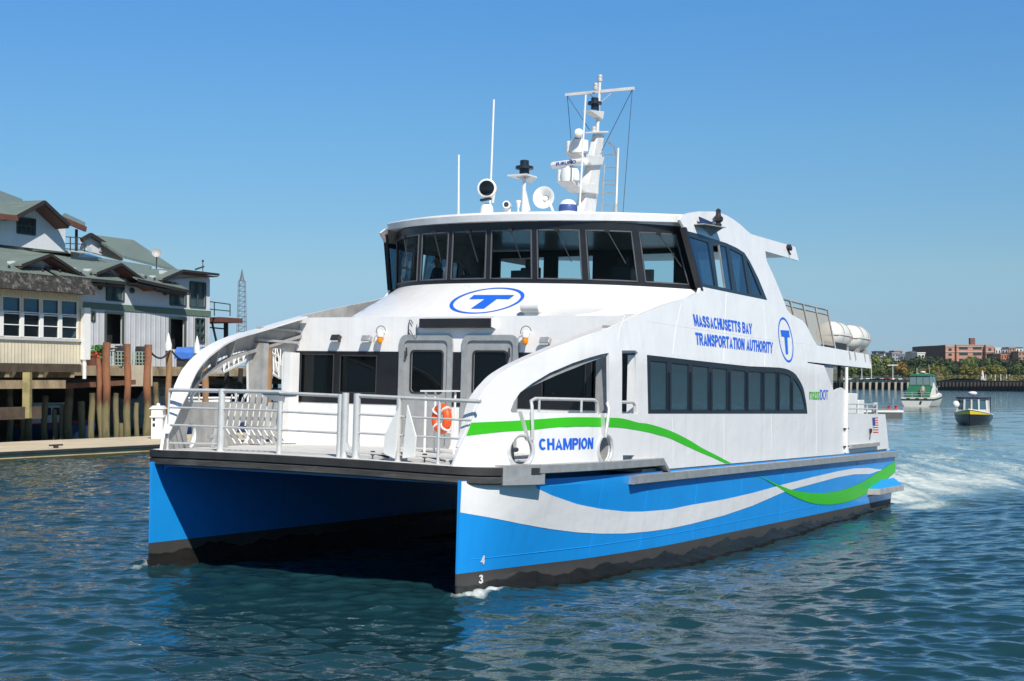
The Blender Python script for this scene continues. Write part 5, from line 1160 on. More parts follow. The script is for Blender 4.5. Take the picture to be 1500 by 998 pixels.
# ================================================================== WATER
def water_mesh():
    nr, nc = 1400, 1000
    r = np.concatenate([10.0 * (75 / 10.0) ** (np.arange(1000) / 1000.0), 75 * (5200 / 75.0) ** (np.arange(480) / 479.0)]); nr = len(r)
    th = np.linspace(radians(-52), radians(52), nc)
    R_, T_ = np.meshgrid(r, th, indexing='ij'); X = R_ * np.sin(T_); Y = R_ * np.cos(T_)
    sp = np.maximum(np.gradient(r)[:, None] * np.ones_like(T_), R_ * (th[1] - th[0]))
    rs = np.random.RandomState(3); Z = np.zeros_like(X); GX = np.zeros_like(X); GY = np.zeros_like(X)
    N = 96; lam = np.exp(rs.uniform(np.log(0.22), np.log(1.25), N)); ang = rs.normal(radians(262), 0.6, N); ph = rs.uniform(0, 2 * pi, N)
    for l, a, p in zip(lam, ang, ph):
        k = 2 * pi / l; slope = 0.20 * sqrt(2.0 / N); fade = np.clip((l / sp - 1.8) / 2.2, 0, 1)
        w = k * (X * cos(a) + Y * sin(a)) + p
        am = slope / k * fade; sn = np.sin(w); cs = np.cos(w); Z += am * sn; GX += 0.85 * am * cs * cos(a); GY += 0.85 * am * cs * sin(a)
    for l, a, p in ((4.2, radians(250), 1.0), (2.9, radians(275), 2.0), (5.6, radians(230), 0.3), (2.3, radians(262), 4.0)):
        k = 2 * pi / l; Z += 0.035 / k * np.sin(k * (X * cos(a) + Y * sin(a)) + p) * np.clip((l / sp - 1.8) / 2.2, 0, 1)
    patch = 0.75 + 0.25 * np.sin(X * 0.11 + 1.3 * np.sin(Y * 0.06)) * np.sin(Y * 0.09 + 0.7)
    Z *= patch; X = X + GX * patch; Y = Y + GY * patch
    # ferry frame of every water point
    dx, dy = X - BO[0], Y - BO[1]
    A = np.array([sin(YAW), cos(YAW)]); S = np.array([-cos(YAW), sin(YAW)])
    bx = dx * A[0] + dy * A[1]; by = dx * S[0] + dy * S[1]
    d = bx - 23.2
    wdt = 4.8 + 3.6 * (1 - np.exp(-np.maximum(d, 0) / 4)) + 0.14 * np.maximum(d, 0)
    wake = np.where(d > 0, np.exp(-(by / wdt) ** 6) * np.exp(-np.maximum(d, 0) / 130.0), 0) * np.clip(d / 0.8, 0, 1)
    wake = np.maximum(wake, 0.85 * np.exp(-((by + 5.2) / 1.1) ** 2) * np.clip((bx - 21.6) / 1.0, 0, 1) * np.exp(-np.maximum(d, 0) / 7.0))
    foam = wake * (0.60 + 0.40 * np.exp(-np.maximum(d, 0) / 14.0))
    yh = np.interp(bx, _xx, _yp)
    for sg in (-1, 1):
        ds = np.hypot(bx - 0.25, (by - sg * STEM_Y - sg * 0.05) * 1.0)
        st = np.exp(-(np.hypot((bx - 0.45) / 0.95, (by - sg * (STEM_Y + 0.10) - sg * 0.16 * np.maximum(bx, 0)) / 0.30)) ** 4); foam = np.maximum(foam, 0.80 * st); Z += 0.07 * st * (0.55 + 0.45 * np.sin(bx * 17 + by * 29) * np.sin(bx * 7 - by * 13 + 1))
        st2 = np.exp(-(np.hypot((bx - 2.6) / 2.2, (by - sg * (yh + 0.35 + 0.1 * bx)) / 0.4)) ** 2); foam = np.maximum(foam, 0.40 * st2)
        e = np.exp(-((np.abs(by) - yh - 0.12) / 0.16) ** 2) * ((bx > 0) & (bx < 23.4)) * (by * sg > 0); foam = np.maximum(foam, 0.36 * e)
    # divergent bow wave lines
    for sg in (-1, 1):
        ln = np.exp(-((by * sg - (yh + 0.3 + 0.16 * np.maximum(bx, 0))) / (0.25 + 0.03 * np.maximum(bx, 0))) ** 2) * (bx > 0.3) * np.exp(-np.maximum(bx, 0) / 14.0); Z += 0.07 * ln
    Z += 0.16 * np.exp(-((by + 6.0) / 1.1) ** 2) * np.clip((bx - 22.2) / 2, 0, 1) * np.exp(-np.maximum(d, 0) / 9.0)
    Z = np.where((np.abs(by) < yh - 0.02) & (np.abs(by) > 3.27) & (bx > 0.1) & (bx < 23.2), -0.3, Z)
    dist = np.maximum(np.abs(by) - 4.2, 0); Z -= 0.33 * np.clip((bx - 1.0) / 9.0, 0, 1) * np.exp(-(dist / 4.5) ** 2) * np.exp(-np.maximum(d, 0) / 6.0) * (bx > 0)
    V = np.stack([X, Y, Z], -1).reshape(-1, 3)
    i, j = np.meshgrid(np.arange(nr - 1), np.arange(nc - 1), indexing='ij'); q = (i * nc + j).ravel()
    Fc = np.stack([q, q + nc, q + nc + 1, q + 1], 1)
    me = bpy.data.meshes.new('water'); me.vertices.add(len(V)); me.vertices.foreach_set('co', V.ravel())
    me.loops.add(Fc.size); me.loops.foreach_set('vertex_index', Fc.ravel()); me.polygons.add(len(Fc)); me.polygons.foreach_set('loop_start', np.arange(len(Fc)) * 4); me.polygons.foreach_set('loop_total', np.full(len(Fc), 4))
    me.update(); me.polygons.foreach_set('use_smooth', np.ones(len(Fc), bool))
    for n_, arr in (('foam', foam), ('wake', wake)):
        at_ = me.attributes.new(n_, 'FLOAT', 'POINT'); at_.data.foreach_set('value', np.clip(arr, 0, 1.2).ravel().astype(np.float32))
    return me
wm = bpy.data.materials.new('sea_water'); wm.use_nodes = True; t_ = wm.node_tree; L_ = t_.links; pb = t_.nodes['Principled BSDF']
tc = nd(t_, 'ShaderNodeTexCoord')
def noise(scale, vec, detail=4, rough=0.55, dist=0.0):
    n = nd(t_, 'ShaderNodeTexNoise'); n.inputs['Scale'].default_value = scale; n.inputs['Detail'].default_value = detail; n.inputs['Roughness'].default_value = rough; n.inputs['Distortion'].default_value = dist; L_.new(vec, n.inputs['Vector']); return n.outputs[0]
def mapping(rot, sc):
    m = nd(t_, 'ShaderNodeMapping'); m.inputs['Rotation'].default_value = (0, 0, rot); m.inputs['Scale'].default_value = sc; L_.new(tc.outputs['Object'], m.inputs[0]); return m.outputs[0]
def mth(op, a, b=None, clamp=False):
    m = nd(t_, 'ShaderNodeMath', operation=op); m.use_clamp = clamp
    for i, x in enumerate((a, b)):
        if x is None: continue
        if isinstance(x, (int, float)): m.inputs[i].default_value = x
        else: L_.new(x, m.inputs[i])
    return m.outputs[0]
def rng(x, a, b, c, d):
    m = nd(t_, 'ShaderNodeMapRange'); 
    for i, q in enumerate((a, b, c, d)): m.inputs[i + 1].default_value = q
    L_.new(x, m.inputs[0]); return m.outputs[0]
fa = nd(t_, 'ShaderNodeAttribute'); fa.attribute_name = 'foam'; wa = nd(t_, 'ShaderNodeAttribute'); wa.attribute_name = 'wake'
vf = mapping(-radians(60), (0.28, 1.0, 1.0)); vi = mapping(radians(8), (0.6, 1.45, 1))
n1 = noise(0.9, mapping(YAW - pi / 2 + pi, (1, 1, 1)), 8, 0.62, 0.6)
n1b = noise(0.9, mapping(YAW, (1.0, 0.16, 1)), 8, 0.68, 0.9)
n2 = noise(5.0, tc.outputs['Object'], 6, 0.7, 1.0)
mixn = mth('ADD', mth('MULTIPLY', n1b, 0.75), mth('MULTIPLY', n2, 0.25))
ff = mth('ADD', mixn, mth('MULTIPLY', fa.outputs['Fac'], 0.62))
foamf = rng(ff, 0.84, 1.06, 0.0, 1.0); 
foamf = mth('MULTIPLY', foamf, rng(fa.outputs['Fac'], 0.02, 0.2, 0, 1))
milk = mth('MULTIPLY', wa.outputs['Fac'], rng(n1b, 0.35, 0.65, 0.45, 1.0), True)
bigc = noise(0.05, tc.outputs['Object'], 3)
mx1 = nd(t_, 'ShaderNodeMix', data_type='RGBA'); mx1.inputs[6].default_value = (0.008, 0.036, 0.041, 1); mx1.inputs[7].default_value = (0.010, 0.045, 0.062, 1); L_.new(bigc, mx1.inputs[0])
mx2 = nd(t_, 'ShaderNodeMix', data_type='RGBA'); mx2.inputs[7].default_value = (0.30, 0.46, 0.45, 1); L_.new(mth('MULTIPLY', milk, 0.95), mx2.inputs[0]); L_.new(mx1.outputs[2], mx2.inputs[6])
mx3 = nd(t_, 'ShaderNodeMix', data_type='RGBA'); mx3.inputs[7].default_value = (0.62, 0.68, 0.66, 1); L_.new(foamf, mx3.inputs[0]); L_.new(mx2.outputs[2], mx3.inputs[6])
L_.new(mx3.outputs[2], pb.inputs['Base Color'])
L_.new(mth('ADD', 0.045, mth('MULTIPLY', foamf, 0.6)), pb.inputs['Roughness']); pb.inputs['IOR'].default_value = 1.36; pb.inputs['Specular Tint'].default_value = (0.72, 0.93, 1.0, 1)
L_.new(rng(foamf, 0, 1, 1.0, 0.15), pb.inputs['Specular IOR Level'])
b1 = nd(t_, 'ShaderNodeBump'); b1.inputs['Distance'].default_value = 0.012; b1.inputs['Strength'].default_value = 1.0; L_.new(noise(4.2, vi, 3, 0.55, 0.5), b1.inputs['Height'])
b2 = nd(t_, 'ShaderNodeBump'); b2.inputs['Distance'].default_value = 0.003; L_.new(noise(9.0, vi, 3, 0.6, 0.4), b2.inputs['Height']); L_.new(b1.outputs[0], b2.inputs['Normal'])
b3 = nd(t_, 'ShaderNodeBump'); b3.inputs['Distance'].default_value = 0.06; b3.inputs['Strength'].default_value = 1.0; L_.new(noise(1.3, vi, 3, 0.5, 0.4), b3.inputs['Height']); L_.new(b2.outputs[0], b3.inputs['Normal'])
L_.new(b3.outputs[0], pb.inputs['Normal'])
WME = water_mesh(); WME.materials.append(wm)
wo_ = bpy.data.objects.new('water', WME); COL.objects.link(wo_); wo_['kind'] = 'structure'
# harbour bed well below, and water behind the photographer
mb = MB(); mb.add([(-60, -80, -0.02), (60, -80, -0.02), (8.4, 6.4, -0.02), (-8.4, 6.4, -0.02)], [(0, 1, 2, 3)]); ob = mb.build('water', wm); ob['kind'] = 'structure'

# ================================================================== THE PIER ON THE LEFT
PO = np.array([-22.5, 72.0]); PA = np.array([0.438, 0.899]); PN = np.array([0.899, -0.438])
def Pt(s, o, z): p = PO + PA * s + PN * o; return (float(p[0]), float(p[1]), float(z))
def PL(u, v, o):
    d = ray(u, v); c = PO + PN * o; t = (c - CAM[:2]) @ PN / (d[:2] @ PN); q = CAM + d * t
    return float((q[:2] - PO) @ PA), float(q[2])
def plz(u, v, o): return PL(u, v, o)[1]
def pls(u, v, o): return PL(u, v, o)[0]
def wallmap(o):
    return lambda s, z, d=0.0: Pt(s, o - d, z)
PANN3 = Vector((PN[0], PN[1], 0)); PAA3 = Vector((PA[0], PA[1], 0))
CLAP = pmat('white_clapboard', (0.62, 0.64, 0.67), 0.7, var=0.05, scale=1.5, streak=0.1)
BATTEN = pmat('grey_board', (0.50, 0.52, 0.55), 0.7, var=0.06, scale=1.5, streak=0.15)
TRIMG = pmat('green_trim', (0.10, 0.155, 0.115), 0.6, var=0.1)
def ribbed(name, col, period, axis, depth=0.03, rough=0.5, dirt=(0.2, 0.2, 0.18)):
    m = pmat(name, col, rough, var=0.1, scale=0.8, dirt=dirt, dirt_amt=0.25, streak=0.12); t = m.node_tree; L = t.links
    tc = nd(t, 'ShaderNodeTexCoord'); mp = nd(t, 'ShaderNodeMapping'); mp.inputs['Rotation'].default_value = (0, 0, axis); L.new(tc.outputs['Object'], mp.inputs[0])
    w = nd(t, 'ShaderNodeTexWave'); w.inputs['Scale'].default_value = 1.0 / period / 3.2; w.bands_direction = 'X'; w.wave_profile = 'SAW' if False else 'SIN'; L.new(mp.outputs[0], w.inputs[0])
    r = nd(t, 'ShaderNodeMapRange'); r.inputs[1].default_value = 0.75; r.inputs[2].default_value = 0.95; L.new(w.outputs[1], r.inputs[0])
    b = nd(t, 'ShaderNodeBump'); b.inputs['Distance'].default_value = depth; L.new(r.outputs[0], b.inputs['Height']); L.new(b.outputs[0], t.nodes['Principled BSDF'].inputs['Normal'])
    return m
PANG = -math.atan2(PA[1], PA[0])
ROOFG = ribbed('green_metal_roof', (0.17, 0.215, 0.19), 0.45, PANG, 0.05, 0.45, (0.13, 0.15, 0.13))
BEIGE = ribbed('beige_corrugated', (0.70, 0.625, 0.47), 0.22, PANG, 0.03, 0.6, (0.4, 0.35, 0.25))
BATT = ribbed('board_and_batten', (0.52, 0.54, 0.57), 0.5, PANG, 0.03, 0.7, (0.42, 0.43, 0.45))
SOFF = pmat('brown_soffit', (0.13, 0.05, 0.035), 0.7, var=0.25); FASC = pmat('dark_fascia', (0.022, 0.020, 0.020), 0.7, var=0.2)
WFR = pmat('dark_green_frame', (0.035, 0.055, 0.045), 0.5); WPANE = glass_mat('house_window', (0.3, 0.4, 0.45), 0.0, 0.03, (0.03, 0.045, 0.055), 1.6)
CURT = pmat('curtain_grey', (0.45, 0.52, 0.54), 0.8, var=0.2)
TIMB = pmat('weathered_timber', (0.30, 0.23, 0.14), 0.85, var=0.3, scale=2, bump=0.01, bscale=12, dirt=(0.10, 0.075, 0.05), dirt_amt=0.7, stretch=(1, 1, .3))
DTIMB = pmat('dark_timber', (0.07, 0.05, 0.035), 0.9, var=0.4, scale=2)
SHIN = pmat('weathered_shingle', (0.032, 0.03, 0.028), 0.9, var=0.5, scale=5, dirt=(0.30, 0.29, 0.26), dirt_amt=0.6, bump=0.03, bscale=6)
CONC = pmat('float_concrete', (0.56, 0.48, 0.35), 0.85, var=0.1, scale=0.7, dirt=(0.36, 0.32, 0.25), dirt_amt=0.4)
RUSTY = pmat('rusty_cream_side', (0.50, 0.42, 0.26), 0.8, var=0.15, scale=1.0, dirt=(0.40, 0.20, 0.08), dirt_amt=0.8)
def pile_mat(name, lower, upper, zcut):
    m = pmat(name, (1, 1, 1), 0.9, var=0.3, scale=2.0, bump=0.02, bscale=7, dirt=(0.03, 0.022, 0.014), dirt_amt=0.75, stretch=(1, 1, .3)); t = m.node_tree; L = t.links
    g = nd(t, 'ShaderNodeNewGeometry'); sx = nd(t, 'ShaderNodeSeparateXYZ'); L.new(g.outputs['Position'], sx.inputs[0])
    n = nd(t, 'ShaderNodeTexNoise'); n.inputs['Scale'].default_value = 2; a = nd(t, 'ShaderNodeMath', operation='ADD'); L.new(sx.outputs['Z'], a.inputs[0]); L.new(n.outputs[0], a.inputs[1])
    cr = nd(t, 'ShaderNodeValToRGB'); mr_ = nd(t, 'ShaderNodeMapRange'); mr_.inputs[1].default_value = 0; mr_.inputs[2].default_value = 7; L.new(a.outputs[0], mr_.inputs[0]); L.new(mr_.outputs[0], cr.inputs[0])
    z = zcut / 7; e = cr.color_ramp.elements; e[0].position = 0.0; e[0].color = (0.10, 0.10, 0.035, 1); e[1].position = 1; e[1].color = (*upper, 1)
    for p_, c_ in ((z * .55, lower), (z - .02, lower), (z + .03, tuple(.5 * q for q in upper)), (z + .16, upper)):
        k = e.new(p_); k.color = (*c_, 1)
    mx = [x for x in t.nodes if x.type == 'MIX' and x.blend_type == 'MULTIPLY'][0]; L.new(cr.outputs[0], mx.inputs[6]); return m
PILE = pile_mat('pile_wood_tide_stained', (0.20, 0.17, 0.085), (0.27, 0.115, 0.06), 2.55)
PILEG = pile_mat('pile_wood_green', (0.20, 0.17, 0.09), (0.17, 0.13, 0.06), 2.9)
PILEB = pile_mat('pile_wood_brown', (0.25, 0.15, 0.075), (0.30, 0.17, 0.085), 1.2)
# float
q0, q1 = atz(0, 676.5, 0), atz(209, 665, 0); FD = (q1 - q0)[:2]; FD /= np.linalg.norm(FD); FNn = np.array([-FD[1], FD[0]])
def Ft(a, b, z): p = q0[:2] + FD * a + FNn * b; return (float(p[0]), float(p[1]), z)
fl_ = empty('floating_dock', 'long low beige floating dock lying in front of the wooden piles', 'floating dock', Ft(0, 0, 0))
OFF = Vector(Ft(0, 0, 0))
def rel(p): return Vector(p) - OFF
mb = MB(); mb.prism([rel(Ft(-30, 0.02, -0.3)), rel(Ft(34, 0.02, -0.3)), rel(Ft(34, 7.8, -0.3)), rel(Ft(-30, 7.8, -0.3))], (0, 0, 0.66)); mb.build('hull', RUSTY, fl_)
mb = MB(); mb.prism([rel(Ft(-30, -0.05, 0.36)), rel(Ft(34, -0.05, 0.36)), rel(Ft(34, 7.85, 0.36)), rel(Ft(-30, 7.85, 0.36))], (0, 0, 0.07)); mb.build('deck', CONC, fl_)
mb = MB(); mb.prism([rel(Ft(-30, -0.11, 0.30)), rel(Ft(34, -0.11, 0.30)), rel(Ft(34, -0.055, 0.30)), rel(Ft(-30, -0.055, 0.30))], (0, 0, 0.11)); mb.build('rubbing_strip', DARK, fl_)
mb = MB(); mb.prism([rel(Ft(-30, -0.02, -0.2)), rel(Ft(34, -0.02, -0.2)), rel(Ft(34, 0.015, -0.2)), rel(Ft(-30, 0.015, -0.2))], (0, 0, 0.30)); mb.build('tide_band', pmat('weed_dark', (0.05, 0.05, 0.02), 0.9, var=0.3), fl_)
for a in (3.2, 10.5, -4, 17.5):
    mb = MB(); c = rel(Ft(a, 0.5, 0.43)); mb.bar(c + Vector((FD[0], FD[1], 0)) * -0.35 + Vector((0, 0, .14)), c + Vector((FD[0], FD[1], 0)) * 0.35 + Vector((0, 0, .14)), 0.08, 0.07); mb.box(c + Vector((0, 0, 0.06)), (0.2, 0.12, 0.13)); mb.build('cleat', DARK, fl_)
# white shore-power pedestal on the float by the bow of the ferry
pb_ = atz(231.5, 643, 0.43)
o = empty('power_pedestal', 'white dock pedestal standing on the floating dock beside the ferry bow', 'dock pedestal', pb_)
mb = MB(); mb.bb((-0.30, -0.3, 0), (0.30, 0.3, 1.55)); mb.bb((-0.36, -0.36, 1.1), (0.36, 0.36, 1.2)); mb.build('body', WHITE2, o, bevel=0.03)
mb = MB(); mb.prism([(-0.40, -0.36, 1.55), (0.40, -0.36, 1.55), (0.22, -0.36, 1.72), (-0.22, -0.36, 1.72)], (0, 0.72, 0)); mb.ball((0, 0, 1.76), .1, 10); mb.build('cap', WHITE2, o)
for zz in (0.65, 0.95): mb = MB(); mb.bb((-0.2, -0.33, zz), (-0.08, -0.30, zz + 0.16)); mb.build('socket', DARK, o)
# pier deck
pd = empty('wooden_pier', 'timber pier deck on beams carrying the grey house and the beige shed', 'pier', Pt(0, -6, 0)); PDO = Vector(Pt(0, -6, 0))
def pr_(p): return Vector(p) - PDO
DZ = 4.15
EDGE = -7.0
mb = MB(); mb.prism([pr_(Pt(-30, EDGE, DZ)), pr_(Pt(46, EDGE, DZ)), pr_(Pt(46, -45, DZ)), pr_(Pt(-30, -45, DZ))], (0, 0, 0.2)); mb.build('deck_planks', TIMB, pd)
b0, b1 = PL(128, 527, EDGE), PL(252, 539, EDGE)
mb = MB(); mb.prism([pr_(Pt(-30, EDGE + 0.16, 3.75)), pr_(Pt(46, EDGE + 0.16, 3.75)), pr_(Pt(46, EDGE + 0.005, 3.75)), pr_(Pt(-30, EDGE + 0.005, 3.75))], (0, 0, 0.45)); mb.build('edge_beam', TIMB, pd)
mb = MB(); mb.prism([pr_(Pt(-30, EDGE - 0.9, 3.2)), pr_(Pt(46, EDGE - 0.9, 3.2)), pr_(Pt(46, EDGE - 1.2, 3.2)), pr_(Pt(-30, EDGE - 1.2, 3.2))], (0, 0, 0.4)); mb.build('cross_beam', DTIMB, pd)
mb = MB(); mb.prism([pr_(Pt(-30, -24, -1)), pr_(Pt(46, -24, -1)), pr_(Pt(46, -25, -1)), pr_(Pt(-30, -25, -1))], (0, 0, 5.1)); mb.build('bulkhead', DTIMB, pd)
# stacked boards hanging under the deck edge between the piles
s0, s1 = pls(192, 545, EDGE + 0.25), pls(210, 545, EDGE + 0.25)
mb = MB(); zt_, zb_ = plz(200, 535, EDGE + .25), plz(200, 566, EDGE + .25); mb.prism([pr_(Pt(s0, EDGE + .2, zb_)), pr_(Pt(s1 + .8, EDGE + .2, zb_)), pr_(Pt(s1 + .8, EDGE + .3, zb_)), pr_(Pt(s0, EDGE + .3, zb_))], (0, 0, zt_ - zb_)); mb.build('ladder_board', CONC, pd)
# piles
def pile(u, vt, w, mat, label, vb=641, lean=0.0, group='wooden piles along the floating dock', cap=False, depth=None, zb=-0.8, round_top=False):
    base = atz(u, vb, 0.3) if depth is None else at(u, 558, depth); Y = base[1]; zt = at(u, vt, Y)[2]; r = w / 2 * Y / FPX
    o = empty('timber_pile', label, 'pile', (base[0], base[1], 0), group)
    mb = MB(); rr = RND.random() * 6
    pts = [(lean * (z - zt) * 0.2 + 0.03 * sin(z * 2 + rr), 0.03 * cos(z * 1.7 + rr), z) for z in np.linspace(zb, zt, 9)]
    mb.tube(pts, [r * (1.04 - 0.06 * i / 8) * (1 + .05 * sin(i * 2.1 + rr)) for i in range(9)], 12); mb.build('shaft', mat, o, smooth=50)
    if cap:
        mb = MB(); mb.lathe([(r * 1.12, -0.25), (r * 1.15, 0.12), (r * 0.55, 0.55), (0.02, 0.85)], (pts[-1][0], pts[-1][1], zt), n=14); mb.build('cap', WHITE2, o, smooth=30)
    return o
pile(155, 502, 11.5, PILE, 'tallest rust red topped timber pile, left of three beside the floating dock')
pile(186, 504, 10, PILE, 'red topped timber pile, second of the three tall piles by the floating dock')
pile(215.5, 505, 11, PILE, 'red topped timber pile nearest the ferry, last of the three tall piles')
pile(143, 525, 8, PILE, 'leaning dark red pile just left of the tallest pile', lean=-.2)
for u, vt, w, l in ((42, 540, 10, 'square green stained pile under the left part of the beige shed'), (100, 568, 12, 'stout green tide stained pile under the right part of the beige shed'), (119.5, 588, 10, 'short green pile standing right of the stout one under the shed'), (134, 576, 9, 'short mossy pile standing left of the leaning red pile'), (170, 576, 8, 'short rotten pile between the first two tall red piles'), (91, 592, 7, 'thin short pile leaning on the stout green pile'), (33, 612, 8, 'low rounded pile stump left of the square green pile'), (177, 620, 7, 'broken pile stump at the foot of the second tall pile'), (65, 580, 9, 'weathered green pile midway under the beige shed'), (14, 560, 9, 'thick dark green pile at the left edge under the beige shed'), (80, 600, 7, 'low leaning green pile left of the stout one under the shed'), (200, 590, 7, 'short green pile between the last two tall red piles'), (228, 560, 8, 'green pile half hidden behind the white dock pedestal')):
    pile(u, vt, w, PILEG, l)
pile(247, 508, 9, PILEB, 'brown mooring pile with white conical cap before the grey boarded wall', cap=True, depth=84)
pile(287.5, 512, 8, PILEG, 'grey brown mooring pile with white conical cap before the dark doorway', cap=True, depth=86)
pile(300.5, 520, 10, PILEB, 'brown pile seen through the ferry bow arch, left of the gangways', depth=80, vb=580)
pile(392, 495, 13, PILEB, 'tall grey brown pile seen through the ferry bow arch beside the gangways', depth=78, group='wooden piles along the floating dock')
for u in (331.5, 352): pile(u, 540, 7, pmat('black_pile', (0.03, 0.028, 0.025), 0.9), 'black pile carrying the gangway landing, seen through the ferry arch', depth=88, group='black piles under the gangway landing')
# dim back row under the pier
rr_ = random.Random(4)
bk = None
for i in range(16):
    s = -14 + i * 3.1; o_ = -11 - (i % 3) * 2.5
    if bk is None:
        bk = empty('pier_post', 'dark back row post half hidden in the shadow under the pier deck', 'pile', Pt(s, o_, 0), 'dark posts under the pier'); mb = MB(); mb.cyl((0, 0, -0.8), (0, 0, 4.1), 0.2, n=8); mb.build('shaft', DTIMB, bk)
    else: c = copy_tree(bk); c.location = Pt(s, o_, 0)
# boat moored in the shadow behind the piles
def simple_boat(label, M, L, B, D, hullm, cabm, cab=True, stripe=None, group=None, name='moored_boat'):
    o = empty(name, label, 'boat', M, group); rows = []
    for i, t in enumerate(np.linspace(0, 1, 15)):
        w = B / 2 * (1 - max(0, (t - .45) / .55) ** 2.2) * (0.92 + .08 * min(1, t / .2)) + .02; sh = D * (1 + .35 * t ** 2.2)
        rows.append([(L * t, w, sh), (L * t, w * .94, sh * .55), (L * t * .985, w * .72, 0.05), (L * t * .97, w * .3, -.3), (L * t * .97, -w * .3, -.3), (L * t * .985, -w * .72, 0.05), (L * t, -w * .94, sh * .55), (L * t, -w, sh)])
    mb = MB(); mb.grid(rows); mb.f.append((0, 1, 2, 3, 4, 5, 6, 7)); mb.m.append(0); h = mb.build('hull', hullm, o, smooth=35)
    mb = MB(); mb.grid([[(r[0][0], r[0][1] * .97, r[0][2] - .06), (r[0][0], -r[0][1] * .97, r[0][2] - .06)] for r in rows]); mb.build('deck', WHITE2, o)
    mb = MB()
    for sg in (0, 7): mb.tube([(r[sg][0], r[sg][1] * 1.01, r[sg][2]) for r in rows], 0.05, 6)
    mb.build('gunwale', stripe or WHITE2, h)
    if cab:
        mb = MB(); z = D * 1.0; mb.prism([(L * .25, B * .36, z), (L * .68, B * .32, z + .1), (L * .60, B * .30, z + 1.15), (L * .27, B * .33, z + 1.2)], (0, -B * .66, 0)); c = mb.build('cabin', cabm, o, bevel=.05)
        mb = MB(); mb.bb((L * .2, -B * .38, z + 1.2), (L * .64, B * .38, z + 1.3)); mb.build('roof', cabm, c, bevel=.03)
        for sg in (-1, 1):
            for k in range(3): mb = MB(); x = L * (.30 + .1 * k); mb.bb((x, sg * B * .345, z + .55), (x + L * .075, sg * B * .36, z + 1.0)); mb.build('window', WPANE, c)
    return o
NAVYH = pmat('navy_gelcoat', (0.02, 0.04, 0.12), 0.3); WHH = pmat('white_gelcoat', (0.72, 0.72, 0.70), 0.35); BLUEH = pmat('blue_gelcoat', (0.03, 0.14, 0.36), 0.35)
Rz = lambda a: Matrix.Rotation(radians(a), 4, 'Z')
simple_boat('white and navy boat moored in the shadow behind the wooden piles', Matrix.Translation(Vector(at(250, 617, 78)) * Vector((1, 1, 0)) if False else Vector((*at(212, 600, 80)[:2], 0))) @ Rz(15), 8, 2.6, 1.2, NAVYH, WHH, stripe=CONC)
simple_boat('red and blue trimmed boat lying under the beige shed', Matrix.Translation(Vector((*at(14, 600, 84)[:2], 0.1))) @ Rz(20), 5.0, 1.8, 0.7, NAVYH, WHH, stripe=RED)
simple_boat('white cabin cruiser moored behind the ferry bow arch', Matrix.Translation(Vector((*at(335, 560, 92)[:2], 0.3))) @ Rz(175), 9, 3, 1.6, WHH, WHH)
simple_boat('blue hulled vessel moored farthest behind the ferry bow arch', Matrix.Translation(Vector((*at(448, 560, 104)[:2], 0.2))) @ Rz(172), 12, 3.4, 2.6, BLUEH, WHH, stripe=WHH)
# ---- the beige shed at far left
SO = Vector(Pt(0, 0, 0)); SHED = empty('waterside_shed', 'low beige corrugated shed with long window band and dark shingled eave', 'shed', SO)
def sp(s, o, z): return Vector(Pt(s, o, z)) - SO
def smap(o): return lambda s, z, d=0.0: sp(s, o - d, z)
sr = pls(121, 500, 0); zb_ = plz(117, 533.5, 0); zt_ = plz(117, 428, 0); wz1, wz0 = plz(60, 438, 0), plz(60, 494.5, 0)
sl_ = sr - 26
wb = [pls(u, 460, 0) for u in (4, 30.5, 34, 59, 62.5, 86.5, 90, 114)]
wl_ = [(wb[i], wb[i + 1]) for i in range(0, 8, 2)]; per = wl_[0][0] - wl_[0][1]
dw = (wl_[1][0] - wl_[0][0])
wl_ = [(wl_[0][0] - dw * k, wl_[0][1] - dw * k) for k in (3, 2, 1)] + wl_
mb = MB(); panel(mb, [(sl_, zb_), (sr, zb_), (sr, zt_), (sl_, zt_)], [[(a, wz0), (b, wz0), (b, wz1), (a, wz1)] for a, b in wl_], smap(0), 0.15, 2.0, (), seg=1.0); mb.build('wall', BEIGE, SHED)
mb = MB(); mb.prism([sp(sr - 0.002, -0.152, zb_), sp(sr - 0.002, -9, zb_), sp(sr - 0.002, -9, zt_), sp(sr - 0.002, -0.152, zt_)], Vector((PA[0], PA[1], 0)) * -0.15); mb.build('wall', BATTEN, SHED)
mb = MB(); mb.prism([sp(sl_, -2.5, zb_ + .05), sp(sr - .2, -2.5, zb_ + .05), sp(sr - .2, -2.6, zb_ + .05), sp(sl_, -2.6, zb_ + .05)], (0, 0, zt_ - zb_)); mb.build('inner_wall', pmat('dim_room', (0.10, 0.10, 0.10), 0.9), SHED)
for a, b in wl_:
    m_ = MB(); hgt = wz1 - wz0
    for zz in (wz0, wz0 + hgt * .30, wz0 + hgt * .58, wz0 + hgt * .63, wz1): m_.bar(sp(a, -0.04, zz), sp(b, -0.04, zz), 0.045, 0.045)
    for s in (a, b): m_.bar(sp(s, -0.04, wz0), sp(s, -0.04, wz1), 0.06, 0.06)
    wdw = m_.build('window', WHITE2, SHED)
    mb = MB(); mb.prism([sp(a, -0.08, wz0), sp(b, -0.08, wz0), sp(b, -0.08, wz1), sp(a, -0.08, wz1)], PANN3 * -0.01); mb.build('pane', glass_mat('shed_glass', (0.8, 0.88, 0.92), 0.85, 0.02, (0.02, 0.04, 0.05), 1.6), wdw)
    mb = MB(); mb.prism([sp(a + .05, -0.16, wz0 + hgt * .6), sp(b - .05, -0.16, wz0 + hgt * .6), sp(b - .05, -0.16, wz1), sp(a + .05, -0.16, wz1)], PANN3 * -0.01); mb.build('blind', pmat('blue_blind', (0.34, 0.56, 0.68), 0.7), wdw)
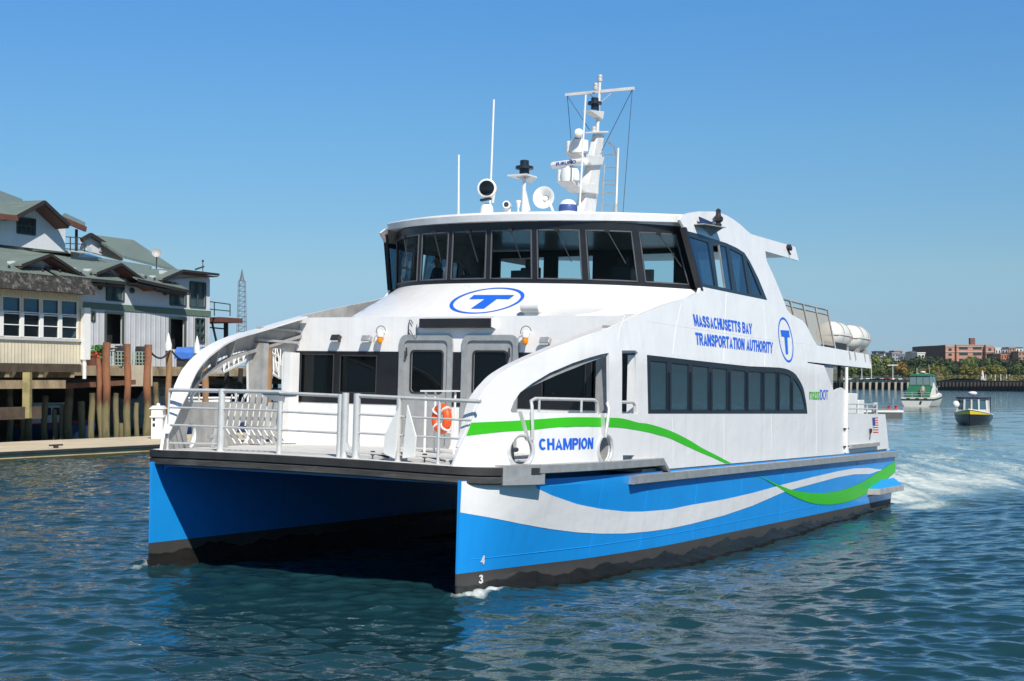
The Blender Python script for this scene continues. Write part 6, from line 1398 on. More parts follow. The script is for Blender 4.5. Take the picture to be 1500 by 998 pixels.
for i in range(len(wl_) - 1):
    mb = MB(); c = (wl_[i][1] + wl_[i + 1][0]) / 2; mb.prism([sp(c - .12, .03, wz0), sp(c + .12, .03, wz0), sp(c + .12, .03, wz0 + (wz1 - wz0) * .62), sp(c - .12, .03, wz0 + (wz1 - wz0) * .62)], PANN3 * -0.02); mb.build('trim_board', WHITE2, SHED)
mb = MB(); mb.prism([sp(sl_, 0.12, wz0 - .16), sp(sr - .1, 0.12, wz0 - .16), sp(sr - .1, 0.12, wz0 - .03), sp(sl_, 0.12, wz0 - .03)], PANN3 * -0.11); mb.build('sill', BATTEN, SHED)
fz1, fz0 = plz(70, 406.5, 1.0), plz(70, 427, 1.0); se = pls(142, 420, 1.0)
for k in range(3):
    za, zb2 = fz0 + (fz1 - fz0) * k / 3, fz0 + (fz1 - fz0) * (k + 1) / 3 + .05; o_ = 1.0 - .14 * k
    mb = MB(); mb.prism([sp(sl_ - .5, o_, za), sp(se, o_, za), sp(se, o_ - .10, zb2), sp(sl_ - .5, o_ - .10, zb2)], PANN3 * -0.05); mb.build('shingle_course', SHIN, SHED)
mb = MB(); mb.prism([sp(sl_ - .5, 0.6, fz1 + .02), sp(se, 0.6, fz1 + .02), sp(se, -9.5, fz1 + .55), sp(sl_ - .5, -9.5, fz1 + .55)], (0, 0, 0.14)); mb.build('roof', SHIN, SHED)
mb = MB(); mb.prism([sp(sl_ - .5, 0.95, fz0 + .04), sp(se - .1, 0.95, fz0 + .04), sp(se - .1, -0.02, fz0 + .04), sp(sl_ - .5, -0.02, fz0 + .04)], (0, 0, 0.06)); mb.build('soffit', DTIMB, SHED)
pz = plz(128, 527, 0.3); mb = MB(); mb.prism([sp(pls(123.5, 500, .3), .3, pz), sp(pls(132.5, 500, .3), .3, pz), sp(pls(132.5, 500, .3), .3, plz(128, 451, .3)), sp(pls(123.5, 500, .3), .3, plz(128, 451, .3))], PANN3 * -0.25); mb.build('end_board', WHITE2, SHED)
for k in range(12): s = sl_ + 1 + k * 2.2; mb = MB(); mb.bar(sp(s, 0.1, zb_ - .55), sp(s, -8.5, zb_ - .55), .25, .3); mb.build('floor_joist', TIMB, SHED)
for zz, mm, o_ in ((zb_ - .22, DTIMB, .05), (zb_ - 1.05, TIMB, .25), (zb_ - 2.45, DTIMB, .4)):
    e_ = sr - .3 if zz > zb_ - 1 else (sr - 1.6 if zz > zb_ - 2 else pls(58, 570, .4)); mb = MB(); mb.bar(sp(sl_, o_, zz), sp(e_, o_, zz), .3, .42 if zz > zb_ - 2 else .6); mb.build('support_beam', mm, SHED)
mb = MB(); mb.bar(sp(pls(40, 560, .5), .5, 1.6), sp(pls(40, 560, .5), .5, zb_ - .45), .35, .35); mb.build('support_post', pmat('yellowish_timber', (0.28, 0.24, 0.11), 0.85, var=.4, scale=2), SHED)
mb = MB(); mb.bar(sp(pls(95, 565, -3), -3.0, plz(95, 566, -3)), sp(pls(197, 562, -3), -3.0, plz(197, 560, -3)), .2, .28); mb.build('stray_beam', pmat('rusty_beam', (0.16, 0.07, 0.04), 0.9, var=.3), SHED)
mb = MB(); mb.tube([sp(pls(123.5, 530, .2), .2, plz(124, 530, .2)), sp(pls(123.5, 560, .2), .2, plz(124, 555, .2))], .1, 8); mb.build('downpipe', WHITE2, SHED)
# ---- the grey house with green roofs
HO = -11.9; HB = Vector(Pt(20, HO, DZ)); HOUSE = empty('harbour_house', 'large pale grey waterside house with green metal roofs and brown eaves', 'house', HB)
def hp(s, o, z): return Vector(Pt(s, o, z)) - HB
def hmap(o): return lambda s, z, d=0.0: hp(s, o - d, z)
def hq(u, v, o=HO): return PL(u, v, o)
sR = pls(307.3, 450, HO); sL = -8.0
zt_r = plz(300, 403, HO); zband1, zband0 = plz(215, 449, HO), plz(215, 458, HO)
zeave = plz(200, 408, HO)
s3 = pls(236, 430, HO)
def rect(u0, v0, u1, v1, o=HO):
    s0, s1 = pls(u0, (v0 + v1) / 2, o), pls(u1, (v0 + v1) / 2, o); um = (u0 + u1) / 2; return s0, s1, plz(um, v1, o), plz(um, v0, o)
ups = [rect(155.7, 417, 181, 440.5), rect(249, 427, 272, 447.5), rect(278, 414, 300.5, 450)]
lows = [rect(154.5, 459, 180, 504), rect(248, 466.5, 271, 512), rect(286, 467, 299, 502), rect(133.5, 457, 138.5, 470)]
wallo = [(sL, DZ + .2), (sR, DZ + .2), (sR, zt_r), (s3, zt_r), (s3, zeave - .1), (sL, zeave - .1)]
holes = [[(a, b0_), (b, b0_), (b, b1_), (a, b1_)] for a, b, b0_, b1_ in ups + lows]
up_o = [(s, z) for s, z in [(sL, zband1), (sR, zband1), (sR, zt_r), (s3, zt_r), (s3, zeave - .1), (sL, zeave - .1)]]
mb = MB(); panel(mb, up_o, holes[:3], hmap(HO), 0.2, 2.0, (), seg=1.0); mb.build('wall', CLAP, HOUSE)
mb = MB(); panel(mb, [(sL, DZ + .2), (sR, DZ + .2), (sR, zband0), (sL, zband0)], holes[3:], hmap(HO), 0.2, 2.0, (), seg=1.0); mb.build('wall', BATT, HOUSE)
mb = MB(); mb.prism([hp(sL, HO + .06, zband0), hp(sR + .06, HO + .06, zband0), hp(sR + .06, HO + .06, zband1), hp(sL, HO + .06, zband1)], PANN3 * -0.26); mb.build('trim_band', TRIMG, HOUSE)
mb = MB(); mb.prism([hp(sR, HO - .2, DZ + .2), hp(sR, HO - 10, DZ + .2), hp(sR, HO - 10, zt_r), hp(sR, HO - .2, zt_r)], PAA3 * -.2); mb.build('wall', CLAP, HOUSE)
mb = MB(); mb.prism([hp(sL, HO - 2, DZ + .25), hp(sR - .3, HO - 2, DZ + .25), hp(sR - .3, HO - 2.1, DZ + .25), hp(sL, HO - 2.1, DZ + .25)], (0, 0, zeave - DZ)); mb.build('inner_wall', INT, HOUSE)
def window(s0, s1, z0, z1, o, par, nx=2, nz=1, curtain=True):
    m_ = MB(); fw = .1
    for zz in [z0 + (z1 - z0) * k / nz for k in range(nz + 1)]: m_.bar(hp(s0, o + .03, zz), hp(s1, o + .03, zz), .1, fw)
    for ss in [s0 + (s1 - s0) * k / nx for k in range(nx + 1)]: m_.bar(hp(ss, o + .03, z0), hp(ss, o + .03, z1), .1, fw)
    f = m_.build('window', WFR, par)
    mb = MB(); mb.prism([hp(s0, o - .08, z0), hp(s1, o - .08, z0), hp(s1, o - .08, z1), hp(s0, o - .08, z1)], PANN3 * -.01); mb.build('pane', glass_mat('house_glass', (0.75, 0.82, 0.84), 0.75, 0.02, (0.03, 0.05, 0.06), 1.6), f)
    if curtain: mb = MB(); mb.prism([hp(s0, o - .18, z0), hp(s1, o - .18, z0), hp(s1, o - .18, z1), hp(s0, o - .18, z1)], PANN3 * -.01); mb.build('curtain', CURT, f)
    return f
for r_ in ups: window(*r_, HO, HOUSE, 2, 1)
window(*lows[2], HO, HOUSE, 2, 3)
window(*lows[3], HO, HOUSE, 1, 1)
for r_ in lows[:2]:
    m_ = MB()
    for a, b in (((r_[0], r_[2]), (r_[0], r_[3])), ((r_[1], r_[2]), (r_[1], r_[3])), ((r_[0], r_[3]), (r_[1], r_[3]))): m_.bar(hp(a[0], HO + .03, a[1]), hp(b[0], HO + .03, b[1]), .12, .14)
    dfr = m_.build('doorway', WFR, HOUSE); mb = MB(); mb.prism([hp(r_[0], HO - .9, r_[2]), hp(r_[1], HO - .9, r_[2]), hp(r_[1], HO - .9, r_[3]), hp(r_[0], HO - .9, r_[3])], PANN3 * -.05); mb.build('door', DARK, dfr)
for u, v in ((192, 426), (240, 429), (145, 421)):
    s, z = hq(u, v); mb = MB(); mb.lathe([(.16, 0), (.2, .1), (.16, .2)], hp(s, HO, z), PANN3, 12); mb.build('porthole_lamp', WFR, HOUSE)
def slab(name, pts, th, mat, par, dirv=(0, 0, -1)):
    mb = MB(); mb.prism(pts, Vector(dirv) * th); return mb.build(name, mat, par)
# dormers: gable roofs running back into the main slope
OV = HO + 1.0
def dormer(pk, lo_l, lo_r, back=7.0, wall=True):
    (sp_, zp_), (s1_, z1_), (s2_, z2_) = PL(*pk, OV), PL(*lo_l, OV), PL(*lo_r, OV)
    g = slab('dormer_roof', [hp(sp_, OV, zp_), hp(s1_, OV, z1_), hp(s1_, OV - back, z1_ + .3), hp(sp_, OV - back, zp_ + .3)], .12, ROOFG, HOUSE)
    slab('dormer_roof', [hp(sp_ + .01, OV, zp_), hp(s2_, OV, z2_), hp(s2_, OV - back, z2_ + .3), hp(sp_ + .01, OV - back, zp_ + .3)], .12, ROOFG, HOUSE)
    for a, b in (((s1_, z1_), (sp_, zp_)), ((sp_, zp_), (s2_, z2_))):
        mb = MB(); mb.bar(hp(a[0], OV + .05, a[1] - .08), hp(b[0], OV + .05, b[1] - .08), .08, .17); mb.build('barge_board', FASC, g)
        slab('soffit', [hp(a[0], OV - .01, a[1] - .2), hp(b[0], OV - .01, b[1] - .2), hp(b[0], HO - .3, b[1] - .2), hp(a[0], HO - .3, a[1] - .2)], .05, SOFF, g)
    if wall:
        mb = MB(); mb.prism([hp(s1_, HO + .01, z1_ - .2), hp(sp_, HO + .01, zp_ - .25), hp(s2_, HO + .01, z2_ - .2), hp(s2_, HO + .01, zeave + .3), hp(s1_, HO + .01, zeave + .3)], PANN3 * -.2); mb.build('gable_wall', CLAP, HOUSE)
    return (sp_, zp_), (s1_, z1_), (s2_, z2_)
dormer((73.6, 371.5), (32, 387), (128, 407)); dormer((177, 385.5), (142, 399), (227, 421))
d3 = dormer((268, 395), (238, 408), (320, 401), 6.0)
# eaves between the dormers, and the main slope behind
OE = HO + 1.3
def eave(p, q, drop=.28):
    (sa, za), (sb, zb3) = PL(*p, OE), PL(*q, OE); m_ = max
    g = slab('eave_roof', [hp(sa, OE, za), hp(sb, OE, zb3), hp(sb + .3, OE - 3.4, zb3 + 1.5), hp(sa, OE - 3.4, za + 1.5)], .12, ROOFG, HOUSE)
    mb = MB(); mb.bar(hp(sa, OE + .05, za - .12), hp(sb, OE + .05, zb3 - .12), .08, .2); mb.build('fascia', FASC, g)
    slab('soffit', [hp(sa, OE, za - .3), hp(sb, OE, zb3 - .3), hp(sb, HO, zb3 - .3), hp(sa, HO, za - .3)], .05, FASC, g)
    for k in range(int((sb - sa) / .9)):
        s = sa + .5 + .9 * k; mb = MB(); f = (s - sa) / (sb - sa); z = za + (zb3 - za) * f; mb.box(hp(s, OE - .5, z + .32), (.12, .12, .16)); mb.build('snow_guard', FASC, g)
eave((-40, 392), (80, 404)); eave((88, 403), (184, 412.5)); eave((201, 408), (277.5, 425))
(sA_, zA_), (sB_, zB_) = PL(-45, 348, HO - 7), PL(222, 390, HO - 7)
ea, eb3 = PL(-40, 392, OE), PL(235, 417, OE)
slab('main_roof', [hp(ea[0], HO - .2, ea[1] + .55), hp(eb3[0], HO - .2, eb3[1] + .4), hp(sB_, HO - 7, zB_), hp(sA_, HO - 7, zA_)], .15, ROOFG, HOUSE)
slab('main_roof', [hp(sA_, HO - 7.0, zA_ + .02), hp(sB_, HO - 7.0, zB_ + .02), hp(sB_, HO - 13, zB_ - 3), hp(sA_, HO - 13, zA_ - 3)], .15, ROOFG, HOUSE)
g4 = PL(96, 371, HO - 2), PL(103, 383, HO - 2), PL(150, 381, HO - 2), PL(118, 373, HO - 2)
slab('skylight', [hp(PL(104, 381, HO - 3.0)[0], HO - 3.0, PL(104, 381, HO - 3)[1] + .2), hp(PL(149, 382, HO - 3)[0], HO - 3.0, PL(149, 382, HO - 3)[1] + .2), hp(PL(130, 376, HO - 4.4)[0], HO - 4.4, PL(130, 376, HO - 4.4)[1] + .2), hp(PL(103, 373, HO - 4.4)[0], HO - 4.4, PL(103, 373, HO - 4.4)[1] + .2)], .25, WPANE, HOUSE)
# penthouse storey
PH_ = HO - 5.0
def ph(u, v, o=PH_): s, z = PL(u, v, o); return s, z
sl0, sr0 = -12, ph(96, 330)[0]; zf = ph(60, 352)[1] - .6; zt4 = ph(60, 318)[1]
pw_ = ph(25, 330)[0], ph(51, 330)[0], ph(38, 343)[1], ph(38, 320)[1]
pkw = ph(64.5, 297)
mb = MB(); panel(mb, [(sl0, zf), (sr0, zf), (sr0, ph(95, 322)[1]), (pkw[0], pkw[1] - .3), (ph(27, 314)[0], ph(27, 314)[1]), (sl0, ph(10, 318)[1])], [[(pw_[0], pw_[2]), (pw_[1], pw_[2]), (pw_[1], pw_[3]), (pw_[0], pw_[3])]], hmap(PH_), .2, 2, (), seg=1); mb.build('wall', CLAP, HOUSE)
window(*pw_, PH_, HOUSE, 4, 2)
mb = MB(); mb.prism([hp(sr0, PH_ - .2, zf), hp(sr0, PH_ - 8, zf), hp(sr0, PH_ - 8, zt4), hp(sr0, PH_ - .2, zt4)], PAA3 * -.2); mb.build('wall', CLAP, HOUSE)
OP = PH_ + 1.2
pk_, ll_, rr2 = PL(64.6, 293.5, OP), PL(25, 315, OP), PL(101, 328, OP)
g = slab('penthouse_roof', [hp(pk_[0], OP, pk_[1]), hp(ll_[0], OP, ll_[1]), hp(ll_[0], OP - 6, ll_[1] + .3), hp(pk_[0], OP - 6, pk_[1] + .2)], .15, ROOFG, HOUSE)
slab('penthouse_roof', [hp(pk_[0] + .01, OP, pk_[1]), hp(rr2[0], OP, rr2[1]), hp(rr2[0], OP - 6, rr2[1] + .3), hp(pk_[0] + .01, OP - 6, pk_[1] + .2)], .15, ROOFG, HOUSE)
for a, b in ((ll_, pk_), (pk_, rr2)):
    mb = MB(); mb.bar(hp(a[0], OP + .05, a[1] - .12), hp(b[0], OP + .05, b[1] - .12), .1, .24); mb.build('barge_board', FASC, g)
    slab('soffit', [hp(a[0], OP, a[1] - .25), hp(b[0], OP, b[1] - .25), hp(b[0], PH_ - .3, b[1] - .25), hp(a[0], PH_ - .3, a[1] - .25)], .06, SOFF, g)
l1, l2_ = PL(-30, 309, OP), PL(26, 315, OP); r1, r2_ = PL(-30, 268, OP - 7), PL(33, 292, OP - 7)
slab('penthouse_roof', [hp(l1[0], OP - .1, l1[1]), hp(l2_[0], OP - .1, l2_[1]), hp(r2_[0], OP - 7, r2_[1]), hp(r1[0], OP - 7, r1[1])], .15, ROOFG, HOUSE)
mb = MB(); mb.bar(hp(l1[0], OP, l1[1] - .22), hp(l2_[0], OP, l2_[1] - .22), .12, .35); mb.build('fascia', SOFF, g)
q_ = [PL(90, 316, OP - 1.6), PL(125, 331, OP - 1.6), PL(125, 326, OP - 6), PL(95, 312, OP - 6)]
slab('porch_roof', [hp(q_[0][0], OP - 1.6, q_[0][1]), hp(q_[1][0], OP - 1.6, q_[1][1]), hp(q_[2][0], OP - 6, q_[2][1]), hp(q_[3][0], OP - 6, q_[3][1])], .15, ROOFG, HOUSE)
mb = MB(); mb.bar(hp(q_[0][0], OP - 1.55, q_[0][1] - .25), hp(q_[1][0], OP - 1.55, q_[1][1] - .25), .14, .35); mb.build('fascia', SOFF, g)
mb = MB(); s, z = PL(112, 336, OP - 2); mb.bar(hp(s, OP - 2, z), hp(s, OP - 2, z - 1.6), .16, .16); mb.build('porch_post', FASC, HOUSE)
for pp in ([(51, 344), (125, 349)], [(51, 355), (125, 358)], [(51, 361), (125, 367)]):
    mb = MB(); a, b = PL(*pp[0], OP - 1.4), PL(*pp[1], OP - 1.4); mb.bar(hp(a[0], OP - 1.4, a[1]), hp(b[0], OP - 1.4, b[1]), .06, .06); mb.build('balcony_rail', WFR, HOUSE)
for u in (51, 66, 83, 103, 124):
    mb = MB(); v0 = 344 + (u - 51) * .068; a, b = PL(u, v0, OP - 1.4), PL(u, v0 + 20, OP - 1.4); mb.bar(hp(a[0], OP - 1.4, a[1]), hp(b[0], OP - 1.4, b[1]), .07, .07); mb.build('balcony_post', WFR, HOUSE)
slab('balcony_floor', [hp(*(lambda q: (q[0], OP - 1.3, q[1]))(PL(48, 363, OP - 1.3))), hp(*(lambda q: (q[0], OP - 1.3, q[1]))(PL(126, 369, OP - 1.3))), hp(PL(126, 369, OP - 1.3)[0], OP - 5.5, PL(126, 369, OP - 1.3)[1] + .1), hp(PL(48, 363, OP - 1.3)[0], OP - 5.5, PL(48, 363, OP - 1.3)[1] + .1)], .2, CONC, HOUSE)
# side balcony at the right end of the house
def bal(u, v, o=HO - 2): s, z = PL(u, v, o); return hp(s, o, z)
a, b = PL(307, 463, HO - 2), PL(340, 470, HO - 2)
mb = MB(); mb.prism([hp(a[0], HO - 1, a[1] - .1), hp(b[0], HO - 1, a[1] - .1), hp(b[0], HO - 4.5, a[1] - .1), hp(a[0], HO - 4.5, a[1] - .1)], (0, 0, -.35)); bl_ = mb.build('side_balcony', SOFF, HOUSE)
for p, q in (((307, 442), (337, 446)), ((337, 446), (337, 463)), ((314, 443), (314, 463)), ((307, 453), (337, 456))):
    mb = MB(); mb.bar(bal(*p, HO - 1.1), bal(*q, HO - 1.1), .07, .07); mb.build('balcony_rail', WFR, bl_)
mb = MB(); mb.bar(bal(331, 468), bal(331, 505), .3, .3); mb.bar(bal(308, 480), bal(330, 482), .1, .1); mb.bar(bal(310, 470), bal(318, 505), .12, .12); mb.build('balcony_post', FASC, bl_)
# rear gable roofs
BKO = HO - 14
gq = lambda u, v, o: (lambda q: hp(q[0], o, q[1]))(PL(u, v, o))
slab('rear_roof', [gq(133, 343.6, BKO), gq(195.5, 351.6, BKO), gq(262, 396, BKO + 4), gq(178, 374, BKO + 4)], .2, ROOFG, HOUSE)
mb = MB(); mb.prism([gq(121, 351, BKO + 1), gq(133, 345.5, BKO + 1), gq(180, 374, BKO + 1), gq(180, 382, BKO + 1), gq(121, 366, BKO + 1)], PANN3 * -.3); mb.build('rear_gable_wall', CLAP, HOUSE)
mb = MB(); mb.bar(gq(119, 352, BKO + 1.3), gq(133, 344, BKO + 1.3), .2, .3); mb.bar(gq(133, 344, BKO + 1.3), gq(178, 372.5, BKO + 1.3), .2, .3); mb.build('barge_board', FASC, HOUSE)
for u in (131, 149): mb = MB(); mb.prism([gq(u - 3, 360, BKO + 1.1), gq(u + 3, 362, BKO + 1.1), gq(u + 3, 371, BKO + 1.1), gq(u - 3, 368, BKO + 1.1)], PANN3 * -.05); mb.build('rear_window', CURT, HOUSE)
o = empty('satellite_dish', 'pale satellite dish standing on the green roof of the grey house', 'satellite dish', Vector(HB) + gq(229, 392, HO - 6.5))
mb = MB(); dd = Vector((.25, -1, .25)).normalized(); mb.lathe([(.02, -.08), (.15, -.06), (.30, 0.01), (.36, .05), (.35, .07), (.15, -.02), (.02, -.03)], Vector((0, 0, 1.1)) , dd, 20); mb.build('dish', ALUM, o, smooth=40)
mb = MB(); mb.cyl((0, 0, -.2), (0, .1, 1.0), .05); mb.build('mount', DARK, o)
o = empty('weather_vane', 'small dark weather vane on the right end of the green roof', 'weather vane', Vector(HB) + gq(297, 398, HO - 3)); mb = MB(); mb.cyl((0, 0, -.3), (0, 0, .9), .03); mb.bar((-.6, 0, .15), (.1, .1, .4), .03, .12); mb.ball((0, 0, .8), .09, 8); mb.build('vane', FASC, o)
# things on the pier in front of the house
def on_pier(u, v, o): s, z = PL(u, v, o); return Pt(s, o, DZ + .2), s
def planter(u, label):
    p, _ = on_pier(u, 525, EDGE - .8); o = empty('flower_tub', label, 'flower tub', p); mb = MB(); mb.lathe([(.4, 0), (.5, .5), (.46, .5)], (0, 0, 0), n=14); mb.build('tub', SOFF, o)
    for nm, col, zz, nn in (('flowers', (0.55, 0.06, 0.04), .75, 60), ('leaves', (0.06, 0.2, 0.04), .8, 110)):
        mb = MB()
        for k in range(nn):
            a_, r_ = RND.random() * 6.3, RND.random() ** .5 * .6; c = Vector((r_ * cos(a_), r_ * sin(a_), zz + RND.uniform(-.3, .4 if nm == 'leaves' else .15))); n_ = Vector((RND.uniform(-1, 1), RND.uniform(-1, 1), RND.uniform(-.2, 1))).normalized(); x_ = n_.orthogonal().normalized() * .11; y_ = n_.cross(x_)
            mb.add([c + x_, c + y_, c - x_, c - y_], [(0, 1, 2, 3)])
        mb.build(nm, pmat('bloom_' + nm, col, .7, var=.5, scale=8), o)
planter(137.5, 'red flower tub with green leaves beside the white end board of the shed')
def barrel(u, label, w=.45, h=1.25, m=DARK):
    p, _ = on_pier(u, 523, EDGE - .7); o = empty('barrel', label, 'barrel', p, 'dark barrels along the pier edge'); mb = MB(); mb.lathe([(w * .9, 0), (w, .1), (w * .96, .4), (w, .45), (w * .96, .8), (w, .85), (w * .92, h), (w * .8, h + .02)], (0, 0, 0), n=16); mb.build('drum', m, o, smooth=30)
barrel(149, 'black barrel standing left of the tallest red pile'); barrel(178.5, 'black barrel between the first two tall piles'); barrel(208, 'black barrel between the last two tall piles')
p, _ = on_pier(281, 522, EDGE - 1.5); o = empty('blue_bin', 'blue tarpaulin covered bin on the pier near the right end of the house', 'bin', p)
mb = MB(); mb.bb((-.9, -.6, 0), (.9, .6, 1.0)); mb.build('box', DARK, o, bevel=.04); mb = MB(); mb.add([(-1, -.7, 1.0), (1, -.7, .95), (1, .7, 1.0), (-1, .7, 1.02), (-.9, -.5, 1.35), (.8, -.5, 1.3), (.9, .5, 1.38), (-.7, .6, 1.3), (-1.02, -.72, .55), (1.02, -.72, .6)], [(0, 1, 5, 4), (1, 2, 6, 5), (2, 3, 7, 6), (3, 0, 4, 7), (4, 5, 6, 7), (8, 9, 1, 0)]); mb.build('tarpaulin', pmat('tarp_blue', (0.03, 0.14, 0.5), .6, var=.2), o)
p, _ = on_pier(159, 523, EDGE - .5); o = empty('bollard_table', 'small pale table standing by the dark left doorway of the house', 'table', p); mb = MB(); mb.cyl((0, 0, 0), (0, 0, 1.0), .09); mb.build('leg', ALU, o); mb = MB(); mb.lathe([(.05, 0), (.5, .12), (.55, .16), (.5, .18)], (0, 0, .95), n=14); mb.build('top', CONC, o)
for u, l in ((168, 'pale green trap stack between the first and second tall piles'), (199, 'pale green trap stack between the second and third tall piles')):
    p, _ = on_pier(u, 523, EDGE - .4); o = empty('lobster_trap', l, 'trap', p, 'traps along the pier edge'); mb = MB()
    for k in range(2):
        z = .45 * k
        for x in np.linspace(-.5, .5, 6): mb.bar((x, -.28, z), (x, -.28, z + .45), .03, .03); mb.bar((x, .28, z), (x, .28, z + .45), .03, .03)
        for y in (-.28, .28):
            for zz in (0, .22, .45): mb.bar((-.5, y, z + zz), (.5, y, z + zz), .03, .03)
    mb.bar((-.5, 0, .05), (.5, 0, .05), .5, .04); mb.build('cage', pmat('trap_green', (0.32, 0.42, 0.36), .7), o)
# mooring chain between posts, white pipe, lamp post
o = empty('chain_rail', 'dark chain drooping between the white capped piles at the pier edge', 'chain', Pt(20, EDGE, DZ)); a, b, c = (Vector(at(219, 513, 80)), Vector(at(250, 512, 84)), Vector(at(290, 516, 86))); OO = Vector(Pt(20, EDGE, DZ))
mb = MB()
for p0, p1, sg in ((a, b, .5), (b, c, .6)): mb.tube([p0.lerp(p1, t) - OO - Vector((0, 0, sg * 4 * t * (1 - t))) for t in np.linspace(0, 1, 12)], .06, 5)
mb.build('chain', DARK, o)
# gangways seen through the arch
def gangway(p, q, label, h=1.2, w=1.5):
    A, B_ = Vector(p), Vector(q); o = empty('gangway', label, 'gangway', A, 'white truss gangways behind the ferry arch'); d = B_ - A; side = Vector((d.y, -d.x, 0)).normalized() * w / 2; up = Vector((0, 0, h)); n = 8
    mb = MB()
    for sg in (-1, 1):
        s_ = side * sg; mb.bar(s_, d + s_, .1, .12); mb.bar(s_ + up, d + s_ + up, .1, .1)
        for k in range(n + 1): mb.bar(s_ + d * (k / n), s_ + d * (k / n) + up, .07, .07)
        for k in range(n): mb.bar(s_ + d * ((k + (k % 2)) / n), s_ + d * ((k + 1 - (k % 2)) / n) + up, .05, .05)
    mb.build('truss', WHITE2, o); mb = MB(); mb.prism([side, d + side, d - side, -side], (0, 0, -.1)); mb.build('walkway', ALUM, o)
gangway(at(366, 517, 86), at(310, 545, 80), 'white truss gangway sloping down to the left behind the ferry arch')
gangway(at(366, 517, 86), at(425, 553, 82), 'white truss gangway sloping down to the right behind the ferry arch')
# lattice crane far behind
cr0, cr1 = at(354, 480, 230), at(354, 412, 230); o = empty('lattice_crane', 'slim lattice crane mast rising far behind the ferry bow arch', 'crane', (cr0[0], cr0[1], 0)); mb = MB(); H_ = cr1[2]
for k in range(24):
    z0_, z1_ = H_ * k / 24, H_ * (k + 1) / 24; w0, w1 = .9 - .4 * k / 24, .9 - .4 * (k + 1) / 24
    for sx in (-1, 1):
        for sy in (-1, 1): mb.bar((sx * w0, sy * w0, z0_), (sx * w1, sy * w1, z1_), .09, .09)
    for sy in (-1, 1): mb.bar((-w0, sy * w0, z0_), (w1, sy * w1, z1_), .06, .06); mb.bar((w0, sy * w0, z0_), (w0 * -1, sy * w0, z0_), .06, .06)
mb.lathe([(.5, 0), (.3, .6), (.05, 2)], (0, 0, H_), n=8); mb.build('mast', pmat('crane_grey', (.12, .14, .17), .6), o)

# ================================================================== FAR SHORE AND OTHER BOATS (right)
def wat(u, v): p = atz(u, v, 0); return Vector((p[0], p[1], 0))
# ---- flybridge cruiser with green canvas
GB = wat(1353, 595.5); sc = GB.y / FPX
CANV = pmat('green_canvas', (0.012, 0.13, 0.065), 0.7, var=0.2, scale=2); CREAM = pmat('cream_gelcoat', (0.70, 0.68, 0.60), 0.4, var=.04); STRP = pmat('dark_green_stripe', (0.01, 0.04, 0.03), .4); CLEARP = glass_mat('clear_vinyl', (0.6, 0.75, 0.78), 0.3, 0.08, (0.22, 0.30, 0.33), 1.5)
ob_ = empty('cabin_cruiser', 'white flybridge cruiser with green canvas and dark stripe, seen from astern', 'motor boat', Matrix.Translation(GB) @ Rz(58))
# local x forward (bow), y port, z up; length 9 m, beam 3.4
Lc, Bc = 8.6, 4.0; rows = []
for t in np.linspace(0, 1, 15):
    w = Bc / 2 * (1 - max(0, (t - .5) / .5) ** 2.3) + .02; sh = 1.25 + .75 * t ** 1.8
    rows.append([(Lc * t - 3.4, w * a, z) for a, z in ((1, sh), (1.0, sh - .28), (.97, sh * .55), (.82, 0.05), (.3, -.4), (-.3, -.4), (-.82, .05), (-.97, sh * .55), (-1.0, sh - .28), (-1, sh))])
mb = MB(); mb.grid(rows); mb.f.append(tuple(range(10))); mb.m.append(0); h = mb.build('hull', CREAM, ob_, smooth=30)
mb = MB()
for sg in (1, 8): mb.tube([(r[sg][0] - (.03 if i == 0 else 0), r[sg][1] * 1.015, r[sg][2]) for i, r in enumerate(rows)], .075, 6)
mb.tube([(rows[0][1][0] - .04, rows[0][1][1], rows[0][1][2]), (rows[0][8][0] - .04, rows[0][8][1], rows[0][8][2])], .075, 6); mb.build('rub_stripe', STRP, h)
mb = MB(); mb.grid([[(r[0][0], r[0][1] * .97, r[0][2] - .02), (r[0][0], r[9][1] * .97, r[0][2] - .02)] for r in rows]); mb.build('deck', CREAM, ob_)
mb = MB(); mb.prism([(-.4, 1.5, 1.25), (3.6, 1.25, 1.5), (2.7, 1.15, 2.55), (-.4, 1.35, 2.7)], (0, 0, 0)) if False else None
mb.add([(-.2, 1.6, 1.2), (3.8, 1.1, 1.5), (2.6, 1.0, 2.6), (-.2, 1.4, 2.75), (-.2, -1.6, 1.2), (3.8, -1.1, 1.5), (2.6, -1.0, 2.6), (-.2, -1.4, 2.75)], [(0, 1, 2, 3), (7, 6, 5, 4), (3, 2, 6, 7), (1, 5, 6, 2), (0, 3, 7, 4)]); cabn = mb.build('cabin', CREAM, ob_, bevel=.05)
for sg in (-1, 1):
    mb = MB(); mb.add([(.5, sg * 1.60, 1.75), (2.5, sg * 1.30, 1.85), (2.0, sg * 1.21, 2.35), (.5, sg * 1.47, 2.4)], [(0, 1, 2, 3)] if sg > 0 else [(3, 2, 1, 0)]); mb.build('cabin_window', WPANE, cabn)
    mb = MB(); mb.prism([(-3.2, sg * 1.75, 1.2), (-.2, sg * 1.7, 1.2), (1.6, sg * 1.35, 2.3), (-.2, sg * 1.45, 3.2), (-.9, sg * 1.5, 2.6)] if sg else [], (0, -sg * .08, 0)); mb.build('side_wing', CREAM, cabn) if sg < 0 else None
mb = MB(); mb.add([(-2.9, 1.7, 1.25), (-.2, 1.6, 1.25), (-.2, 1.45, 2.75), (-2.1, 1.45, 2.75), (-2.9, -1.7, 1.25), (-.2, -1.6, 1.25), (-.2, -1.45, 2.75), (-2.1, -1.45, 2.75)], [(0, 1, 2, 3), (7, 6, 5, 4), (3, 2, 6, 7), (4, 0, 3, 7)]); mb.build('cockpit_canvas', CANV, ob_)
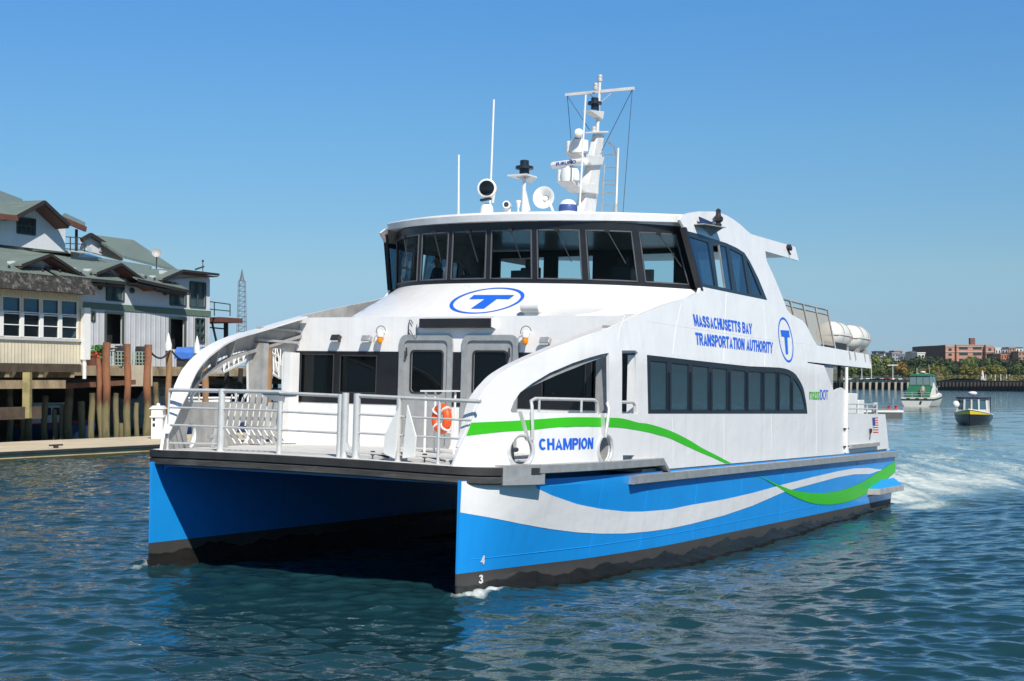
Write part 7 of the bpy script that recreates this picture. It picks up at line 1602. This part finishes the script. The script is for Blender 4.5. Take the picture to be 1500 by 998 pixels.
mb = MB(); mb.add([(-1.9, 1.4, 2.8), (1.6, 1.3, 2.8), (1.3, 1.2, 4.1), (-1.6, 1.3, 4.1), (-1.9, -1.4, 2.8), (1.6, -1.3, 2.8), (1.3, -1.2, 4.1), (-1.6, -1.3, 4.1)], [(0, 1, 2, 3), (7, 6, 5, 4), (1, 5, 6, 2), (4, 0, 3, 7)]); fb = mb.build('flybridge_enclosure', CLEARP, ob_)
mb = MB(); mb.add([(-1.75, 1.4, 4.08), (1.5, 1.3, 4.08), (1.1, 1.1, 4.32), (-1.4, 1.2, 4.35), (-1.75, -1.4, 4.08), (1.5, -1.3, 4.08), (1.1, -1.1, 4.32), (-1.4, -1.2, 4.35)], [(0, 1, 2, 3), (7, 6, 5, 4), (3, 2, 6, 7), (1, 5, 6, 2), (4, 0, 3, 7), (4, 5, 1, 0)]); mb.build('bimini_top', CANV, fb)
mb = MB()
for x, y, x2, y2 in ((-1.9, 1.4, -1.6, 1.3), (-1.9, -1.4, -1.6, -1.3), (-1.88, .45, -1.6, .42), (-1.88, -.45, -1.6, -.42), (1.6, 1.3, 1.3, 1.2), (1.6, -1.3, 1.3, -1.2), (-.2, -1.36, -.2, -1.26)): mb.bar((x, y, 2.7), (x2, y2, 4.1), .09, .09)
mb.bar((-1.9, 1.42, 2.82), (-1.9, -1.42, 2.82), .12, .2); mb.build('canvas_frame', CANV, fb)
mb = MB(); mb.cyl((-.2, 0, 4.3), (-.2, 0, 4.5), .08); mb.lathe([(.1, 0), (.36, .04), (.38, .14), (.25, .22), (.02, .25)], (-.2, 0, 4.5), n=14); mb.bar((-.2, -.8, 4.42), (-.2, .8, 4.42), .06, .06); mb.cyl((-.2, .8, 4.3), (-.2, .8, 5.1), .03); mb.cyl((-.2, -.9, 4.2), (-.6, -.9, 5.6), .025); mb.build('radar_dome', WHITE2, ob_, smooth=40)
for y in (1.1, -.1, -1.2): mb = MB(); mb.bb((-3.46, y - .22, .98), (-3.41, y + .22, 1.16)); mb.build('transom_vent', DARK, h)
mb = MB(); mb.box((-3.44, -.55, .55), (.04, .25, .4), Matrix.Rotation(.4, 3, 'X')); mb.build('transom_marking', DARK, h)
mb = MB()
for z in (1.6, 1.9): mb.tube([(-3.3, 1.8, z), (-3.3, -1.8, z)], .025, 5)
for y in (-1.8, -.6, .6, 1.8): mb.tube([(-3.3, y, 1.2), (-3.3, y, 1.9)], .025, 5)
mb.tube([(3.6, -1.2, 2.6), (5.1, -.05, 2.85), (3.6, 1.2, 2.6)], .025, 5)
for q in ((4.4, -.7), (5.1, 0), (4.4, .7)): mb.tube([(q[0], q[1], 1.9), (q[0], q[1], 2.75)], .02, 5)
mb.build('guard_rail', STEEL, ob_)
person('person in a pale shirt standing in the cruiser cockpit against the green canvas', Matrix.Translation(GB) @ Rz(58) @ Matrix.Translation(Vector((-3.05, -.75, 1.2))) @ Rz(100), pmat('pale_shirt', (.55, .45, .38), .8), pmat('tan_trousers', (.3, .22, .15), .8), 1.72)
# ---- small dark launch with yellow bow band
YB = wat(1425, 622.0); YM = Matrix.Translation(YB) @ Rz(-112)
BLKH = pmat('black_gelcoat', (0.012, 0.012, 0.018), 0.3, var=.1); YEL = pmat('yellow_band', (0.72, 0.52, 0.015), .4, var=.1, scale=4); CABW = pmat('cabin_pale_grey', (0.48, 0.48, 0.47), .5, var=.05); NAVR = pmat('navy_roof', (0.015, 0.02, 0.06), .5)
ob_ = empty('harbour_launch', 'small dark harbour launch with yellow bow band, coming bow first', 'launch', YM)
Ly, By = 6.4, 2.75; rows = []
for t in np.linspace(0, 1, 17):
    w = By / 2 * (1 - max(0, (t - .35) / .65) ** 2.4) + .015; sh = .72 + .55 * t ** 2; rk = .35 * t ** 3
    rows.append([(Ly * t * (1 - 0) - 2.9 + rk * q, w * a, z) for a, z, q in ((1, sh, 1), (.985, sh * .72, .7), (.95, sh * .45, .4), (.78, .02, 0), (.25, -.35, -.3), (-.25, -.35, -.3), (-.78, .02, 0), (-.95, sh * .45, .4), (-.985, sh * .72, .7), (-1, sh, 1))])
mb = MB(); mb.grid(rows); mb.f.append(tuple(range(10))); mb.m.append(0); h = mb.build('hull', BLKH, ob_, smooth=40)
mb = MB()
for sg in (1, -1):
    a_ = []; 
    for ri, r in enumerate(rows[8:]):
        i0, i1, i2 = (0, 1, 2) if sg > 0 else (9, 8, 7); p0, p1, p2 = Vector(r[i0]), Vector(r[i1]), Vector(r[i2]); n_ = Vector((.25, sg, -.2)).normalized() * .012; k_ = ri / 8; a_.append([p0.lerp(p1, .25) + n_, p0.lerp(p1, .25 + .45 * k_ + .05) + n_, p0.lerp(p1, .3 + .75 * k_) + n_])
    mb.grid(a_)
mb.build('bow_band', YEL, h)
mb = MB()
for sg in (0, 9): mb.tube([Vector(r[sg]) for r in rows], .045, 6)
mb.build('gunwale', WHITE2, h)
mb = MB(); mb.grid([[(r[0][0], r[0][1] * .96, r[0][2] - .05), (r[0][0], -r[0][1] * .96, r[0][2] - .05)] for r in rows]); mb.build('deck', CABW, ob_)
# wheelhouse, windows all round
zc, zr = .85, 2.05
cab = [(-1.7, 1.15), (.9, 1.12), (1.35, .55), (1.35, -.55), (.9, -1.12), (-1.7, -1.15)]
def cabf(k, z): x, y = cab[k]; f = (z - zc) / (zr - zc); return Vector((x - (.25 * f if x > 0 else 0), y * (1 - .06 * f), z))
mb = MB()
for k in range(5):
    a, b = k, k + 1
    mb.add([cabf(a, zc), cabf(b, zc), cabf(b, 1.2 if k in (1, 2, 3) else 1.3), cabf(a, 1.2 if k in (1, 2, 3) else 1.3)], [(0, 1, 2, 3)])
    mb.add([cabf(a, 1.92), cabf(b, 1.92), cabf(b, zr), cabf(a, zr)], [(0, 1, 2, 3)])
for k in range(6):
    mb.bar(cabf(k, zc), cabf(k, zr), .13, .13)
for k, ts in ((0, (.45, .62)), (4, (.38, .55)), (2, (.5,))):
    for t in ts: mb.bar(cabf(k, zc).lerp(cabf(k + 1, zc), t), cabf(k, zr).lerp(cabf(k + 1, zr), t), .12, .12)
cb_ = mb.build('wheelhouse', CABW, ob_)
LG = glass_mat('launch_glass', (0.5, 0.6, 0.62), 0.12, 0.02, (0.05, 0.10, 0.12), 1.6)
for k in range(5):
    n_ = (cabf(k + 1, zc) - cabf(k, zc)).cross(Vector((0, 0, 1))).normalized() * .03
    mb = MB(); mb.add([cabf(k, 1.2) + n_, cabf(k + 1, 1.2) + n_, cabf(k + 1, 1.94) + n_, cabf(k, 1.94) + n_], [(0, 1, 2, 3)]); mb.build('window', LG, cb_)
mb = MB(); mb.prism([(-2.5, 1.28, zr), (.85, 1.22, zr), (1.25, .6, zr), (1.25, -.6, zr), (.85, -1.22, zr), (-2.5, -1.28, zr)], (0, 0, .1)); mb.build('roof', NAVR, ob_, bevel=.03)
mb = MB(); mb.cyl((-.2, 0, zr + .1), (-.2, 0, zr + .3), .07); mb.lathe([(.1, 0), (.33, .05), (.35, .16), (.24, .25), (.02, .28)], (-.2, 0, zr + .28), n=16); mb.build('radar_dome', WHITE2, ob_, smooth=40)
for y in (-1.2, 1.2): mb = MB(); mb.cyl((-2.45, y, .8), (-2.45, y, zr), .04); mb.build('roof_post', NAVR, ob_)
mb = MB(); mb.prism([(-2.45, -1.24, 1.0), (-1.7, -1.24, 1.0), (-1.7, -1.24, zr), (-2.45, -1.24, zr)], (0, .02, 0)); mb.build('side_screen', NAVR, ob_)
mb = MB(); mb.cyl((-2.95, -.4, -.2), (-2.95, -.4, 1.0), .12); mb.box((-2.98, -.4, .95), (.4, .34, .45)); mb.build('outboard_motor', DARK, ob_, bevel=.05)
mb = MB(); letter(mb, 'O', [(0, 1), (1, 1), (1, 0), (0, 0)], lambda a, b, d=0: (0, 0, 0)) if False else None
p = at(1400.5, 592.5, YB.y - .3)
o = empty('float_ball', 'round white mooring ball held out beside the launch wheelhouse', 'mooring ball', p); mb = MB(); mb.ball((0, 0, 0), .29, 14); mb.build('ball', WHITE2, o, smooth=60); mb = MB(); qv = YM @ Vector((.6, -1.1, 1.75)) - Vector(p); mb.tube([(0, 0, 0), qv], .035, 6); mb.build('pole', STEEL, o)
# ---- low work float by the ferry stern
a = wat(1288, 612); M_ = Matrix.Translation(a) @ Rz(-8); o = empty('work_float', 'low flat work float lying just beyond the ferry stern', 'float', M_); Lf = 33 * a.y / FPX
mb = MB(); mb.bb((-3, 0, -.2), (Lf, 3.0, .5)); mb.build('hull', pmat('float_dark', (.10, .10, .10), .8), o); mb = MB(); mb.bb((-3, -.05, .5), (Lf + .1, 3.05, .68)); mb.build('deck', WHITE2, o); mb = MB(); mb.bb((-2.5, .3, .7), (Lf - .4, 2.7, .82)); mb.build('deck_boards', pmat('float_boards', (.22, .2, .19), .8, var=.3), o)
for q in (.45, .75): mb = MB(); mb.lathe([(.12, 0), (.12, .25), (.2, .3)], (Lf * q, .5, .8), n=8); mb.build('bollard', RED, o)
# ---- the far pier, shore bank and hill
Pp0, Pp1 = Vector(at(1150, 558, 640)), Vector(at(1640, 558, 415)); Pp0.z = Pp1.z = 0; fd = (Pp1 - Pp0).normalized(); fnb = Vector((-fd.y, fd.x, 0));  fnb = fnb if fnb.y > 0 else -fnb
def onp(u, back=0.0):
    d = ray(u, 558); dx, dy = d[0], d[1]; q = Pp0 + fnb * back; den = dx * fd.y - dy * fd.x; t = (q.x * fd.y - q.y * fd.x) / den; return Vector((dx * t, dy * t, 0))
DK = 3.5
FARCON = pmat('far_pier_concrete', (.36, .33, .26), .9, var=.15, scale=.2); FARD = pmat('far_pier_dark', (.018, .017, .02), .9, var=.4, scale=.3)
o = empty('far_pier', 'long far pier with pale posts at left and dark sheet piling at right', 'pier', onp(1240))
B0 = onp(1240)
def fp(u, back, z): return onp(u, back) + Vector((0, 0, z)) - B0
mb = MB(); mb.prism([fp(1150, 0, DK - .9), fp(1640, 0, DK - .9), fp(1640, 25, DK - .9), fp(1150, 25, DK - .9)], (0, 0, .9)); mb.build('deck', FARCON, o)
mb = MB(); mb.prism([fp(1150, 6, -1), fp(1640, 6, -1), fp(1640, 7, -1), fp(1150, 7, -1)], (0, 0, DK + .3)); mb.build('back_wall', FARD, o)
mb = MB(); mb.prism([fp(1371, -.6, -1), fp(1640, -.6, -1), fp(1640, .3, -1), fp(1371, .3, -1)], (0, 0, DK + .75)); mb.build('sheet_piling', FARD, o)
for u in np.arange(1371, 1520, 5.2): mb = MB(); c = fp(u, -.9, 0); mb.bb((c.x - .45, c.y - .3, -1), (c.x + .45, c.y + .3, DK - .5)); mb.build('fender_pile', pmat('far_pile_brown', (.045, .038, .036), .9, var=.4, scale=.5), o)
for u in np.arange(1228, 1371, 9.3): mb = MB(); c = fp(u, -.4, 0); mb.bb((c.x - .5, c.y - .4, -1), (c.x + .5, c.y + .4, DK - .6)); mb.build('pier_post', FARCON, o)
GRND = pmat('shore_grass', (.09, .10, .035), .95, var=.4, scale=.08, dirt=(.16, .13, .07), dirt_amt=.6)
def terr(name, mat, f):
    rows = []
    for bk_ in (7.5, 20, 40, 70, 110, 160, 230, 320, 420, 560):
        rows.append([(lambda q: (q.x, q.y, f(u, bk_)))(onp(u, bk_)) for u in np.linspace(1150, 1700, 30)])
    mb = MB(); mb.grid(rows); g = mb.build(name, mat, None, smooth=60); g['kind'] = 'structure'
terr('hillside', GRND, lambda u, b: DK + .1 + (0 if b < 30 else min(8, (b - 30) * .06)) + .8 * sin(u * .05 + b * .03))
# far horizon land closing the water
mb = MB(); rows = []
for k, (dd_, zz) in enumerate(((2200, -1), (2200, 9), (2600, 24), (3200, 20))): rows.append([(dd_ * sin(t), dd_ * cos(t), zz * (1 + .35 * sin(t * 37) + .25 * sin(t * 91 + 1)) if zz > 0 else zz) for t in np.linspace(radians(-34), radians(40), 90)])
mb.grid(rows); g = mb.build('far_skyline', pmat('far_land', (.10, .14, .15), .95, var=.3, scale=.01), None, smooth=60); g['kind'] = 'structure'
mb = MB(); rs_ = random.Random(3); zz_ = []  # unseen stepped building skyline, added to be mirrored in the ferry's side panes
for i in range(60): zz_.append(zz_[-1] if i and rs_.random() < .55 else rs_.uniform(9, 34))
bot = [(620 * sin(t), 620 * cos(t), -1) for t in np.linspace(radians(38), radians(86), 60)]; topp = [(x, y, z) for (x, y, _), z in zip(bot, zz_)]
mb.grid([bot, topp, [(x * 1.2, y * 1.2, z + 2) for x, y, z in topp]]); g = mb.build('far_skyline', pmat('unseen_skyline', (.13, .10, .09), .95, var=.5, scale=.03), None); g['kind'] = 'structure'
# ---- trees on the bank
def crown_mesh(seed, col, n=520, flat=1.0, name='foliage'):
    r = random.Random(seed); lob = [(r.uniform(-.6, .6), r.uniform(-.6, .6), r.uniform(-.25, .55), r.uniform(.35, .62)) for _ in range(9)]; mb = MB()
    for i in range(n):
        l = lob[r.randrange(9)]; d = Vector((r.gauss(0, 1), r.gauss(0, 1), r.gauss(0, 1))).normalized() * l[3] * r.uniform(.72, 1.06); c = Vector((l[0] + d.x, l[1] + d.y, (l[2] + d.z) * flat)); nn = (d.normalized() + Vector((r.uniform(-.7, .7), r.uniform(-.7, .7), r.uniform(-.3, .9)))).normalized()
        x = nn.orthogonal().normalized(); a = r.uniform(0, 6.3); y = nn.cross(x); x, y = x * cos(a) + y * sin(a), y * cos(a) - x * sin(a); s = r.uniform(.09, .19)
        mb.add([c + x * s, c + y * s * .8, c - x * s * .9, c - y * s * .7], [(0, 1, 2, 3)])
    me = bpy.data.meshes.new(name); me.from_pydata(mb.v, [], mb.f); me.materials.append(col); return me
LEAF = [pmat('leaf_%s' % n_, c, .8, var=.45, scale=1.2) for n_, c in (('dark', (.026, .046, .018)), ('mid', (.045, .082, .020)), ('light', (.10, .14, .028)), ('olive', (.14, .14, .022)), ('autumn', (.19, .12, .02)), ('pale', (.19, .16, .09)))]
BARK = pmat('bark', (.07, .055, .04), .9, var=.3)
CRM = [[crown_mesh(10 + 7 * k + j, LEAF[k]) for j in range(2)] for k in range(6)]
trm = MB(); trm.tube([(0, 0, 0), (.05, 0, .5), (0, .05, 1.0)], [.09, .07, .03], 7); trm.tube([(.03, 0, .5), (.35, .2, 1.05)], [.045, .015], 5); trm.tube([(.03, 0, .55), (-.3, -.2, 1.1)], [.045, .015], 5); TRK = None
def tree(u, vt, vb, w, kind, back, label, group='trees on the far bank'):
    global TRK
    p = onp(u, back); Y = p.y; zt, zb_ = at(u, vt, Y)[2], at(u, vb, Y)[2]; W_ = w * Y / FPX; o = empty('bank_tree', label, 'tree', (p.x, p.y, zb_), group)
    cm = bpy.data.objects.new('crown', CRM[kind][RND.randrange(2)]); COL.objects.link(cm); cm.parent = o; hh = zt - zb_; cm.location = (0, 0, hh * .55); cm.scale = (W_ / 2, W_ / 2, hh * .60); cm.rotation_euler = (0, 0, RND.random() * 6.3)
    if TRK is None: TRK = trm.build('trunk', BARK, o)
    else: c = bpy.data.objects.new('trunk', TRK.data); COL.objects.link(c); c.parent = o
    o.children[-1].scale = (hh * .55,) * 3 if True else 1
KN = ['dark green', 'mid green', 'light green', 'olive green', 'autumn tinted', 'pale dry looking']
tl = []
rt = random.Random(11)
for i, u in enumerate(np.arange(1236, 1512, 9.5)):      # back row, up the slope
    tl.append((u + rt.uniform(-3, 3), rt.uniform(524, 531) - (2 if u < 1300 else 0), 546, rt.uniform(20, 28), rt.choice([0, 1, 1, 0, 2]), 70 + rt.uniform(-8, 25)))
for i, u in enumerate(np.arange(1240, 1512, 9)):      # front row
    tl.append((u + rt.uniform(-3, 3), rt.uniform(534, 541), 553, rt.uniform(17, 23), rt.choice([0, 1, 2, 3, 1, 0]), 34 + rt.uniform(-6, 12)))
for u, vt, w, k in ((1322, 530, 20, 4), (1331, 543, 15, 3), (1352, 541, 18, 4), (1368, 536, 20, 3), (1376, 546, 14, 5), (1439, 538, 12, 4), (1371, 547, 13, 5), (1386, 545, 12, 3)): tl.append((u, vt, 554, w, k, 28))
for i, (u, vt, vb, w, k, bk_) in enumerate(tl):
    place = 'high on the far bank' if bk_ > 55 else 'low on the far bank'
    sec = 'behind the ferry stern' if u < 1290 else 'left of the green canvassed cruiser' if u < 1327 else 'above the green canvassed cruiser' if u < 1390 else 'above the dark launch' if u < 1455 else 'at the right edge of the view'
    tree(u, vt, vb, w, k, bk_, '%s tree %s, %s' % (KN[k], place, sec))
cm_ = MB(); rc = random.Random(5)
for i in range(380):
    z = rc.random(); r_ = (1 - z) * .42 * rc.uniform(.5, 1.05); a = rc.random() * 6.3; c = Vector((r_ * cos(a), r_ * sin(a), z)); x = Vector((cos(a), sin(a), -.5)) * .07; y = Vector((-sin(a), cos(a), 0)) * .05; cm_.add([c + x, c + y, c - x, c - y], [(0, 1, 2, 3)])
p = onp(1441, 45); o = empty('conifer', 'tall pointed dark conifer standing against the brick building', 'tree', (p.x, p.y, at(1441, 550, p.y)[2]))
hh = at(1441, 518, p.y)[2] - at(1441, 550, p.y)[2]; cm_.v = [(x * hh * .75, y * hh * .75, z * hh) for x, y, z in cm_.v]; cm_.build('crown', LEAF[0], o, fix=False); mb = MB(); mb.cyl((0, 0, 0), (0, 0, hh * .9), .35, .05); mb.build('trunk', BARK, o)
# low scrub along the pier edge: nobody could count it
mb = MB(); rs_ = random.Random(8)
for i in range(2600):
    u = rs_.uniform(1345, 1512); q = onp(u, rs_.uniform(9, 24)); c = Vector((q.x, q.y, DK + rs_.random() ** 1.5 * 1.9)); n_ = Vector((rs_.gauss(0, 1), rs_.gauss(0, 1), rs_.gauss(0, 1))).normalized(); x = n_.orthogonal().normalized() * .4; y = n_.cross(x); mb.add([c + x, c + y, c - x, c - y], [(0, 1, 2, 3)])
g = mb.build('scrub', pmat('scrub_leaf', (.14, .13, .045), .9, var=.5, scale=.2), None, fix=False); g['kind'] = 'stuff'
# ---- buildings above the trees
BRK = pmat('brick_red', (.43, .225, .165), .9, var=.12, scale=.15); BRKD = pmat('brick_dark', (.16, .085, .075), .9, var=.15, scale=.15); STONE = pmat('pale_stone', (.45, .38, .30), .9); WIND = glass_mat('far_window', (.3, .4, .5), 0.0, .1, (.03, .04, .055), 1.5); RFD = pmat('dark_roof', (.07, .07, .075), .8)
def block(name, label, cat, u0, u1, vt, vb, Y, dep, mat, nx, ny, group=None, yaw=0, roof=None, wmat=None, wfrac=(.55, .5), bands=(), win_rows=None):
    a, b = at(u0, vt, Y), at(u1, vb, Y); c = Vector(((a[0] + b[0]) / 2, Y, b[2] - 6)); w = b[0] - a[0]; h = a[2] - b[2] + 6
    o = empty(name, label, cat, Matrix.Translation(c) @ Rz(yaw), group)
    mb = MB(); mb.bb((-w / 2, 0, 0), (w / 2, dep, h)); wl2 = mb.build('wall', mat, o)
    vis = h - 6
    for i in range(nx):
        for j in range(ny):
            x = -w / 2 + w * (i + .5) / nx; z = 6 + vis * (j + .55) / ny; dx, dz = w / nx * wfrac[0] / 2, vis / ny * wfrac[1] / 2
            mb = MB(); mb.bb((x - dx, -.12, z - dz), (x + dx, -.02, z + dz)); mb.build('window', wmat or WIND, o)
    for z in bands: mb = MB(); mb.bb((-w / 2 - .1, -.35, 6 + vis * z), (w / 2 + .1, -.01, 6 + vis * z + .5)); mb.build('stone_band', STONE, o)
    if roof == 'flat': mb = MB(); mb.bb((-w / 2 - .3, -.3, h), (w / 2 + .3, dep + .3, h + .6)); mb.build('parapet', mat, o)
    elif roof == 'gable': mb = MB(); mb.prism([(-w / 2 - .3, -.4, h), (w / 2 + .3, -.4, h), (0, -.4, h + w * .22)], (0, dep + .8, 0)); mb.build('roof', RFD, o)
    elif roof: mb = MB(); mb.bb((-w / 2 - .3, -.4, h), (w / 2 + .3, dep, h + .5)); mb.build('roof', RFD, o)
    return o, w, h
YB_ = 800
o, w, h = block('brick_school', 'large red brick building with tall window rows above the far trees', 'building', 1401, 1442, 506.5, 532, YB_, 30, BRK, 2, 3, bands=(.08, .62, .93), roof='flat', wfrac=(.62, .42))
for (x0, x1, vt, mm, nx) in ((1385, 1398.5, 506, BRK, 1), (1444, 1456, 507, BRK, 1)):
    a, b = at(x0, vt, YB_ - 3), at(x1, 532, YB_ - 3); ca = (a[0] + b[0]) / 2 - o.location.x; ww = (b[0] - a[0]) / 2
    mb = MB(); mb.bb((ca - ww, -3, 0), (ca + ww, 25, h + .4)); wg = mb.build('wing', mm, o)
    for j in range(3): mb = MB(); mb.bb((ca - ww * .35, -3.15, 6 + (h - 6) * (.12 + .29 * j)), (ca + ww * .35, -3.02, 6 + (h - 6) * (.26 + .29 * j))); mb.build('window', WIND, wg)
    for z in (.62, .93): mb = MB(); mb.bb((ca - ww - .1, -3.3, 6 + (h - 6) * z), (ca + ww + .1, -3.01, 6 + (h - 6) * z + .5)); mb.build('stone_band', STONE, wg)
a, b = at(1359.5, 506, YB_ + 8), at(1385.5, 532, YB_ - 6); 
mb = MB(); mb.prism([(a[0] - o.location.x, 22, 0), (at(1385.5, 532, YB_ - 4)[0] - o.location.x, -2, 0), (at(1385.5, 532, YB_ - 4)[0] - o.location.x, 30, 0), (a[0] - o.location.x, 40, 0)], (0, 0, h + .2)); wg = mb.build('wing', BRKD, o)
p_ = at(1425, 501, YB_ + 5); mb = MB(); mb.bb((p_[0] - o.location.x - 1.4, 5, h), (p_[0] - o.location.x + 1.4, 8, h + 4.6)); mb.build('chimney', BRKD, o)
WHT = pmat('white_siding', (.66, .66, .64), .8, var=.05); CRM_ = pmat('cream_siding', (.55, .50, .38), .8); TAN = pmat('tan_brick', (.36, .22, .17), .9, var=.1); GRY = pmat('grey_siding', (.30, .32, .36), .8); BLUG = pmat('blue_grey_siding', (.16, .20, .27), .8)
hs = [(1276, 1284, 519, 528, 780, WHT, 2, 1, None, 'white house at the left end of the row above the far trees'), (1283, 1294, 520.5, 529, 740, WHT, 3, 1, 'hip', 'wide white house with balconies, second of the row above the far trees'), (1295, 1306, 517.5, 528, 765, WHT, 2, 2, 'hip', 'white square house with dark roof above the far trees'), (1307, 1316, 518, 528.5, 750, GRY, 2, 2, 'flat', 'pale grey house beside the white square house on the hill'), (1335.5, 1342.5, 516, 533, 735, CRM_, 1, 2, 'gable', 'tall narrow cream house standing left of the white house with an arch'), (1344, 1355, 518, 535, 725, WHT, 2, 2, 'flat', 'white house with small openings just left of the brick building'), (1317, 1334, 520, 530, 830, BLUG, 3, 1, 'flat', 'blue grey block in shade between the white houses and the cream house'),
      (1456, 1466, 519, 535, 760, BRKD, 2, 2, 'flat', 'dark brick block right of the large brick building'), (1466, 1475, 520, 534, 745, pmat('orange_brick', (.42, .17, .10), .9), 2, 2, 'flat', 'orange red brick block on the right side of the far hill'), (1458, 1466, 511, 520, 820, WHT, 2, 1, 'flat', 'white upper house behind the dark brick block'), (1467, 1477, 511.5, 520, 830, GRY, 2, 1, 'hip', 'grey upper house behind the orange brick block'), (1478, 1487, 510, 520, 840, TAN, 2, 2, 'flat', 'tan upper block near the right edge of the far hill'), (1476, 1492, 518, 534, 780, BRKD, 3, 2, 'flat', 'long dark brick block near the right edge of the far hill'), (1492, 1506, 516, 534, 770, TAN, 3, 3, 'flat', 'tan brick block cut by the right edge of the view'), (1488, 1498, 510, 518, 850, WHT, 2, 1, 'hip', 'white upper house at the right end of the hill'), (1310, 1322, 515, 519, 900, TAN, 3, 1, 'flat', 'low tan house peeping over the row of white houses'), (1284, 1296, 515.5, 519, 900, GRY, 3, 1, 'hip', 'low grey house peeping over the left white houses')]
for u0, u1, vt, vb, Y, m_, nx, ny, rf, lab in hs: block('hill_house' if m_ in (WHT, GRY, CRM_, BLUG) else 'brick_block', lab, 'house' if m_ in (WHT, GRY, CRM_, BLUG) else 'building', u0, u1, vt, vb, Y, 12, m_, nx, ny, group='houses on the far hill', roof=rf, wfrac=(.45, .4))
# ---- parked cars, lamp posts and flag poles on the far pier
cm1 = [pmat('car_%s' % n_, c, .3, coat=.5, var=.02) for n_, c in (('white', (.7, .7, .7)), ('silver', (.4, .42, .44)), ('dark', (.04, .045, .05)), ('red', (.4, .03, .03)), ('blue', (.04, .08, .2)))]
CN = ['white', 'silver', 'black', 'red', 'blue']; protos = {}
def car(u, back, k, yaw, lab):
    p = onp(u, back); M = Matrix.Translation(Vector((p.x, p.y, DK + .05))) @ Rz(yaw)
    if k in protos: o = copy_tree(protos[k]); o.matrix_world = M; o['label'] = lab; return
    o = empty('parked_car', lab, 'car', M, 'cars parked on the far pier'); protos[k] = o
    mb = MB(); mb.prism([(-2.2, .85, .35), (2.2, .85, .35), (2.25, .85, .75), (1.2, .85, .92), (-1.9, .85, .98), (-2.25, .85, .8)], (0, -1.7, 0)); mb.build('body', cm1[k], o, bevel=.08)
    mb = MB(); mb.add([(-1.8, .78, .95), (1.15, .78, .9), (.45, .62, 1.42), (-1.2, .62, 1.45), (-1.8, -.78, .95), (1.15, -.78, .9), (.45, -.62, 1.42), (-1.2, -.62, 1.45)], [(0, 1, 2, 3), (7, 6, 5, 4), (3, 2, 6, 7), (1, 5, 6, 2), (4, 0, 3, 7)]); mb.build('cabin', WPANE, o, bevel=.05)
    for x in (-1.35, 1.35):
        for y in (-.8, .8): mb = MB(); mb.cyl((x, y - .1, .33), (x, y + .1, .33), .33, n=12); mb.build('wheel', DARK, o)
for i, u in enumerate(np.arange(1238, 1326, 5.2)):
    k = [0, 1, 0, 2, 1, 4, 0, 1, 0, 2, 1, 3, 3, 0, 0, 1, 2][i % 17]; near = 'under the ferry overhang' if u < 1262 else 'between the lamp posts' if u < 1285 else 'below the white houses' if u < 1308 else 'left of the green canvassed cruiser'
    car(u, 12 + (i % 3) * 4, k, 80 + (i * 37) % 30, '%s car parked on the far pier %s' % (CN[k], near))
def pole(u, vt, lab, cross=False, name='lamp_post', cat='lamp post', group='lamp posts on the far pier', mat=WHITE2, r=.16):
    p = onp(u, 10); zt = at(u, vt, p.y)[2]; o = empty(name, lab, cat, (p.x, p.y, DK), group); mb = MB(); mb.cyl((0, 0, 0), (0, 0, zt - DK), r, r * .6, 8); mb.build('shaft', mat, o)
    if cross: mb = MB(); mb.bar((-2.2, 0, zt - DK - .3), (2.2, 0, zt - DK - .3), .3, .3); mb.build('crossarm', mat, o)
pole(1262.5, 538, 'pale lamp post nearest the ferry stern on the far pier'); pole(1276.5, 538, 'pale lamp post just right of the ferry stern on the far pier'); pole(1308, 534, 'pale post with a crossarm on the far pier', True)
for i, u in enumerate((1444, 1452, 1458, 1466, 1474.5, 1479)): pole(u, 548.5, 'slim white pole in a row above the dark sheet piling', name='flag_pole', cat='pole', group='slim white poles above the sheet piling', r=.13)
p = onp(1439.5, 10); o = empty('white_obelisk', 'small white obelisk above the dark sheet piling', 'marker', (p.x, p.y, DK)); mb = MB(); mb.lathe([(.8, 0), (.6, .8), (.25, 3.2), (.02, 3.8)], (0, 0, 0), n=4); mb.build('body', WHITE2, o)
# a house and tree glimpsed far off through the ferry arch
block('far_house', 'reddish far house glimpsed through the ferry bow arch', 'house', 396, 412, 509, 524, 420, 12, TAN, 2, 1, roof='gable')
o = empty('bank_tree', 'olive tree glimpsed through the ferry bow arch beside the far house', 'tree', Vector((*at(417, 520, 400)[:2], 4))); cm = bpy.data.objects.new('crown', CRM[3][0]); COL.objects.link(cm); cm.parent = o; cm.scale = (2.6, 2.6, 3.2); cm.location = (0, 0, 5); c = bpy.data.objects.new('trunk', TRK.data); COL.objects.link(c); c.parent = o; c.scale = (4, 4, 4)

# ================================================================== air between the camera and the far shore
hz = bpy.data.materials.new('haze'); hz.use_nodes = True; t_ = hz.node_tree; t_.nodes.remove(t_.nodes['Principled BSDF'])
pv = t_.nodes.new('ShaderNodeVolumePrincipled'); pv.inputs['Color'].default_value = (0.86, 0.92, 1.0, 1); pv.inputs['Density'].default_value = 0.00006; pv.inputs['Anisotropy'].default_value = 0.2
t_.links.new(pv.outputs[0], t_.nodes['Material Output'].inputs['Volume'])
mb = MB(); mb.bb((-1500, -60, -2.2), (1600, 3300, 60)); hb = mb.build('haze', hz); hb['kind'] = 'stuff'
